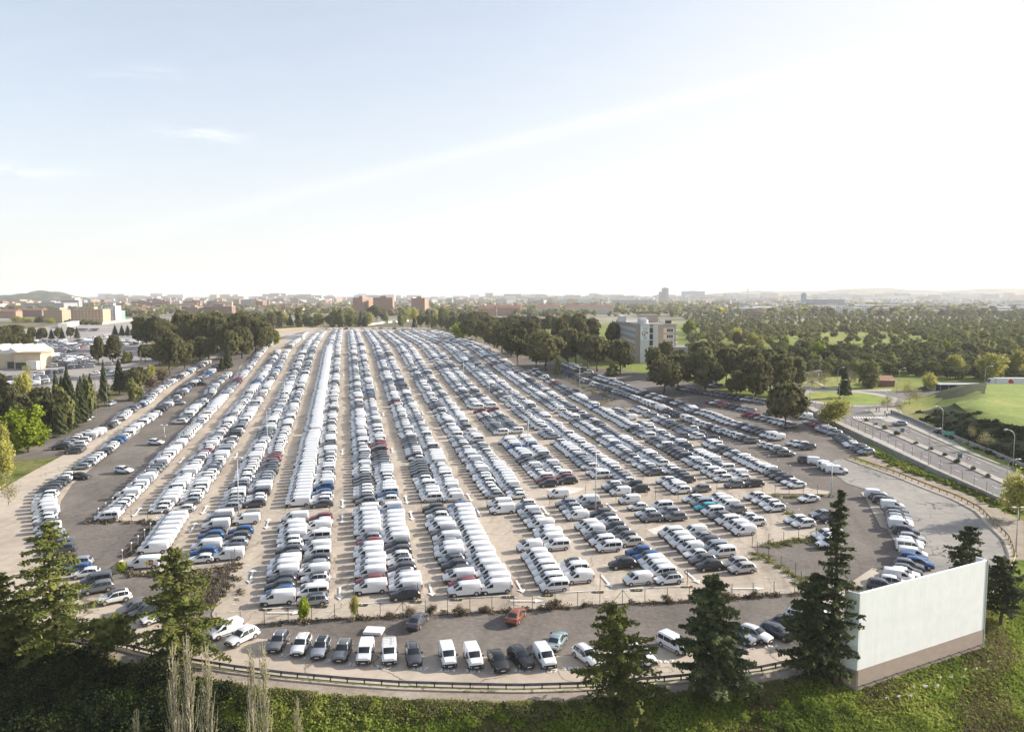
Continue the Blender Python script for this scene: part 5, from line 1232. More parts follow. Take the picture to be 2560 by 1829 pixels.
clumps('right_fence_weeds', 'weeds along the right corner of the lot', along([(2013, 1482), (1994, 1443), (1939, 1415), (1893, 1385)], 50, .7) + along([(1911, 1366), (1994, 1353), (2050, 1348)], 40, .8) + along([(2090, 1355), (1966, 1285), (1939, 1252), (1911, 1240), (1975, 1243), (2068, 1240)], 60, .8) + along(T('r3', 420, 860, 640, 960, 900, 1060) + T('r7', 720, 60, 960, 70), 90, .8) + along(T('r7', 1000, 80, 1350, 200, 1640, 350), 60, .8), M['dull'], 11, 80, .2)
clumps('verge_hedge', 'green weeds between the wall and the yellow rail', along(T('r8', 940, 470, 1200, 590, 1400, 680, 1600, 740, 1900, 850, 2100, 950, 2273, 1010), 230, 1.1), M['grassblade'], 13, 110, .3)
clumps('slope_bushes', 'bushes and ivy coloured dark for shade on the slope below the green field', [(x, y, sg.uniform(.8, 2), sg.uniform(.6, 1.4)) for x, y in [P(sg.uniform(2290, 2600), sg.uniform(1030, 1200)) for _ in range(300)] if mbx[0] < x < mbx[1] and inside(x, y, MOUND) and min(seg_d(x, y, MOUND[i], MOUND[i + 1]) for i in range(5)) < 12], M['scrub'], 14, 120, .35)
# median bushes
for n, (a, b, s) in enumerate([(875, 190, 34), (955, 222, 24), (1042, 260, 36), (1145, 310, 36), (1310, 392, 30), (1445, 445, 34), (1568, 496, 30), (1678, 558, 40), (1825, 620, 32), (1960, 685, 32), (2115, 760, 32)]):
    px, pb = T('r8', a, b)[0]; tree_px('bush', px, pb, pb - s / 3.552, s * 1.5 / 3.552, 'bush', f'clipped dark bush on the median strip, {nth(n + 1)} from the crossing', 'bush', 'bushes along the median strip')
for n, (a, b, pt, wp, kd, lb) in enumerate([(1080, 110, 1406, 30, 'lime', 'bright green sapling by the concrete ramp at the left fence')]):
    px, pb = T('b1', a, b)[0]; tree_px(kd, px, pb, pt, wp, 'sapling', lb, 'tree')
for a, b, t_, w_, lb in ((425, 540, 350, 110, 'fresh green sapling by the front fence'), (870, 510, 330, 90, 'thin pale green sapling by the front fence brace')):
    px, pb = T('b2', a, b)[0]; tree_px('lime' if w_ > 100 else 'yellow', px, pb, 1400 + t_ / 3.552, w_ / 3.552, 'sapling', lb, 'tree')
for n, (t_, a, b, s) in enumerate([('b2', 1190, 505, 90), ('b2', 1370, 490, 130), ('b2', 1560, 480, 150), ('b2', 1800, 490, 150), ('b2', 2030, 470, 120), ('b3', 370, 440, 170), ('b3', 650, 420, 90), ('b3', 1370, 375, 130), ('b3', 1900, 345, 130), ('b3', 2150, 330, 110)]):
    px, pb = T(t_, a, b)[0]; tree_px('drybush', px, pb, pb - s * .5 / 3.552, s * .95 / 3.552, 'dry_bush', f'dry brown bush on the front fence line, {nth(n + 1)} from the left', 'bush', 'dry bushes along the front fence')
# ------------------------------------------------------------------ built things
M['post'] = simple('dark_post', (.05, .045, .04), .7)
M['wire'] = simple('fence_wire', (.20, .19, .18), .6, .3)
M['white'] = simple('white_plastic', (.75, .75, .74), .5)
M['rail_grey'] = simple('rail_steel', (.16, .16, .17), .5, .4, var=.2, vs=1.5)
M['rail_ochre'] = simple('ochre_rail', (.36, .24, .07), .7, var=.3, vs=.7)
M['conc'] = simple('cast_concrete', (.36, .33, .29), .9, var=.15, vs=.8)
M['wall_grey'] = simple('rendered_wall', (.27, .255, .235), .9, var=.2, vs=.5)
M['dash'] = M['paint']
def pts_along(line_px, step, world=False):
    w = [Vector(p) for p in line_px] if world else [Vector(P(*p)) for p in line_px]; out = []; carry = 0
    for a, b in zip(w, w[1:]):
        L = (b - a).length; s = carry
        while s < L: out.append((a.lerp(b, s / L), (b - a).normalized())); s += step
        carry = s - L
    return out
def post_me(key, h, r, cap=None, wide=False):
    if key not in MS:
        mb = MB()
        if wide: mb.box(-.05, .05, -.06, .06, -.25, h)
        else: mb.tube([(0, 0, -.2), (0, 0, h)], r, 6)
        if cap: mb.box(-.10, .10, -.10, .10, h, h + .22, 1)
        MS[key] = mb.mesh('post', [M['post'] if not cap else M['wall_grey'], M['white']])
    return MS[key]
def fence(line_px, label, h=2.2, step=3.0, cap=False, braces=(), name='wire_fence', group=None, world=False, wires=(.15, 1.1, 2.1), dz=0.0):
    ps = pts_along(line_px, step, world); p0 = ps[0][0]; z0 = H(p0.x, p0.y) + dz
    root = empty(name, (p0.x, p0.y, z0), 0, label, 'fence', group)
    me = post_me(('post', h, cap), h, .045 if not cap else .05, cap)
    for p, d in ps[:98]: child('post', me, root, (p.x - p0.x, p.y - p0.y, H(p.x, p.y) + dz - z0))
    mb = MB()
    for zz in wires:
        for (a, _), (b, _) in zip(ps, ps[1:]):
            mb.tube([(a.x - p0.x, a.y - p0.y, H(a.x, a.y) + dz - z0 + zz), (b.x - p0.x, b.y - p0.y, H(b.x, b.y) + dz - z0 + zz)], .012, 3, cap=False)
    mb.build('wires', M['wire'], root)
    for bi in braces:
        if bi < len(ps):
            p, d = ps[bi]
            mb = MB()
            for s in (-1, 1): mb.tube([(0, 0, h * .95), (d.x * s * 1.7, d.y * s * 1.7, .05)], .035, 5)
            o = mb.build('brace', M['post'], root); o.location = (p.x - p0.x, p.y - p0.y, H(p.x, p.y) + dz - z0)
    return root
fence(T('b2', -350, 605, 0, 585, 560, 530, 1100, 512, 1700, 482, 2200, 455) + T('b3', 130, 448), 'thin post fence along the front edge of the lot, left half', step=3.1, braces=(8, 17))
fence(T('b3', 180, 445, 800, 398, 1500, 372, 1900, 342) + [(1920, 1489), (2013, 1483)], 'thin post fence along the front edge of the lot, right half', step=3.3, braces=(4,))
fence([(2013, 1482), (1994, 1443), (1939, 1415), (1893, 1386), (1880, 1368), (1911, 1366), (1994, 1352), (2060, 1349)], 'wire fence round the lower right corner of the lot', step=3.3, braces=(14,))
fence([(1905, 1238), (1940, 1236), (2068, 1237)], 'short wire fence beside the right end of the cross aisle', step=3.0)
fence([(2100, 1353), (1966, 1284), (1941, 1253)], 'fence with white topped posts right of the coral of white cars'.replace('coral', 'group'), h=2.0, step=4.0, cap=True)
fence(T('r5', 1960, 0, 1560, 440, 1150, 845, 850, 1080), 'long fence with white topped posts left of the first row', step=3.6, cap=True, h=2.1)
fence(T('r5', 860, 1085, 1100, 1078, 1420, 1080), 'short wire fence at the lower left corner of the upper block', step=3.2)
fence(T('r5', 1440, 1090, 1290, 1250, 1150, 1400) + [(300, 1412)], 'fence with white topped posts beside the row of white vans', step=3.4, cap=True, h=2.1)
fence([(318, 1436), (400, 1440), (501, 1435), (586, 1408)], 'low wire fence behind the spreading cedar', step=3.4)
fence([(588, 1408), (560, 1470), (529, 1538)], 'mesh fence with tall close posts at the left edge of the lower block', step=1.7, h=2.6, wires=(.1, .8, 1.5, 2.2, 2.5))
fence(T('r3', 420, 862, 640, 965, 900, 1062) + T('r7', 800, 45, 1000, 70, 1350, 190, 1640, 330, 1800, 400, 2273, 560) + T('r8', 90, 610, 300, 710), 'long fence with white topped posts on the right side of the lot', step=5.2, cap=True, h=2.0)
fence(T('r8', 420, 75, 640, 195, 1060, 388, 1500, 605, 1930, 805, 2273, 960), 'tall slim mesh fence between pavement and wall along the avenue', step=4.6, h=2.2, dz=.1, wires=(2.1,))
def beam_rail(line_w, label, mat, pmat, h=.78, step=2.05, off=0.0, two=False, cname='guard_rail'):
    ps = pts_along(line_w, step, True); p0 = ps[0][0]; z0 = H(p0.x, p0.y)
    root = empty(cname, (p0.x, p0.y, z0), 0, label, 'guard rail')
    key = ('rpost', h, pmat.name)
    if key not in MS:
        mb = MB(); mb.box(-.06, .06, -.07, .07, -.3, h + .02); MS[key] = mb.mesh('post', pmat)
    for p, d in ps[:100]:
        o = child('post', MS[key], root, (p.x - p0.x, p.y - p0.y, H(p.x, p.y) - z0)); o.rotation_euler.z = math.atan2(d.y, d.x)
    mb = MB(); prof = [(.10, h - .34), (.16, h - .26), (.10, h - .18), (.16, h - .10), (.10, h)]
    n = len(ps); V = []; fs = []
    for p, d in ps:
        nx, ny = -d.y, d.x
        for o_, z in prof: V.append((p.x - p0.x + nx * o_, p.y - p0.y + ny * o_, H(p.x, p.y) - z0 + z))
        for o_, z in prof[::-1]: V.append((p.x - p0.x + nx * (o_ - .03), p.y - p0.y + ny * (o_ - .03), H(p.x, p.y) - z0 + z))
    k = len(prof) * 2
    for i in range(n - 1):
        for j in range(k): fs.append((i * k + j, i * k + (j + 1) % k, (i + 1) * k + (j + 1) % k, (i + 1) * k + j))
    mb.add(V, fs); mb.build('rail_beam', mat, root); return root
bl = [P0(x, y) for x, y in OUTER[8:27]]
beam_rail([(x, y - .3) for x, y in bl], 'dark steel guard rail curving round the near edge of the loop road', M['rail_grey'], M['post'])
kb = [P0(x, y) for x, y in OUTER[7:28]]
def lowkerb(name, line, w, h, mat, label):
    mb = MB(); poly = strip_world(line, w / 2, w / 2); n = len(line); nn = len(poly)
    top = [(x, y, H(x, y) + h) for x, y in poly]; bt = [(x, y, H(x, y) - .3) for x, y in poly]
    mb.add(top + bt, [(i, i + 1, nn - 2 - i, nn - 1 - i) for i in range(n - 1)] + [(i, (i + 1) % nn, nn + (i + 1) % nn, nn + i) for i in range(nn)])
    return tag(mb.build(name, mat), label, kind='structure')
lowkerb('road_kerb', [(x, y - .85) for x, y in kb], .45, .22, M['loop'], 'pale kerb under the dark guard rail')
yr = [P(x, y) for x, y in T('r8', 725, 520, 860, 570, 1100, 650, 1400, 772, 1690, 882, 1890, 990, 2000, 1110, 2130, 1232, 2180, 1350, 2190, 1420) + [(2520, 1440), (2500, 1465)]]
beam_rail(yr, 'ochre coloured rail on short posts round the right bend', M['rail_ochre'], M['rail_ochre'], h=.95, step=2.2)
lowkerb('road_kerb', [(x - .9, y - .2) for x, y in yr], .8, .10, M['loop'], 'pale kerb along the ochre rail')
beam_rail([P(x, y) for x, y in [(-30, 1238), (3, 1226), (22, 1214)]], 'bright ochre barrier end at the left edge of the loop road', M['paint_y'], M['rail_ochre'], h=.95, step=2)
beam_rail([P(x, y) for x, y in T('r2', 165, 470, 200, 455, 330, 438, 460, 425, 560, 416, 680, 412)], 'yellow barrier round the far left bend', M['paint_y'], M['rail_ochre'], h=1.1, step=4)
def wall(name, line_px, h, t, mat, label, cat='wall', world=False, dz0=.3):
    w = [Vector(p) for p in (line_px if world else [P(*p) for p in line_px])]
    ww = []
    for a, b in zip(w, w[1:]):
        n = max(1, int((b - a).length / 6)); ww += [tuple(a.lerp(b, i / n)) for i in range(n)]
    ww.append(tuple(w[-1]))
    mb = MB(); poly = strip_world(ww, t / 2, t / 2); n = len(ww); nn = len(poly)
    top = [(x, y, H(x, y) + h) for x, y in poly]; bt = [(x, y, H(x, y) - dz0) for x, y in poly]
    mb.add(top + bt, [(i, i + 1, nn - 2 - i, nn - 1 - i) for i in range(n - 1)] + [(i, (i + 1) % nn, nn + (i + 1) % nn, nn + i) for i in range(nn)])
    return tag(mb.build(name, mat), label, cat)
wall('boundary_wall', T('r8', 325, 85, 600, 232, 1000, 422, 1500, 662, 1900, 840, 2100, 935), 1.15, .35, M['wall_grey'], 'long grey boundary wall between parked cars and the avenue pavement')
wall('retaining_wall', T('r8', 1100, 120, 1300, 195, 1500, 283, 1700, 368, 2000, 490, 2273, 610, 2500, 705), 1.2, .4, M['wall_grey'], 'low weathered wall at the foot of the dark green slope')
wall('yard_wall', [(255, 812), (300, 806), (357, 800)], 3.2, .4, M['conc'], 'pale wall at the back of the factory yard')
wall('yard_wall', [(157, 820), (190, 812)], 4.5, 8, simple('white_roofing', (.62, .60, .55), .8), 'small white flat roofed shed beyond the factory yard', 'shed')
wall('white_wall', [(918, 814), (960, 808), (1022, 803)], 2.0, .4, simple('white_wall_paint', (.66, .64, .58), .8), 'white wall behind the far end of the lot')
wall('concrete_ramp', T('r1', 1690, 680, 1850, 650, 1870, 690), 4.0, .5, M['conc'], 'concrete retaining wall of the underpass by the left pines')

# lamps and masts
def mast(px, pb, pt, label, heads=2, name='floodlight_mast'):
    x, y = P(px, pb); z = H(x, y); h = height_at(y, pt, pb)
    root = empty(name, (x, y, z), 0, label, 'light mast', 'slim light masts on the lot')
    MB().tube([(0, 0, -.2), (0, 0, h)], [.13, .06], 7).build('pole', M['steel'], root, True)
    MB().box(-.25, .25, -.25, .25, -.1, .35).build('base', M['conc'], root)
    mb = MB(); mb.box(-.75, .75, -.04, .04, h - .05, h + .03)
    mb.build('crossbar', M['steel'], root)
    for s in (-1, 1):
        o = MB().box(-.28, .28, -.2, .16, -.08, .08).build('floodlight', M['white'], root); o.location = (s * .7, 0, h + .05)
for n, (px, pb, pt, lb) in enumerate([(598, 1312, 1144, 'tall slim mast between second double row lanes, lower left'), (669.6, 1145, 1022, 'slim mast in the second double row, upper block'), (712, 1039, 955, 'slim mast in the third row left of the white vans'), (1489, 1280, 1113, 'tall slim mast beside the cross aisle right of centre'), (1320, 1128, 1042, 'slim mast beside a red car right of centre'),
        (712, 1000, 948, 'distant mast left of the white van run'), (738.5, 972, 919, 'distant mast near the left of the white van run, farther'), (1117, 913, 877, 'distant mast in the right double rows'), (1159, 963, 894, 'mast in the right double rows, middle distance'), (1223, 1001, 939, 'mast in the right double rows, nearer'),
        (1084, 872, 820, 'far mast before the right end trees'), (2077.6, 1243, 1155, 'mast at the right corner of the lot by the fence'), (1449, 962, 911, 'mast by the slanting row under the pines'), (2539, 1390, 1268, 'pale mast outside the ochre rail at the right'), (411, 1092, 1062, 'short mast beside the left fence'), (1038, 826, 808, 'far left mast of the cross row'), (1060, 826, 810, 'far right mast of the cross row')]):
    mast(px, pb, pt, lb)
def street_lamp(px, pb, pt, side, label, arm=2.2):
    x, y = P(px, pb); z = H(x, y); h = height_at(y, pt, pb)
    root = empty('street_lamp', (x, y, z), 0, label, 'street lamp', 'curved street lamps')
    pts = [(0, 0, -.2), (0, 0, h * .82)] + [(side * arm * (1 - math.cos(a)), 0, h * .82 + h * .18 * math.sin(a)) for a in np.linspace(.3, 1.45, 5)]
    MB().tube(pts, [.11] + [.08] * 6, 7).build('pole', M['steel'], root, True)
    e = pts[-1]; s = side
    mb = MB(); mb.tube([(e[0] - .1 * s, 0, e[2]), (e[0] + .35 * s, 0, e[2] + .02), (e[0] + .8 * s, 0, e[2] - .03)], [.07, .16, .08], 8).build('lamp_head', M['white'], root, True)
for px, pb, pt, s, lb in ((2355, 1093, 1016, -1, 'curved lamp at the foot of the dark slope, left one'), (2532, 1172, 1073, -1, 'curved lamp at the foot of the dark slope, right one'), (2182, 1095, 1025, -1, 'lamp on near avenue pavement by the yellow willow'), (2321, 1162, 1070, 1, 'lamp on near avenue pavement, middle'), (2517, 1222, 1147, 1, 'lamp on near avenue pavement, right'), (2098, 998, 949, 1, 'lamp on the roundabout island'),
                    (2218, 1022, 977, -1, 'lamp right of the roundabout'), (2242, 985, 950, -1, 'lamp before the brick pavilion'), (2247, 955, 920, 1, 'lamp behind the brick pavilion'), (2094, 955, 918, 1, 'lamp behind the roundabout'), (2016, 935, 905, -1, 'lamp left of the roundabout behind pines'), (2024, 1015, 955, 1, 'lamp at the start of the wall'), (1725, 858, 829, 1, 'lamp on the road right of the office block'), (1788, 872, 827, 1, 'tall lamp on the road beyond the office'), (2462, 958, 915, 1, 'lamp before the large yellow green tree'),
                    (271, 918, 884, 1, 'lamp in the factory yard beside the conifers'), (325, 846, 824, 1, 'far lamp in the factory yard'), (131, 940, 897, 1, 'lamp by the factory annex'), (386, 862, 815, -1, 'lamp before the left pine belt'), (10, 968, 935, -1, 'lamp at the left edge of the factory yard'), (203, 920, 898, -1, 'lamp between the yard rows')):
    street_lamp(px, pb, pt, s, lb)
# row end posts
M['stripe'] = simple('ochre_post_paint', (.42, .27, .04), .6)
rp_ = []
for a, b, t in (('r6', 262, 1010, ), ('r6', 655, 1000), ('r6', 875, 960), ('r6', 1235, 915), ('r6', 1467, 975), ('r6', 1815, 900), ('r6', 2050, 945)) if False else ():
    pass
for n, (t_, a, b, hh) in enumerate([('r6', 262, 1005, 60), ('r6', 655, 1000, 95), ('r6', 875, 955, 60), ('r6', 1235, 910, 75), ('r6', 1467, 972, 90), ('r6', 1815, 900, 90), ('r6', 1845, 905, 60), ('r6', 2050, 948, 90), ('r7', 97, 880, 95), ('r7', 335, 925, 60), ('r7', 653, 850, 85), ('r7', 923, 905, 110), ('r7', 1200, 850, 105), ('r7', 1273, 895, 110), ('r7', 1475, 890, 105), ('r7', 1818, 815, 70), ('r7', 1918, 810, 80),
                               ('b2', 607, 400, 150), ('b2', 1437, 370, 165), ('b2', 2265, 310, 120), ('b3', 782, 270, 145), ('b3', 1556, 225, 140), ('b1', 2115, 85, 100)]):
    px, pb = T(t_, a, b)[0]; x, y = P(px, pb); s = TL[t_][2]; h = height_at(y, pb - hh / s, pb)
    root = empty('marker_post', (x, y, H(x, y) + .13), 0, f'thin marker post ending a parking row, {nth(n + 1)} in order, upper rows then front', 'post', 'marker posts at the row ends')
    MB().tube([(0, 0, .5), (0, 0, h)], .045, 6).build('post', M['post'], root)
    MB().tube([(0, 0, -.1), (0, 0, .52)], .075, 6).build('base', M['stripe'], root)

# painted marks
def arrow(px, pb, L=4.2, two=True, h=None, wd=.16):
    x, y = P(px, pb); d = RDIR if h is None else Vector((math.cos(h), math.sin(h))); n = Vector((-d.y, d.x)); p = Vector((x, y))
    mb = MB()
    def pt(a, b): q_ = p + d * a + n * b; return (q_.x, q_.y, H(q_.x, q_.y) + .2 + y / 2500)
    mb.add([pt(-L / 2, -wd), pt(L / 2, -wd), pt(L / 2, wd), pt(-L / 2, wd)], [(0, 1, 2, 3)])
    for s in ((1, -1) if two else (-1,)):
        mb.add([pt(s * L / 2, -.62), pt(s * (L / 2 + 1.3), 0), pt(s * L / 2, .62)], [(0, 1, 2)] if s > 0 else [(2, 1, 0)])
    tag(mb.build('painted_arrow', M['paint']), 'white arrow painted in a parking aisle', kind='structure')
for t_, a, b, two in (('r6', 105, 1105, 1), ('r6', 767, 1060, 1), ('r6', 1380, 1030, 1), ('r6', 1335, 890, 1), ('r6', 1975, 1000, 1), ('r6', 1895, 870, 1), ('r6', 770, 925, 1), ('r7', 290, 985, 1), ('r7', 880, 960, 1), ('r5', 1220, 1000, 1), ('r5', 1820, 980, 1), ('r5', 1715, 1140, 1), ('r5', 1615, 540, 1), ('r5', 2100, 500, 1), ('r6', 1210, 450, 1), ('r6', 1650, 450, 1), ('r6', 240, 500, 1), ('b2', 745, 290, 0), ('b2', 1550, 260, 0), ('b3', 60, 230, 0), ('b3', 830, 185, 0), ('b3', 1590, 150, 0), ('b1', 2235, 150, 1), ('r6', 768, 470, 1), ('r6', 1130, 130, 1), ('r6', 1480, 120, 1), ('r2', 775, 850, 1), ('r2', 1070, 970, 1), ('r2', 1365, 965, 1)):
    px, pb = T(t_, a, b)[0]; arrow(px, pb, 3.6, bool(two))
for t_, a, b, hh in (('b2', 215, 478, math.pi), ('b3', 95, 372, math.pi), ('b3', 2060, 262, math.pi)):
    px, pb = T(t_, a, b)[0]; arrow(px, pb, 3.6, False, hh)
def flatline(a, b, w_=.12, name='painted_line', mat=None, off=.19, label='white line painted on the lot', seglen=5.0):
    a, b = Vector(P(*a)), Vector(P(*b)); n_ = max(1, int((b - a).length / seglen)); d = (b - a).normalized(); nn = Vector((-d.y, d.x)) * w_ / 2
    mb = MB(); V = []
    for i in range(n_ + 1):
        p = a.lerp(b, i / n_)
        for s in (-1, 1): q_ = p + nn * s; V.append((q_.x, q_.y, H(q_.x, q_.y) + off + q_.y / 2500))
    mb.add(V, [(2 * i, 2 * i + 1, 2 * i + 3, 2 * i + 2)[::-1] for i in range(n_)]); return mb
mb = MB()
for a, b in ((T('b2', 60, 440, 605, 415)), (T('b2', 905, 398, 1450, 365)), (T('b2', 1700, 355, 2265, 322)), (T('b3', 250, 302, 790, 280)), (T('b3', 1050, 262, 1580, 235)), (T('r6', 470, 985, 680, 975)), (T('r6', 300, 975, 640, 968))):
    m_ = flatline(a, b, .18); mb.add(m_.v, m_.f)
for k in range(-3, 8):
    for side, o in (('L', -2.55), ('R', 2.45)):
        X0 = colx(k, side) + o
        for Y in np.arange(106, 152, 2.5):
            xx = X0 - TKY * Y
            a, b = proj(xx, Y, base(Y))
            if not inside(a, b, LOT) : continue
            z = base(Y) + .21
            mb.add([(xx - .35, Y - .06, z), (xx + .35, Y - .06, z), (xx + .35, Y + .06, z), (xx - .35, Y + .06, z)], [(0, 1, 2, 3)])
        for Y in np.arange(160, 330, 2.5):
            xx = X0 - TKY * Y; a, b = proj(xx, Y, base(Y))
            if not inside(a, b, LOT): continue
            z = base(Y) + .24 + Y / 2500
            mb.add([(xx - .3, Y - .06, z), (xx + .3, Y - .06, z), (xx + .3, Y + .06, z), (xx - .3, Y + .06, z)], [(0, 1, 2, 3)])
tag(mb.build('stall_lines', M['paint']), 'short white stall marks along the parking rows', kind='structure')
mb = MB()
def dashes(line_px, on, offl, w_):
    for i, (p, d) in enumerate(pts_along(line_px, on + offl)):
        n_ = Vector((-d.y, d.x)) * w_ / 2; q_ = p + d * on
        mb.add([(v.x, v.y, H(v.x, v.y) + .1 + v.y / 2500) for v in (p - n_, q_ - n_, q_ + n_, p + n_)], [(0, 1, 2, 3)])
dashes(T('r8', 700, 175, 1140, 385, 1500, 555, 1930, 740, 2273, 890), 2, 5, .15); dashes(T('r8', 1010, 210, 1300, 330, 1700, 490, 2273, 740), 2, 5, .15); dashes(T('r8', 1150, 225, 1400, 330, 1800, 500, 2273, 690), 60, .1, .12)
for i in range(11):
    a = Vector(P(*T('r8', 765 + i * 24, 158)[0])); d = Vector((.25, 1)).normalized() * 3.2; n_ = Vector((.28, 0))
    mb.add([(v.x, v.y, H(v.x, v.y) + .18) for v in (a - n_ - d / 2, a + n_ - d / 2, a + n_ + d / 2, a - n_ + d / 2)], [(0, 1, 2, 3)])
tag(mb.build('road_markings', M['paint']), 'white dashes and zebra crossing on the avenue', kind='structure')
def text_mesh(s, size, mat, name='painted_number'):
    cu = bpy.data.curves.new(name, 'FONT'); cu.body = s; cu.size = size; cu.align_x = 'CENTER'; cu.align_y = 'CENTER'; cu.offset = .018 * size; cu.space_character = 1.15
    o = bpy.data.objects.new(name, cu); COL.objects.link(o); dg = bpy.context.evaluated_depsgraph_get(); me = bpy.data.meshes.new_from_object(o.evaluated_get(dg)); bpy.data.objects.remove(o)
    me.name = name; me.materials.clear(); me.materials.append(mat); return me
for t_, a, b, s_ in (('b2', 95, 828, '377'), ('b2', 275, 852, '378'), ('b2', 475, 880, '379'), ('b2', 695, 902, '380'), ('b2', 880, 933, '381'), ('b2', 1130, 955, '382'), ('b2', 1450, 972, '387'), ('b2', 1695, 985, '384'), ('b2', 1925, 991, '381'), ('b2', 2160, 992, '383'), ('b3', 85, 987, '386'), ('b3', 332, 990, '387'), ('b3', 520, 968, '389'), ('b3', 1370, 906, '367'), ('b3', 2085, 790, '364'), ('b4', 20, 765, '363')):
    x, y = P(*T(t_, a, b)[0]); o = bpy.data.objects.new('painted_number', text_mesh(s_, 1.05, M['paint'])); link(o)
    o.location = (x, y, H(x, y) + .13); o.scale = (1.25, 1, 1); o.rotation_euler = (math.atan(base(y + .5) - base(y - .5)), 0, (x) * .004); tag(o, f'number {s_} painted white on the loop road', kind='structure')
M['blackboard'] = simple('black_marker', (.03, .03, .03), .7)
for n, (t_, a, b, s_) in enumerate([('b2', 90, 447, '6'), ('b2', 582, 422, '7'), ('b2', 940, 406, '8'), ('b2', 1420, 379, '9'), ('b2', 1780, 359, '10'), ('b2', 2238, 335, '11'), ('b3', 315, 320, '12'), ('b3', 765, 290, '13'), ('b3', 1110, 275, '14'), ('b3', 1555, 243, '15'), ('b3', 1885, 228, '16'), ('r5', 1475, 0, '5')]):
    if n == 11: continue
    x, y = P(*T(t_, a, b)[0]); mb = MB().box(-.85, .85, -.38, .38, 0, .02); o = mb.build('row_plate', M['blackboard']); o.location = (x, y, H(x, y) + .19)
    tag(o, f'black plate with yellow digits at the front end of a row, {nth(n + 1)} from left', 'marker plate', 'black number plates painted at the front row ends')
    c = bpy.data.objects.new('digits', text_mesh(s_ * 1, .7, M['paint_y'], 'digits')); link(c, o); c.location = (0, 0, .03)

# blank screen on the grass bank
M['screen'] = None
m, nt, b = newmat('white_screen'); co_ = objco(nt)
st = noise(nt, mapping(nt, co_, scale=(2.2, 2.2, .05)), 1.6, 5, .7); fl = noise(nt, co_, .6, 4, .6)
c1 = ramp(nt, st, [(.22, (.62, .62, .62)), (.36, (.79, .79, .79)), (.7, (.85, .85, .845))]); c2 = ramp(nt, fl, [(.3, (.93,) * 3), (.7, (1.03,) * 3)])
nt.links.new(mix(nt, 1.0, c1, c2, 'MULTIPLY'), b.inputs['Base Color']); b.inputs['Roughness'].default_value = .8
M['screen'] = m
m, nt, b = newmat('brown_block_base'); co_ = objco(nt)
bk = N(nt, 'ShaderNodeTexBrick', Scale=1.0); bk.inputs['Color1'].default_value = (.34, .265, .22, 1); bk.inputs['Color2'].default_value = (.38, .30, .25, 1); bk.inputs['Mortar'].default_value = (.24, .19, .16, 1); bk.inputs['Mortar Size'].default_value = .012; bk.inputs['Brick Width'].default_value = .8; bk.inputs['Row Height'].default_value = .3
sx_ = nt.nodes.new('ShaderNodeSeparateXYZ'); nt.links.new(co_, sx_.inputs[0]); ad = N(nt, 'ShaderNodeMath', _operation='ADD'); nt.links.new(sx_.outputs[0], ad.inputs[0]); nt.links.new(sx_.outputs[1], ad.inputs[1])
cb_ = nt.nodes.new('ShaderNodeCombineXYZ'); nt.links.new(ad.outputs[0], cb_.inputs[0]); nt.links.new(sx_.outputs[2], cb_.inputs[1]); nt.links.new(cb_.outputs[0], bk.inputs['Vector']); nt.links.new(bk.outputs[0], b.inputs['Base Color']); b.inputs['Roughness'].default_value = .9
M['blockbase'] = m
A = Vector(P(*T('b4', 792, 1168)[0])); B_ = Vector(P(*T('b4', 1905, 788)[0])); Cc = Vector(P(*T('b4', 672, 1088)[0]))
zA = H(A.x, A.y); hA = height_at(A.y, 1400 + 290 / 3.552, 1400 + 1165 / 3.552)
u = (B_ - A); Ls = u.length; u.normalize(); wv = Vector((-u.y, u.x)); dep = max(1.2, abs((Cc - A).dot(wv)))
ang = math.atan2(u.y, u.x)
scr = empty('billboard_screen', (A.x, A.y, zA), ang, 'huge blank white screen wall with a brown block base on the grass bank', 'screen')
hb = hA * .222
cl_ = ((Cc - A).dot(u), (Cc - A).dot(wv)); cl_ = (min(cl_[0], -.6), max(cl_[1], 1.6))
MB().box(0, Ls, 0, .3, hb, hA).build('screen_face', M['screen'], scr); MB().box(-.03, Ls + .03, -.04, .36, -2.5, hb).build('base', M['blockbase'], scr)
def wing_(x0, dx, dy, z0, z1, mat, name):
    t_ = .16; mb = MB(); q_ = [(x0, .005), (x0 + t_, .005), (x0 + t_ + dx, dy), (x0 + dx, dy)]
    mb.add([(a, b, z) for z in (z0, z1) for a, b in q_], [(0, 3, 2, 1), (4, 5, 6, 7), (0, 1, 5, 4), (1, 2, 6, 5), (2, 3, 7, 6), (3, 0, 4, 7)]); mb.build(name, mat, scr)
wing_(-.17, cl_[0], cl_[1], hb, hA, M['screen'], 'side_panel'); wing_(-.21, cl_[0], cl_[1], -2.5, hb - .003, M['blockbase'], 'side_base')
wing_(Ls + .01, -cl_[0] * .2, cl_[1], hb, hA, M['screen'], 'side_panel')
for i in range(7): MB().box(Ls * (i + .5) / 7 - .12, Ls * (i + .5) / 7 + .12, .31, .6, -1, hA - .4).build('rear_strut', M['steel'], scr)
MB().box(Ls + .004, Ls + .16, -.08, .10, -1.5, hA).build('corner_post', M['steel'], scr)
for i in range(12):
    xx = Ls * (i + .4) / 12
    mb = MB(); mb.tube([(xx, .0, .75), (xx + .1, -2.0, .35)], .05, 5); mb.tube([(xx, 0, .15), (xx + .1, -2.0, .35)], .035, 4)
    mb.build('bracket', M['post'], scr)
MB().tube([(0, -.10, .7), (Ls, -.10, .7)], .045, 5).build('pipe', M['post'], scr)
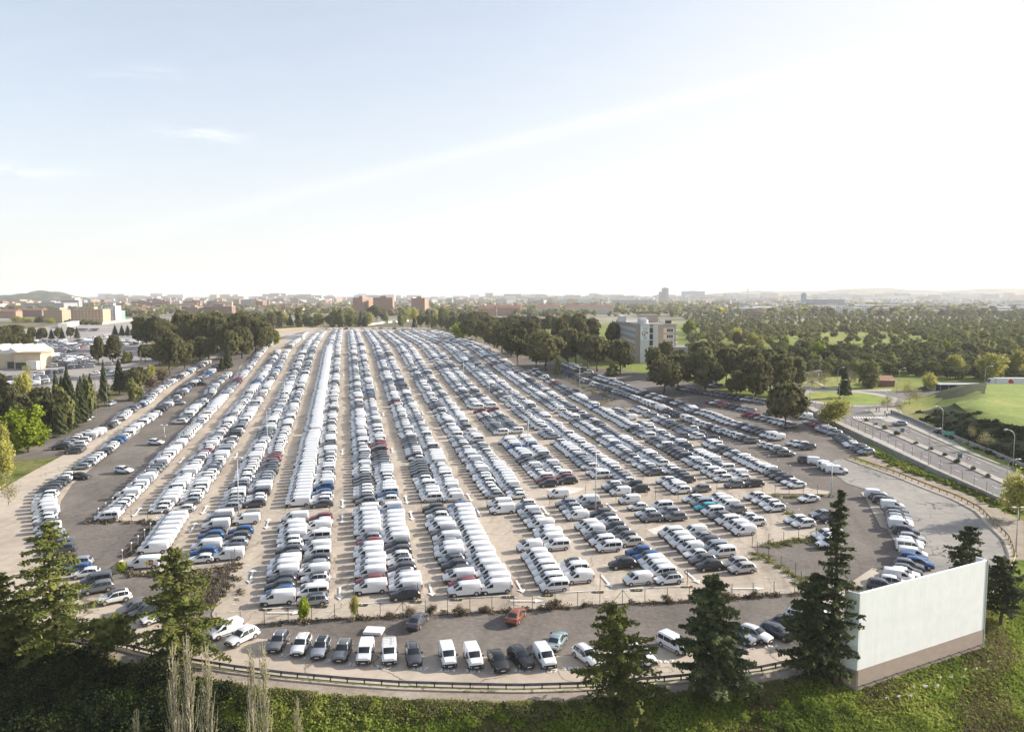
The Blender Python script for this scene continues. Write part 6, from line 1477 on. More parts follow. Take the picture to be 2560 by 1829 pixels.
for i in range(14):
    p = A + u * (Ls * (i + 1.6) / 14.6) - wv * (1.7 + (i % 3) * .4); o = MB().box(-.34, .34, -.24, .24, -.3, .12).build('concrete_block', M['conc']); o.location = (p.x, p.y, H(p.x, p.y) + .05); o.rotation_euler.z = ang + (i % 4) * .2
    tag(o, f'small pale block in the grass before the screen, {nth(i + 1)} from the left', 'block', 'pale blocks in the grass before the screen')
x, y = P(*T('b2', 1048, 640)[0]); o = MB().box(-1.25, 1.25, -1.0, 1.0, .0, .38)
o = o.build('white_slab', M['white']); o.location = (x, y, H(x, y) + .06); o.rotation_euler.z = -.1; tag(o, 'flat white slab lying on the gravel above the front row', 'slab')
bm = bmesh.new(); bm.from_mesh(o.data); bmesh.ops.bevel(bm, geom=bm.edges[:], offset=.06, segments=2, affect='EDGES'); bm.to_mesh(o.data); bm.free()
x, y = P(282, 1430); mb = MB(); mb.add([(-1.6, -.5, 0), (1.3, -.5, 0), (1.5, .5, 0), (-1.4, .5, 0), (1.3, -.5, 2.0), (1.5, .5, 2.0), (-1.5, -.5, .15), (-1.3, .5, .15)], [(0, 1, 4, 6), (3, 7, 5, 2), (1, 2, 5, 4), (6, 4, 5, 7), (0, 6, 7, 3), (0, 3, 2, 1)])
o = mb.build('concrete_ramp', M['loop']); o.location = (x, y, H(x, y)); tag(o, 'sloping pale concrete wedge beside the green sapling', 'ramp')

# logos on vans
def logo_on(v, kind_):
    if 'o' not in v: return
    o = v['o']; sp_ = SPEC[v['ty']]; y0 = sp_['w'] + .012
    def poly(name, pts, mat, dy=0.0):
        mb = MB(); mb.add([(a, y0 + dy, b) for a, b in pts], [tuple(range(len(pts)))[::-1]]); mb.build(name, mat, o)
    def disc(cx_, cz, r0, mat, dy, n=18, r1=0):
        mb = MB()
        if r1: mb.add([(cx_ + r_ * math.cos(2 * math.pi * i / n), y0 + dy, cz + r_ * math.sin(2 * math.pi * i / n)) for r_ in (r0, r1) for i in range(n)], [(i, n + i, n + (i + 1) % n, (i + 1) % n) for i in range(n)])
        else: mb.add([(cx_ + r0 * math.cos(2 * math.pi * i / n), y0 + dy, cz + r0 * math.sin(2 * math.pi * i / n)) for i in range(n)], [tuple(range(n))[::-1]])
        mb.build('logo', mat, o)
    br_ = simple('logo_brown', (.22, .07, .04), .5); ye = simple('logo_yellow', (.75, .55, .12), .5); rd = simple('logo_red', (.50, .10, .08), .5)
    if kind_ == 1:
        poly('logo', [(-.55, .75), (-1.0, .70), (-.95, 1.45), (-.30, 1.25)][::-1], ye); poly('logo', [(-1.0, .62), (-1.62, .78), (-1.72, 1.52), (-1.02, 1.60)][::-1], br_, .004); disc(-1.36, 1.15, .22, simple('logo_tan', (.55, .3, .16), .5), .008)
    elif kind_ == 2: poly('logo', [(-1.1, .9), (-1.9, .8), (-1.75, 1.5), (-1.15, 1.35)][::-1], rd)
    else: disc(-1.2, 1.05, .50, rd, .0, 22, .40); disc(-1.2, 1.0, .22, rd, .0, 18, .13)
for v in VEH:
    if v.get('logo') == 1: logo_on(v, 1); v['o']['label'] = 'white large van with a yellow and brown emblem at the left fence corner'
vv = [v for v in VEH if v['row'] and v['row'].startswith('single row of vans')]
for v in vv:
    if v['idx'] in (2, 4, 5, 7): logo_on(v, 2)
tx, ty_ = P(*T('r7', 1735, 545)[0]); bv = min([v for v in VEH if 'o' in v], key=lambda v: (v['x'] - tx) ** 2 + (v['y'] - ty_) ** 2)
if bv['ty'] in 'P': logo_on(bv, 3)

# office block
def facade(name, wallc, winc=(.05, .06, .07), fh=3.1, fw=3.0, wr=(.25, .75), hr=(.35, .78), rough=.85, var=.08):
    m, nt, b = newmat(name); co = objco(nt); s = nt.nodes.new('ShaderNodeSeparateXYZ'); nt.links.new(co, s.inputs[0])
    def mm(op, a, b_=None):
        n = N(nt, 'ShaderNodeMath', _operation=op)
        for i, v in enumerate((a, b_)):
            if v is None: continue
            if hasattr(v, 'node'): nt.links.new(v, n.inputs[i])
            else: n.inputs[i].default_value = v
        return n.outputs[0]
    uu = mm('FRACT', mm('DIVIDE', mm('ADD', s.outputs[0], s.outputs[1]), fw)); vv_ = mm('FRACT', mm('DIVIDE', s.outputs[2], fh))
    w1 = mm('MULTIPLY', mm('GREATER_THAN', uu, wr[0]), mm('LESS_THAN', uu, wr[1])); w2 = mm('MULTIPLY', mm('GREATER_THAN', vv_, hr[0]), mm('LESS_THAN', vv_, hr[1]))
    ge = nt.nodes.new('ShaderNodeNewGeometry'); gz = nt.nodes.new('ShaderNodeSeparateXYZ'); nt.links.new(ge.outputs['Normal'], gz.inputs[0])
    f = mm('MULTIPLY', mm('MULTIPLY', w1, w2), mm('LESS_THAN', mm('ABSOLUTE', gz.outputs[2]), .5))
    n = noise(nt, co, .15, 4); base_c = ramp(nt, n, [(.3, tuple(x * (1 - var) for x in wallc)), (.7, tuple(x * (1 + var) for x in wallc))])
    nt.links.new(mix(nt, f, base_c, winc), b.inputs['Base Color']); b.inputs['Roughness'].default_value = rough; return m
M['brick'] = simple('brown_brick', (.33, .275, .24), .9, var=.12, vs=.6)
M['brick_pale'] = simple('tan_brick', (.40, .335, .28), .9, var=.1, vs=.6)
M['panel'] = simple('pale_panel', (.60, .585, .58), .8, var=.06, vs=.4)
M['panel_lt'] = simple('cream_panel', (.66, .63, .58), .8, var=.05, vs=.4)
M['ribbon'] = simple('ribbon_glass', (.46, .50, .52), .35)
M['darkwin'] = simple('dark_window', (.05, .05, .06), .3)
M['roofgrey'] = simple('roof_gravel', (.34, .33, .31), .9, var=.1, vs=.3)
Yo = P0(1588, 907)[1]; zo = base(Yo); ho = height_at(Yo, 811.7, 907)
off = empty('office_block', (ray(1588, 900)[0] * Yo, Yo, zo), 0, 'five storey brick office block with ribbon windows and a white banner', 'building')
Wd = (1645 - 1588) / F * Yo; Dp = 72.0; fl_ = (ho - 1.5) / 5.6
MB().box(0, Wd, 0, Dp, -6, ho).build('wall', M['brick'], off)
MB().box(-.35, Wd, -.2, Dp + .3, ho, ho + .5).build('parapet', M['roofgrey'], off)
for i in range(5):
    z = ho - 1.7 - fl_ * (i + .0)
    MB().box(-.10, -.003, 1.2, Dp - 1, z - fl_ * .50, z - .15).build('window_band', M['ribbon'], off)
px2m = Yo / F
def fx0(px): return (px - 1588) * px2m
MB().box(fx0(1599.5), fx0(1622.5), -.5, -.003, -6, ho + .4).build('wall_panel', M['panel'], off)
MB().box(fx0(1623), fx0(1631), -.12, -.003, -1, ho - .8).build('stair_window', M['darkwin'], off)
for i in range(6): MB().box(fx0(1622.6), fx0(1631.4), -.25, -.13, ho - 1.2 - i * fl_ - .25, ho - 1.2 - i * fl_ + .25).build('floor_slab', M['panel'], off)
MB().box(fx0(1631.5), fx0(1644), -.5, -.003, -6, ho + .2).build('wall_panel', M['panel'], off)
bn = MB().box(fx0(1600), fx0(1622), -.62, -.52, height_at(Yo, 849.5, 907), height_at(Yo, 816, 907)).build('banner', M['white'], off)
zc = height_at(Yo, 833.5, 907); xc_ = fx0(1611); rr0 = 8 * px2m
mb = MB(); nseg = 28
arc = [math.radians(-10 + 300 * i / nseg) for i in range(nseg + 1)]
mb.add([(xc_ + r_ * math.cos(a), -.65, zc + r_ * .85 * math.sin(a)) for r_ in (rr0, rr0 * .78) for a in arc], [(i, i + 1, nseg + 2 + i, nseg + 1 + i) for i in range(nseg)])
mb.build('emblem', M['darkwin'], bn)
mb = MB(); mb.add([(xc_ + a * rr0, -.66, zc + b_ * rr0) for a, b_ in ((-.55, -.1), (.2, .35), (.9, .1), (.3, 0), (-.1, -.55))], [(0, 1, 2, 3, 4)[::-1]]); mb.build('emblem', simple('emblem_orange', (.40, .17, .08), .6), bn)
for zz, w0, w1 in ((height_at(Yo, 819, 907), .12, .88), (height_at(Yo, 822.5, 907), .3, .85), (height_at(Yo, 843.5, 907), .25, .8), (height_at(Yo, 846, 907), .35, .7)):
    a, b_ = fx0(1600), fx0(1622); mb = MB(); nl = 9
    for i in range(nl):
        s0 = a + (b_ - a) * (w0 + (w1 - w0) * i / nl); s1 = s0 + (b_ - a) * (w1 - w0) / nl * .6
        mb.box(s0, s1, -.66, -.63, zz - .22, zz + .22)
    mb.build('lettering', simple('letter_grey', (.3, .31, .3), .6), bn)
Y2 = 16.0
X2, X3 = fx0(1645) + .01, fx0(1645) + (1696.5 - 1645) / F * (Yo + Y2)
MB().box(Wd + .005, Wd + 3.3, 4, 30, -6, ho + .1).build('wing', M['brick_pale'], off)
MB().box(Wd + 3.31, X3, 9, 28, -6, ho - .3).build('wing', M['brick_pale'], off)
MB().box(Wd + 3.1, X3 + .3, 8.7, 28.3, ho - .3, ho + .15).build('parapet', M['roofgrey'], off)
for i in range(5):
    z = ho - 2.0 - fl_ * i
    MB().box(Wd + 3.4, X3 - .9, 8.88, 8.995, z - fl_ * .80, z + .1).build('wall_panel', M['panel_lt'], off)
    w = MB().box(X3 - 4.6, X3 - 1.6, 8.80, 8.87, z - fl_ * .62, z - .3).build('window', M['darkwin'], off)
    for q_ in range(1, 3): MB().box(X3 - 4.6 + q_ * 1.0 - .09, X3 - 4.6 + q_ * 1.0 + .09, 8.74, 8.79, z - fl_ * .62, z - .3).build('frame', M['panel_lt'], w)
    MB().box(X3 + .003, X3 + 1.3, 9.5, 13.5, z - fl_ * .62, z - fl_ * .3).build('balcony', M['panel_lt'], off)
MB().box(fx0(1549) + 4, fx0(1573) + 2, 26, 40, ho + .5, ho + 3.8).build('roof_plant_room', M['panel_lt'], off)
MB().box(2.5, 6.5, 6, 10, ho + .5, ho + 3.4).build('roof_stair', M['panel'], off)
MB().box(5.0, 14, 16, 26, ho + .5, ho + 4.6).build('roof_plant_room', M['brick_pale'], off)
mb = MB(); mb.tube([(4.6, 3.2, ho + .3), (4.6, 3.2, ho + 2.5)], 2.1, 20); mb.build('roof_drum', M['panel'], off, False)
MB().box(Wd + 3, Wd + 5.6, 12, 15, ho + .2, ho + 1.9).build('roof_cabin', M['panel_lt'], off); MB().box(Wd + 5.8, Wd + 9, 13, 16, ho + .2, ho + 1.7).build('roof_cabin', M['darkwin'], off)
ax0 = fx0(1661); o2 = MB().box(ax0, ax0 + 12.5, 4.0, 14, -6, 7.6).build('annex', simple('grey_render', (.27, .275, .30), .8), off)
MB().box(ax0 + 7.4, ax0 + 10.6, 3.85, 3.99, 4.2, 6.4).build('window', M['darkwin'], o2)

# brick towers and other landmark buildings: px0, px1, top, base
F_brick = facade('orange_brick_facade', (.36, .22, .15), (.12, .10, .10), 3.0, 3.4, (.3, .72), (.3, .7))
F_tan = facade('tan_facade', (.48, .34, .22), (.16, .14, .13), 3.0, 4.0, (.25, .7), (.3, .7))
F_dark = facade('dark_brick_facade', (.24, .14, .11), (.09, .08, .08), 3.0, 3.6, (.3, .7), (.3, .7))
F_white = facade('white_facade', (.62, .62, .60), (.18, .20, .22), 3.0, 4.4, (.2, .75), (.35, .8))
F_cream = facade('cream_facade', (.52, .48, .40), (.2, .18, .17), 3.0, 3.6, (.28, .7), (.3, .7))
F_grey = facade('grey_facade', (.34, .33, .34), (.12, .13, .15), 3.2, 5, (.1, .9), (.4, .8))
R_red = simple('red_roof_tiles', (.24, .12, .085), .9, var=.15, vs=.05)
R_grey = simple('flat_roof', (.36, .34, .32), .9, var=.1, vs=.05)
R_white = simple('metal_roof', (.62, .62, .62), .6, var=.06, vs=.05)
def block(px0, px1, pt, pb, label, wall_, roof=R_grey, cat='building', name='apartment_building', depth=14, rot=0.0, gable=0.0, extra=None, group=None, pen=True, parts=True):
    a, Y = P(px0, pb)[0], P((px0 + px1) / 2, pb)[1]
    x0 = ray(px0, pb)[0] * Y; x1 = ray(px1, pb)[0] * Y; w = x1 - x0; h = height_at(Y, pt, pb); z = H((x0 + x1) / 2, Y)
    root = empty(name, ((x0 + x1) / 2, Y + depth / 2, z), rot, label, cat, group)
    MB().box(-w / 2, w / 2, -depth / 2, depth / 2, -4, h).build('wall', wall_, root)
    mb = MB()
    if gable:
        e = .4; mb.add([(-w / 2 - e, -depth / 2 - e, h), (w / 2 + e, -depth / 2 - e, h), (w / 2 + e, depth / 2 + e, h), (-w / 2 - e, depth / 2 + e, h), (-w / 2 - e, 0, h + gable), (w / 2 + e, 0, h + gable)], [(0, 1, 5, 4), (2, 3, 4, 5), (0, 4, 3), (1, 2, 5), (0, 3, 2, 1)])
    else:
        mb.box(-w / 2 - .2, w / 2 + .2, -depth / 2 - .2, depth / 2 + .2, h + .002, h + .7)
    mb.build('roof', roof, root)
    if pen and not gable and w > 8:
        MB().box(-w * .18, w * .16, -depth * .2, depth * .25, h + .7, h + 3.4).build('roof_cabin', wall_, root)
    return root
block(889, 917, 745, 789, 'orange brick tower block, left wing of the pair behind the lot', F_brick, depth=34, rot=-.35)
block(934, 982, 744.5, 789, 'wide orange brick tower block, right wing of the pair', F_brick, depth=20)
block(1031, 1066, 746, 789, 'separate orange brick tower right of the wide pair', F_brick, depth=22, rot=-.2)
block(110, 166, 776, 806, 'tan apartment block in front of the dark hill, left part', F_tan, depth=22, rot=-.25); block(178, 258, 774, 808, 'long tan apartment block beside the white building', F_tan, depth=18)
block(263, 290, 765, 806, 'white modern building with green scaffolding at its side', F_white, depth=14); block(291, 302, 778, 805, 'narrow building wrapped in green netting', simple('green_net', (.20, .36, .26), .8), depth=12)
block(463, 500, 768, 790, 'brick block with stepped roof, left of the pair above the pines', F_brick, depth=16, rot=-.3); block(510, 580, 766, 790, 'long brown brick block above the left pines', F_dark, depth=18)
block(329, 375, 753, 770, 'long dark brick block near the left horizon', F_dark, depth=20); block(381, 425, 753, 770, 'second long dark brick block near the left horizon', F_dark, depth=20)
block(152, 188, 744, 768, 'cream block right of the wooded hill', F_cream, depth=30); block(60, 160, 758, 775, 'long greyish factory block under the wooded hill', F_grey, R_grey, depth=60, name='factory_building')
block(40, 105, 775, 792, 'dark red brick terrace left of the tan blocks', F_dark, R_red, gable=3, depth=16); block(0, 40, 778, 795, 'brick terrace at the left edge', F_brick, R_red, gable=3, depth=16)
block(1655, 1671, 720, 757, 'grey twin shaft tower on the horizon', facade('tower_grey', (.25, .25, .27), (.14, .14, .15), 4, 30), depth=18, name='tower'); block(1648, 1654, 730, 757, 'thinner shaft of the grey tower', facade('tower_grey2', (.25, .25, .27), (.14, .14, .15), 4, 30), depth=14, name='tower')
block(1706, 1762, 728, 745, 'wide blue glass office building on the right horizon', facade('blue_glass', (.20, .27, .34), (.10, .16, .22), 4, 6, (.1, .9), (.2, .8)), depth=40)
block(1340, 1400, 765, 786, 'pale long residential block above the pines', F_cream, R_red, gable=3, depth=16, group=None); block(1415, 1535, 766, 786, 'very long pale residential block behind the office pines', F_cream, R_red, gable=3, depth=16)
block(1384, 1500, 748, 762, 'long white shed with dark front beyond the pines', F_white, R_white, depth=40, pen=False, name='shed'); block(1535, 1640, 750, 762, 'long grey warehouse roof beyond the pines', F_grey, R_grey, depth=60, pen=False, name='shed')
block(1195, 1240, 772, 790, 'red roofed school block right of the towers', F_brick, R_red, gable=5, depth=20); block(1243, 1300, 770, 790, 'second red roofed school block', F_brick, R_red, gable=5, depth=20)
block(2515, 2545, 778, 790, 'red brick building right of the park', F_brick, depth=14) if False else block(1873, 1905, 778, 792, 'small red brick block at the park edge', F_dark, depth=16)
block(1213, 1253, 752, 759, 'bright lime green shed on the horizon', simple('lime_cladding', (.40, .44, .08), .8), R_white, depth=20, pen=False, name='shed')
block(2005, 2015, 734, 765, 'slim dark glass tower right of the park', facade('slim_glass', (.20, .25, .30), (.12, .16, .2), 4, 5), depth=12, name='tower'); block(2024, 2111, 749, 768, 'long blue grey building right of the slim tower', facade('darkblue', (.30, .33, .36), (.18, .20, .24), 4, 8, (.1, .9), (.3, .8)), depth=30, pen=False)
for n, (a, b_, t_, bb, lb, w_) in enumerate([(2150, 2300, 770, 782, 'wide grey industrial shed beyond the park, left', F_grey), (2310, 2355, 777, 787, 'dark teal fronted shed beyond the park', facade('teal', (.12, .2, .22), (.06, .1, .1), 5, 8)), (2360, 2465, 777, 785, 'long white roofed shed beyond the park', F_white), (2480, 2560, 775, 785, 'grey shed at the right edge beyond the park', F_grey), (2350, 2440, 754, 762, 'pale warehouse on the right horizon, middle', F_white), (2160, 2270, 742, 749, 'white warehouse complex on the right horizon, left', F_white), (2190, 2290, 763, 769, 'grey roofed warehouse row beyond the park', F_grey), (2300, 2420, 764, 770, 'low white warehouse row beyond the park', F_white), (2430, 2510, 770, 776, 'pale shed row near the right edge', F_white), (1990, 2090, 772, 780, 'low grey shed left of the industrial park', F_grey)]):
    block(a, b_, t_, bb, lb, w_, R_white, 'shed', 'industrial_shed', depth=40, pen=False)
# pavilion, shelter, truck, stone walls
block(2193, 2240, 951, 966, 'small brick pavilion with low pitched roof behind the roundabout', simple('pavilion_brick', (.24, .13, .10), .9, var=.1), simple('pavilion_roof', (.34, .19, .12), .9), gable=1.6, depth=10, rot=-.15, name='pavilion')
x, y = ray(2398, 960)[0] * 303, 303; sh = empty('bus_shelter', (x, y, base(y)), 0, 'long dark shelter with a white roof above the green field', 'shelter')
MB().box(-8.5, 8.5, -1.5, 1.5, 2.9, 3.3).build('roof', M['white'], sh); MB().box(-8.3, 8.3, 1.2, 1.4, 0, 2.9).build('back_wall', M['darkwin'], sh)
for i in range(6): MB().box(-8 + i * 3.2, -7.85 + i * 3.2, -1.3, -1.15, 0, 2.9).build('post', M['steel'], sh)
x, y = ray(2492, 960)[0] * 313, 313; tr_ = empty('articulated_truck', (x, y, base(y) + .1), math.pi, 'white box lorry with red marks passing behind the green field', 'lorry')
MB().box(-14.5, 1.0, -1.25, 1.25, 1.1, 3.9).build('trailer', M['white'], tr_)
mb = MB(); mb.add([(1.3, -1.2, .6), (3.6, -1.2, .6), (3.6, 1.2, .6), (1.3, 1.2, .6), (1.3, -1.2, 3.7), (2.9, -1.15, 3.6), (2.9, 1.15, 3.6), (1.3, 1.2, 3.7), (3.6, -1.2, 1.9), (3.6, 1.2, 1.9)], [(0, 3, 2, 1), (4, 5, 6, 7), (0, 1, 8, 5, 4), (3, 7, 6, 9, 2), (1, 2, 9, 8), (8, 9, 6, 5), (0, 4, 7, 3)]); mb.build('cab', PM['w'], tr_)
mb = MB(); mb.add([(3.57, -1.0, 2.05), (3.57, 1.0, 2.05), (3.0, 1.0, 3.35), (3.0, -1.0, 3.35)], [(0, 1, 2, 3)]); o = mb.build('windscreen', M['glass'], tr_); o.location.x = .05
mb = MB(); mb.add([(-6, 1.262, 1.4), (-4.4, 1.262, 1.4), (-3.6, 1.262, 2.6), (-4.6, 1.262, 3.6), (-5.8, 1.262, 2.8)], [(0, 1, 2, 3, 4)]); mb.build('logo', simple('truck_red', (.5, .08, .04), .5), tr_)
for a in (2.6, -.5, -9.5, -10.8, -12.1):
    for s in (1, -1):
        o = wheel_mb(.5, 14).build('wheel', M['rubber'], tr_); o.location = (a, s * 1.1, .5)
wall('stone_bank', T('tB', 160, 235, 330, 140, 560, 140, 760, 215), 1.6, 6, simple('stone_bank', (.20, .175, .16), .9, var=.2), 'grey stony bank planted with bare shrubs behind the roundabout', 'bank')
# factory on the left
Yf = P0(60, 920)[1]; zf = base(Yf); s_ = Yf / F
fac = empty('sawtooth_factory', (ray(75, 918)[0] * Yf, Yf, zf), .06, 'cream factory hall with white sawtooth roof at the left edge', 'factory')
cream = simple('cream_wall', (.56, .46, .32), .85, var=.06, vs=.3); hf_ = height_at(Yf, 884, 920)
MB().box(-90, -4, 0, 30, -1, hf_).build('wall', cream, fac)
for i in range(12):
    x1 = -4.0 - i * 5.6; mb = MB()
    mb.add([(x1, -.2, hf_), (x1 - 5.6, -.2, hf_), (x1 - 4.6, -.2, hf_ + 3.2), (x1, 30, hf_), (x1 - 5.6, 30, hf_), (x1 - 4.6, 30, hf_ + 3.2)], [(0, 2, 1), (3, 4, 5), (0, 3, 5, 2), (1, 2, 5, 4)])
    mb.build('sawtooth_roof', simple('sawtooth_white', (.66, .64, .60), .7) if i == 0 else MS.setdefault('sawm', simple('sawtooth_white', (.66, .64, .60), .7)), fac)
    MB().box(x1 - 5.6, x1 - .3, -1.2, -.25, 0.2, hf_ * .45).build('loading_bay', M['darkwin'], fac) if i % 2 == 0 else None
an = empty('factory_annex', (ray(80, 920)[0] * Yf, Yf - 4, zf), .06, 'cream annex with a tan flat roof right of the sawtooth hall', 'building')
MB().box(-5.5, 6.4, 0, 10, -1, height_at(Yf, 880, 918)).build('wall', cream, an); MB().box(-6.2, 7.2, -.8, 10.8, height_at(Yf, 880, 918), height_at(Yf, 880, 918) + .5).build('roof', simple('tan_roof', (.40, .31, .18), .8), an)
MB().box(1.4, 6.0, -2.8, -.01, 0, height_at(Yf, 898, 918)).build('porch', M['panel_lt'], an); MB().box(-5.0, 1.2, -.14, -.003, 0, height_at(Yf, 902, 918)).build('loading_door', M['darkwin'], an)
o = MB().box(-1.3, 1.3, -.8, .8, 0, 2.0).build('green_skip', simple('lime_skip', (.36, .40, .06), .7)); o.location = (ray(64, 918)[0] * (Yf - 6), Yf - 6, H(ray(64, 918)[0] * (Yf - 6), Yf - 6)); tag(o, 'lime green waste skip before the factory annex', 'skip')
x, y = P(738, 848); o = MB().box(-6, 6, -2, 2, 0, 3.2).build('container_cabin', M['white']); o.location = (x, y, H(x, y)); tag(o, 'long white cabin at the far left end of the parking rows', 'cabin')
# signs
def sign(t_, a, b, hh, kind_, label):
    px, pb = T(t_, a, b)[0]; x, y = P(px, pb); h = height_at(y, pb - hh / TL[t_][2], pb); root = empty('road_sign', (x, y, H(x, y)), 0, label, 'sign')
    MB().tube([(0, 0, -.2), (0, 0, h)], .05, 6).build('post', M['steel'], root)
    if kind_ == 'board': MB().box(-1.6, 1.6, -.12, -.06, h - 1.0, h).build('board', simple('sign_green', (.12, .34, .28), .5), root)
    elif kind_ == 'white': MB().box(-2.0, 2.0, -.14, -.06, h - 1.2, h).build('board', M['white'], root)
    elif kind_ == 'blue': MB().box(-.55, .55, -.12, -.06, h - 1.1, h).build('board', simple('sign_blue', (.08, .14, .2), .5), root)
    else:
        for r_, mt, yy in ((.5, simple('sign_red', (.5, .03, .03), .5), -.08), (.36, M['white'], -.11)):
            mb = MB(); mb.add([(r_ * math.cos(2 * math.pi * i / 20), yy, h - .5 + r_ * math.sin(2 * math.pi * i / 20)) for i in range(20)], [tuple(range(20))]); mb.build('disc', mt, root)
sign('r8', 1598, 370, 95, 'board', 'green direction board at the foot of the dark slope'); sign('r8', 1190, 320, 70, 'blue', 'square blue sign on the median'); sign('r8', 1242, 345, 85, 'red', 'round red rimmed sign on the median'); sign('r8', 1775, 590, 90, 'red', 'round red rimmed sign near the right bushes'); sign('r8', 2078, 900, 120, 'white', 'white board on a post by the verge hedge'); sign('r8', 1700, 550, 75, 'blue', 'small dark sign on the median, right')
# people at the corner
def person_mesh(seed, top, leg):
    r = random.Random(seed); st_ = r.uniform(.05, .16)
    J = dict(pel=(0, 0, .94), ch=(0, 0, 1.30), nk=(0, 0, 1.48), hd=(0, .01, 1.56), ht=(0, 0, 1.72), hl=(-.10, 0, .90), kl=(-.11, st_, .50), al=(-.11, st_ * .6, .08), fl=(-.12, st_ * .6 - .16, .04), hr=(.10, 0, .90), kr=(.11, -st_, .50), ar=(.11, -st_ * 1.6, .08), fr=(.12, -st_ * 1.6 - .16, .04),
             sl=(-.19, 0, 1.42), el=(-.25, .05, 1.15), wl=(-.25, -.06, .92), sr=(.19, 0, 1.42), er=(.25, .05, 1.15), wr=(.25, -.06, .92))
    Rr = dict(pel=.15, ch=.16, nk=.06, hd=.085, ht=.07, hl=.10, kl=.065, al=.045, fl=.04, hr=.10, kr=.065, ar=.045, fr=.04, sl=.07, el=.045, wl=.035, sr=.07, er=.045, wr=.035)
    E_ = [('pel', 'ch'), ('ch', 'nk'), ('nk', 'hd'), ('hd', 'ht'), ('pel', 'hl'), ('hl', 'kl'), ('kl', 'al'), ('al', 'fl'), ('pel', 'hr'), ('hr', 'kr'), ('kr', 'ar'), ('ar', 'fr'), ('ch', 'sl'), ('sl', 'el'), ('el', 'wl'), ('ch', 'sr'), ('sr', 'er'), ('er', 'wr')]
    ks = list(J); me = bpy.data.meshes.new('p'); me.from_pydata([J[k] for k in ks], [(ks.index(a), ks.index(b)) for a, b in E_], [])
    o = bpy.data.objects.new('p', me); COL.objects.link(o); o.modifiers.new('s', 'SKIN'); o.modifiers.new('u', 'SUBSURF').levels = 1
    for i, k in enumerate(ks): me.skin_vertices[0].data[i].radius = (Rr[k], Rr[k] * .8)
    me.skin_vertices[0].data[0].use_root = True
    m2 = bpy.data.meshes.new_from_object(o.evaluated_get(bpy.context.evaluated_depsgraph_get())); bpy.data.objects.remove(o)
    m2.materials.clear()
    for mt in (simple('skin', (.45, .28, .2), .6), simple('top_cloth', top, .8), simple('trousers', leg, .8)): m2.materials.append(mt)
    for p in m2.polygons: z = p.center.z; p.material_index = 0 if z > 1.5 or (z < .95 and abs(p.center.x) > .2) else (1 if z > .93 else 2)
    return m2
cls = [((.03, .03, .04), (.03, .04, .08), 'dark jacket'), ((.25, .05, .05), (.05, .05, .06), 'dark red top'), ((.10, .12, .2), (.03, .03, .03), 'navy top'), ((.05, .05, .05), (.1, .1, .12), 'black coat'), ((.3, .3, .3), (.04, .05, .1), 'grey top'), ((.06, .10, .08), (.03, .03, .03), 'dark green coat')]
for n, (a, b) in enumerate([(1085, 752), (1122, 740), (1205, 798), (1230, 838), (1262, 800), (1292, 786)]):
    px, pb = T('tB', a, b)[0]; x, y = P(px, pb); t_, l_, ds = cls[n]
    o = link(bpy.data.objects.new('person', person_mesh(n, t_, l_))); o.location = (x, y, H(x, y) + .25); o.rotation_euler.z = n * 1.1
    tag(o, f'person in a {ds} standing on the avenue corner pavement, {nth(n + 1)} from the left', 'person', 'people on the corner pavement')
# far city
ct = random.Random(77)
def cityb(n, pxr, pbr, wr_, hr_, dr, walls, roofs, gable, label, name, group, cat='building', bias=1.0, avoid=None):
    for i in range(n):
        px = ct.uniform(*pxr); pb = pbr[0] + (pbr[1] - pbr[0]) * ct.random() ** bias
        if avoid and avoid(px, pb): continue
        x, y = P(px, pb); w = ct.uniform(*wr_); h = ct.uniform(*hr_); d = ct.uniform(*dr)
        mb = MB(); mb.box(-w / 2, w / 2, -d / 2, d / 2, -5, h, 0)
        if gable: mb.add([(-w / 2 - .3, -d / 2 - .3, h), (w / 2 + .3, -d / 2 - .3, h), (w / 2 + .3, d / 2 + .3, h), (-w / 2 - .3, d / 2 + .3, h), (-w / 2 - .3, 0, h + gable), (w / 2 + .3, 0, h + gable)], [(0, 1, 5, 4), (2, 3, 4, 5), (0, 4, 3), (1, 2, 5)], 1)
        else:
            mb.box(-w / 2 - .2, w / 2 + .2, -d / 2 - .2, d / 2 + .2, h + .01, h + .8, 1)
            if w > 14 and ct.random() < .6: q_ = ct.uniform(-.3, .1) * w; mb.box(q_, q_ + w * .2, -d * .2, d * .2, h + .8, h + 3.6, 0)
        o = mb.build(name, [ct.choice(walls), ct.choice(roofs)]); o.location = (x, y, H(x, y)); o.rotation_euler.z = ct.choice([0, 0, .3, -.3, .15, 1.2]) + ct.uniform(-.08, .08)
        tag(o, label, cat, group)
ALLW = [F_cream, F_white, F_tan, F_brick, F_brick, F_grey, F_dark, F_tan]
cityb(210, (620, 1330), (757, 786), (9, 20), (5, 8), (9, 14), [F_cream, F_white, F_tan, F_brick], [R_red, R_red, R_red, R_grey], 2.4, 'small house with tiled roof in the hazy district behind the lot', 'house', 'small houses of the district behind the lot', 'house', 1.0)
cityb(80, (230, 640), (765, 786), (9, 20), (5, 8), (9, 14), [F_cream, F_white, F_tan, F_brick], [R_red, R_red, R_grey], 2.4, 'small house with tiled roof left of the brick towers', 'house', 'small houses left of the brick towers', 'house', 1.0)
cityb(85, (-20, 700), (750, 774), (22, 60), (12, 24), (14, 24), ALLW + [F_dark], [R_grey, R_red], 0, 'mid rise block in the hazy left part of the city', 'apartment_building', 'mid rise blocks of the left city')
cityb(75, (640, 1400), (747, 760), (25, 70), (12, 24), (14, 26), ALLW, [R_grey], 0, 'mid rise block in the far central city', 'apartment_building', 'mid rise blocks of the central city')
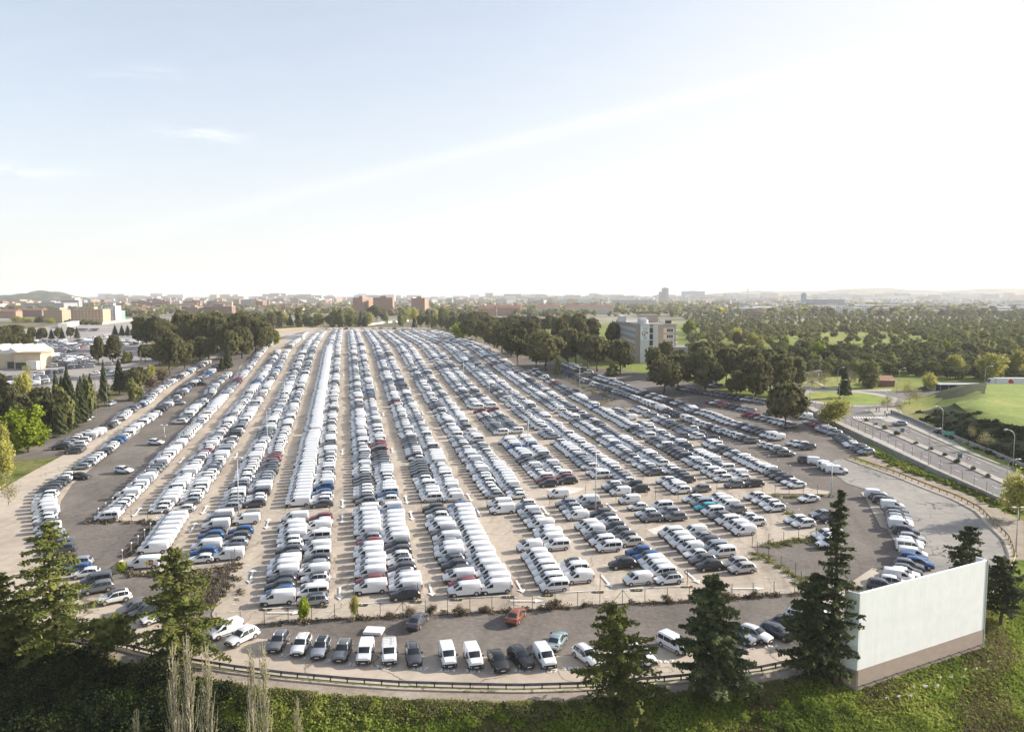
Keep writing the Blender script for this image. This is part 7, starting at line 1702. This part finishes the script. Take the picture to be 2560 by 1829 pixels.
cityb(80, (1330, 2000), (744, 762), (25, 70), (9, 22), (14, 30), ALLW, [R_grey, R_red, R_white], 0, 'mid rise block in the hazy right part of the city', 'apartment_building', 'mid rise blocks of the right city')
cityb(130, (1850, 2600), (744, 783), (30, 90), (6, 10), (30, 60), [F_white, F_grey, F_cream], [R_white, R_white, R_grey], 0, 'low pale industrial shed in the hazy estate at the right', 'industrial_shed', 'low sheds of the industrial estate', 'shed', 1.3)
hmb = MB()
for i in range(150):
    px = ct.uniform(-20, 2600); pb = ct.uniform(743.4, 748.5); x, y = P(px, pb); w = ct.uniform(40, 130); h = ct.uniform(16, 36); d = 30
    z = H(x, y); hmb.box(x - w / 2, x + w / 2, y - d, y + d, z - 8, z + h, ct.randrange(4))
tag(hmb.build('distant_city', [F_cream, F_white, F_tan, F_grey]), 'band of tiny pale blocks along the hazy horizon', 'city', kind='stuff')
# pylons and water tower on the skyline
for n, (px, pt) in enumerate([(1434, 720), (1513, 720), (1549, 721), (1000, 728), (1080, 727), (920, 732), (1700, 722), (2060, 752), (2122, 748), (2400, 722)]):
    x, y = P(px, 752); h = height_at(y, pt, 752); mb = MB()
    for sx__, sy__ in ((-1, -1), (1, -1), (1, 1), (-1, 1)): mb.tube([(sx__ * 3.5, sy__ * 3.5, -1), (sx__ * .5, sy__ * .5, h)], .35, 4)
    for zz in (.68, .82, .95): mb.tube([(-6, 0, h * zz), (6, 0, h * zz)], .3, 4)
    for zz in (.15, .35, .55): mb.tube([(-3.5 + 3 * zz, -3, h * zz), (3.5 - 3 * zz, -3, h * zz)], .2, 4)
    o = mb.build('pylon', M['steel']); o.location = (x, y, H(x, y)); tag(o, f'lattice pylon on the skyline, {nth(n + 1)} in drawing order' if False else 'thin lattice pylon standing on the hazy skyline', 'pylon', 'lattice pylons on the skyline')
x, y = P(1869, 749); h = height_at(y, 722, 749); wt = empty('water_tower', (x, y, H(x, y)), 0, 'mushroom shaped water tower on the right skyline', 'water tower')
MB().tube([(0, 0, -2), (0, 0, h * .85)], 2.2, 10).build('shaft', M['conc'], wt); MB().tube([(0, 0, h * .82), (0, 0, h * .9), (0, 0, h)], [2.5, 8, 7], 14).build('tank', M['conc'], wt)
x, y = P(1834, 755); h = height_at(y, 738, 755); wt = empty('chimney_stack', (x, y, H(x, y)), 0, 'plain pale column beside the water tower', 'chimney'); MB().tube([(0, 0, -2), (0, 0, h)], [3, 2.4], 12).build('shaft', M['white'], wt)
print('objects', len(bpy.data.objects))
# ------------------------------------------------------------------ sun, sky, haze, camera
SUN_EL, SUN_AZ = R(23), R(17)   # azimuth measured from +X towards +Y
sd = Vector((math.cos(SUN_EL) * math.cos(SUN_AZ), math.cos(SUN_EL) * math.sin(SUN_AZ), math.sin(SUN_EL)))
sl = bpy.data.lights.new('sun', 'SUN'); sl.energy = 4.95; sl.angle = R(.5); sl.color = (1, .93, .82)
so = bpy.data.objects.new('sun', sl); link(so); so.rotation_euler = (-sd).to_track_quat('-Z', 'Y').to_euler()
w = bpy.data.worlds.new('World'); SC.world = w; w.use_nodes = True
nt = w.node_tree; bg = nt.nodes['Background']
sky = nt.nodes.new('ShaderNodeTexSky'); sky.sky_type = 'NISHITA'; sky.sun_disc = False
sky.sun_elevation = SUN_EL; sky.sun_rotation = math.pi / 2 - SUN_AZ; sky.altitude = 600; sky.air_density = 1.0; sky.dust_density = 2.0; sky.ozone_density = 1.3
bg.inputs['Strength'].default_value = .12
tc = nt.nodes.new('ShaderNodeTexCoord'); sx = nt.nodes.new('ShaderNodeSeparateXYZ'); nt.links.new(tc.outputs['Generated'], sx.inputs[0])
def mth(op, a, b=None, c=None):
    n = nt.nodes.new('ShaderNodeMath'); n.operation = op
    for i, v in enumerate((a, b, c)):
        if v is None: continue
        if hasattr(v, 'node'): nt.links.new(v, n.inputs[i])
        else: n.inputs[i].default_value = v
    return n.outputs[0]
az = mth('DIVIDE', sx.outputs[0], mth('MAXIMUM', sx.outputs[1], .05)); el = mth('DIVIDE', sx.outputs[2], mth('MAXIMUM', sx.outputs[1], .05))
cb = nt.nodes.new('ShaderNodeCombineXYZ'); nt.links.new(az, cb.inputs[0]); nt.links.new(el, cb.inputs[1])
def blob(cx, cy, wx, wy, rot=0.0):
    dx = mth('SUBTRACT', az, cx); dy = mth('SUBTRACT', el, cy); c, s = math.cos(rot), math.sin(rot)
    u = mth('DIVIDE', mth('ADD', mth('MULTIPLY', dx, c), mth('MULTIPLY', dy, s)), wx); v = mth('DIVIDE', mth('SUBTRACT', mth('MULTIPLY', dy, c), mth('MULTIPLY', dx, s)), wy)
    return mth('POWER', 2.718, mth('MULTIPLY', mth('ADD', mth('MULTIPLY', u, u), mth('MULTIPLY', v, v)), -1))
wisp = noise(nt, mapping(nt, cb.outputs[0], scale=(6, 26, 1)), 1.6, 6, .65, .6)
wm = ramp(nt, wisp, [(.42, (0, 0, 0)), (.72, (1, 1, 1))])
def azel(px, py): a, b = ray(px, py); return a, b
m1 = blob(*azel(520, 335), .050, .0085, -.10); m2 = blob(*azel(20, 430), .07, .010, 0.0); m3 = blob(*azel(380, 185), .06, .008, 0)
m4 = mth('MULTIPLY', blob(*azel(1500, 300), .60, .010, .235), .25)
m5 = mth('MULTIPLY', blob(*azel(1500, 480), .5, .02, .2), .12)
cl = mth('ADD', mth('MULTIPLY', mth('ADD', mth('ADD', m1, mth('MULTIPLY', m2, .7)), mth('MULTIPLY', m3, .35)), wm), mth('ADD', m4, m5))
cl = mth('ADD', cl, mth('MULTIPLY', wm, .05)); cl = mth('MINIMUM', mth('MULTIPLY', cl, .75), .85)
# thin high veil of cloud, denser towards the horizon
sg1 = mth('DIVIDE', 1.0, mth('ADD', 1.0, mth('POWER', 2.718, mth('MULTIPLY', mth('ADD', az, mth('MULTIPLY', el, -.9)), -7.0))))
vf = mth('MINIMUM', mth('ADD', mth('ADD', .26, mth('MULTIPLY', sg1, .62)), mth('MULTIPLY', .66, mth('POWER', 2.718, mth('MULTIPLY', mth('MAXIMUM', el, 0.0), -4.2)))), .97)
mv = nt.nodes.new('ShaderNodeMix'); mv.data_type = 'RGBA'; mv.blend_type = 'LIGHTEN'; nt.links.new(vf, mv.inputs[0]); nt.links.new(sky.outputs[0], mv.inputs[6]); mv.inputs[7].default_value = (4.5, 4.48, 4.45, 1)
mx = nt.nodes.new('ShaderNodeMix'); mx.data_type = 'RGBA'; mx.blend_type = 'LIGHTEN'; nt.links.new(cl, mx.inputs[0]); nt.links.new(mv.outputs[2], mx.inputs[6])
mx.inputs[7].default_value = (6.0, 6.0, 6.1, 1)
nt.links.new(mx.outputs[2], bg.inputs['Color'])
# haze
hz = MB().box(-15500, 15500, -55, 16300, -40, 200).build('haze', [], None)
hm = bpy.data.materials.new('haze'); hm.use_nodes = True; hn = hm.node_tree; hn.nodes.remove(hn.nodes['Principled BSDF'])
pv = hn.nodes.new('ShaderNodeVolumePrincipled'); pv.inputs['Density'].default_value = .9e-4; pv.inputs['Color'].default_value = (1, 1, 1, 1); pv.inputs['Anisotropy'].default_value = .12
hn.links.new(pv.outputs[0], hn.nodes['Material Output'].inputs['Volume']); hz.data.materials.append(hm)
tag(hz, 'thin pale air haze over the whole scene', 'haze', kind='stuff')
cam = bpy.data.cameras.new('camera'); co = bpy.data.objects.new('camera', cam); link(co); SC.camera = co
cam.sensor_width = 36; cam.lens = 36 * F / 2560; cam.clip_start = .5; cam.clip_end = 60000
co.location = (0, 0, EH); co.rotation_euler = (math.pi / 2 - PT, 0, 0)
SC.view_settings.view_transform = 'Standard'; SC.view_settings.look = 'None'; SC.view_settings.exposure = .88; SC.view_settings.gamma = 1
SC.cycles.max_bounces = 6; SC.cycles.transparent_max_bounces = 8; SC.cycles.volume_bounces = 0
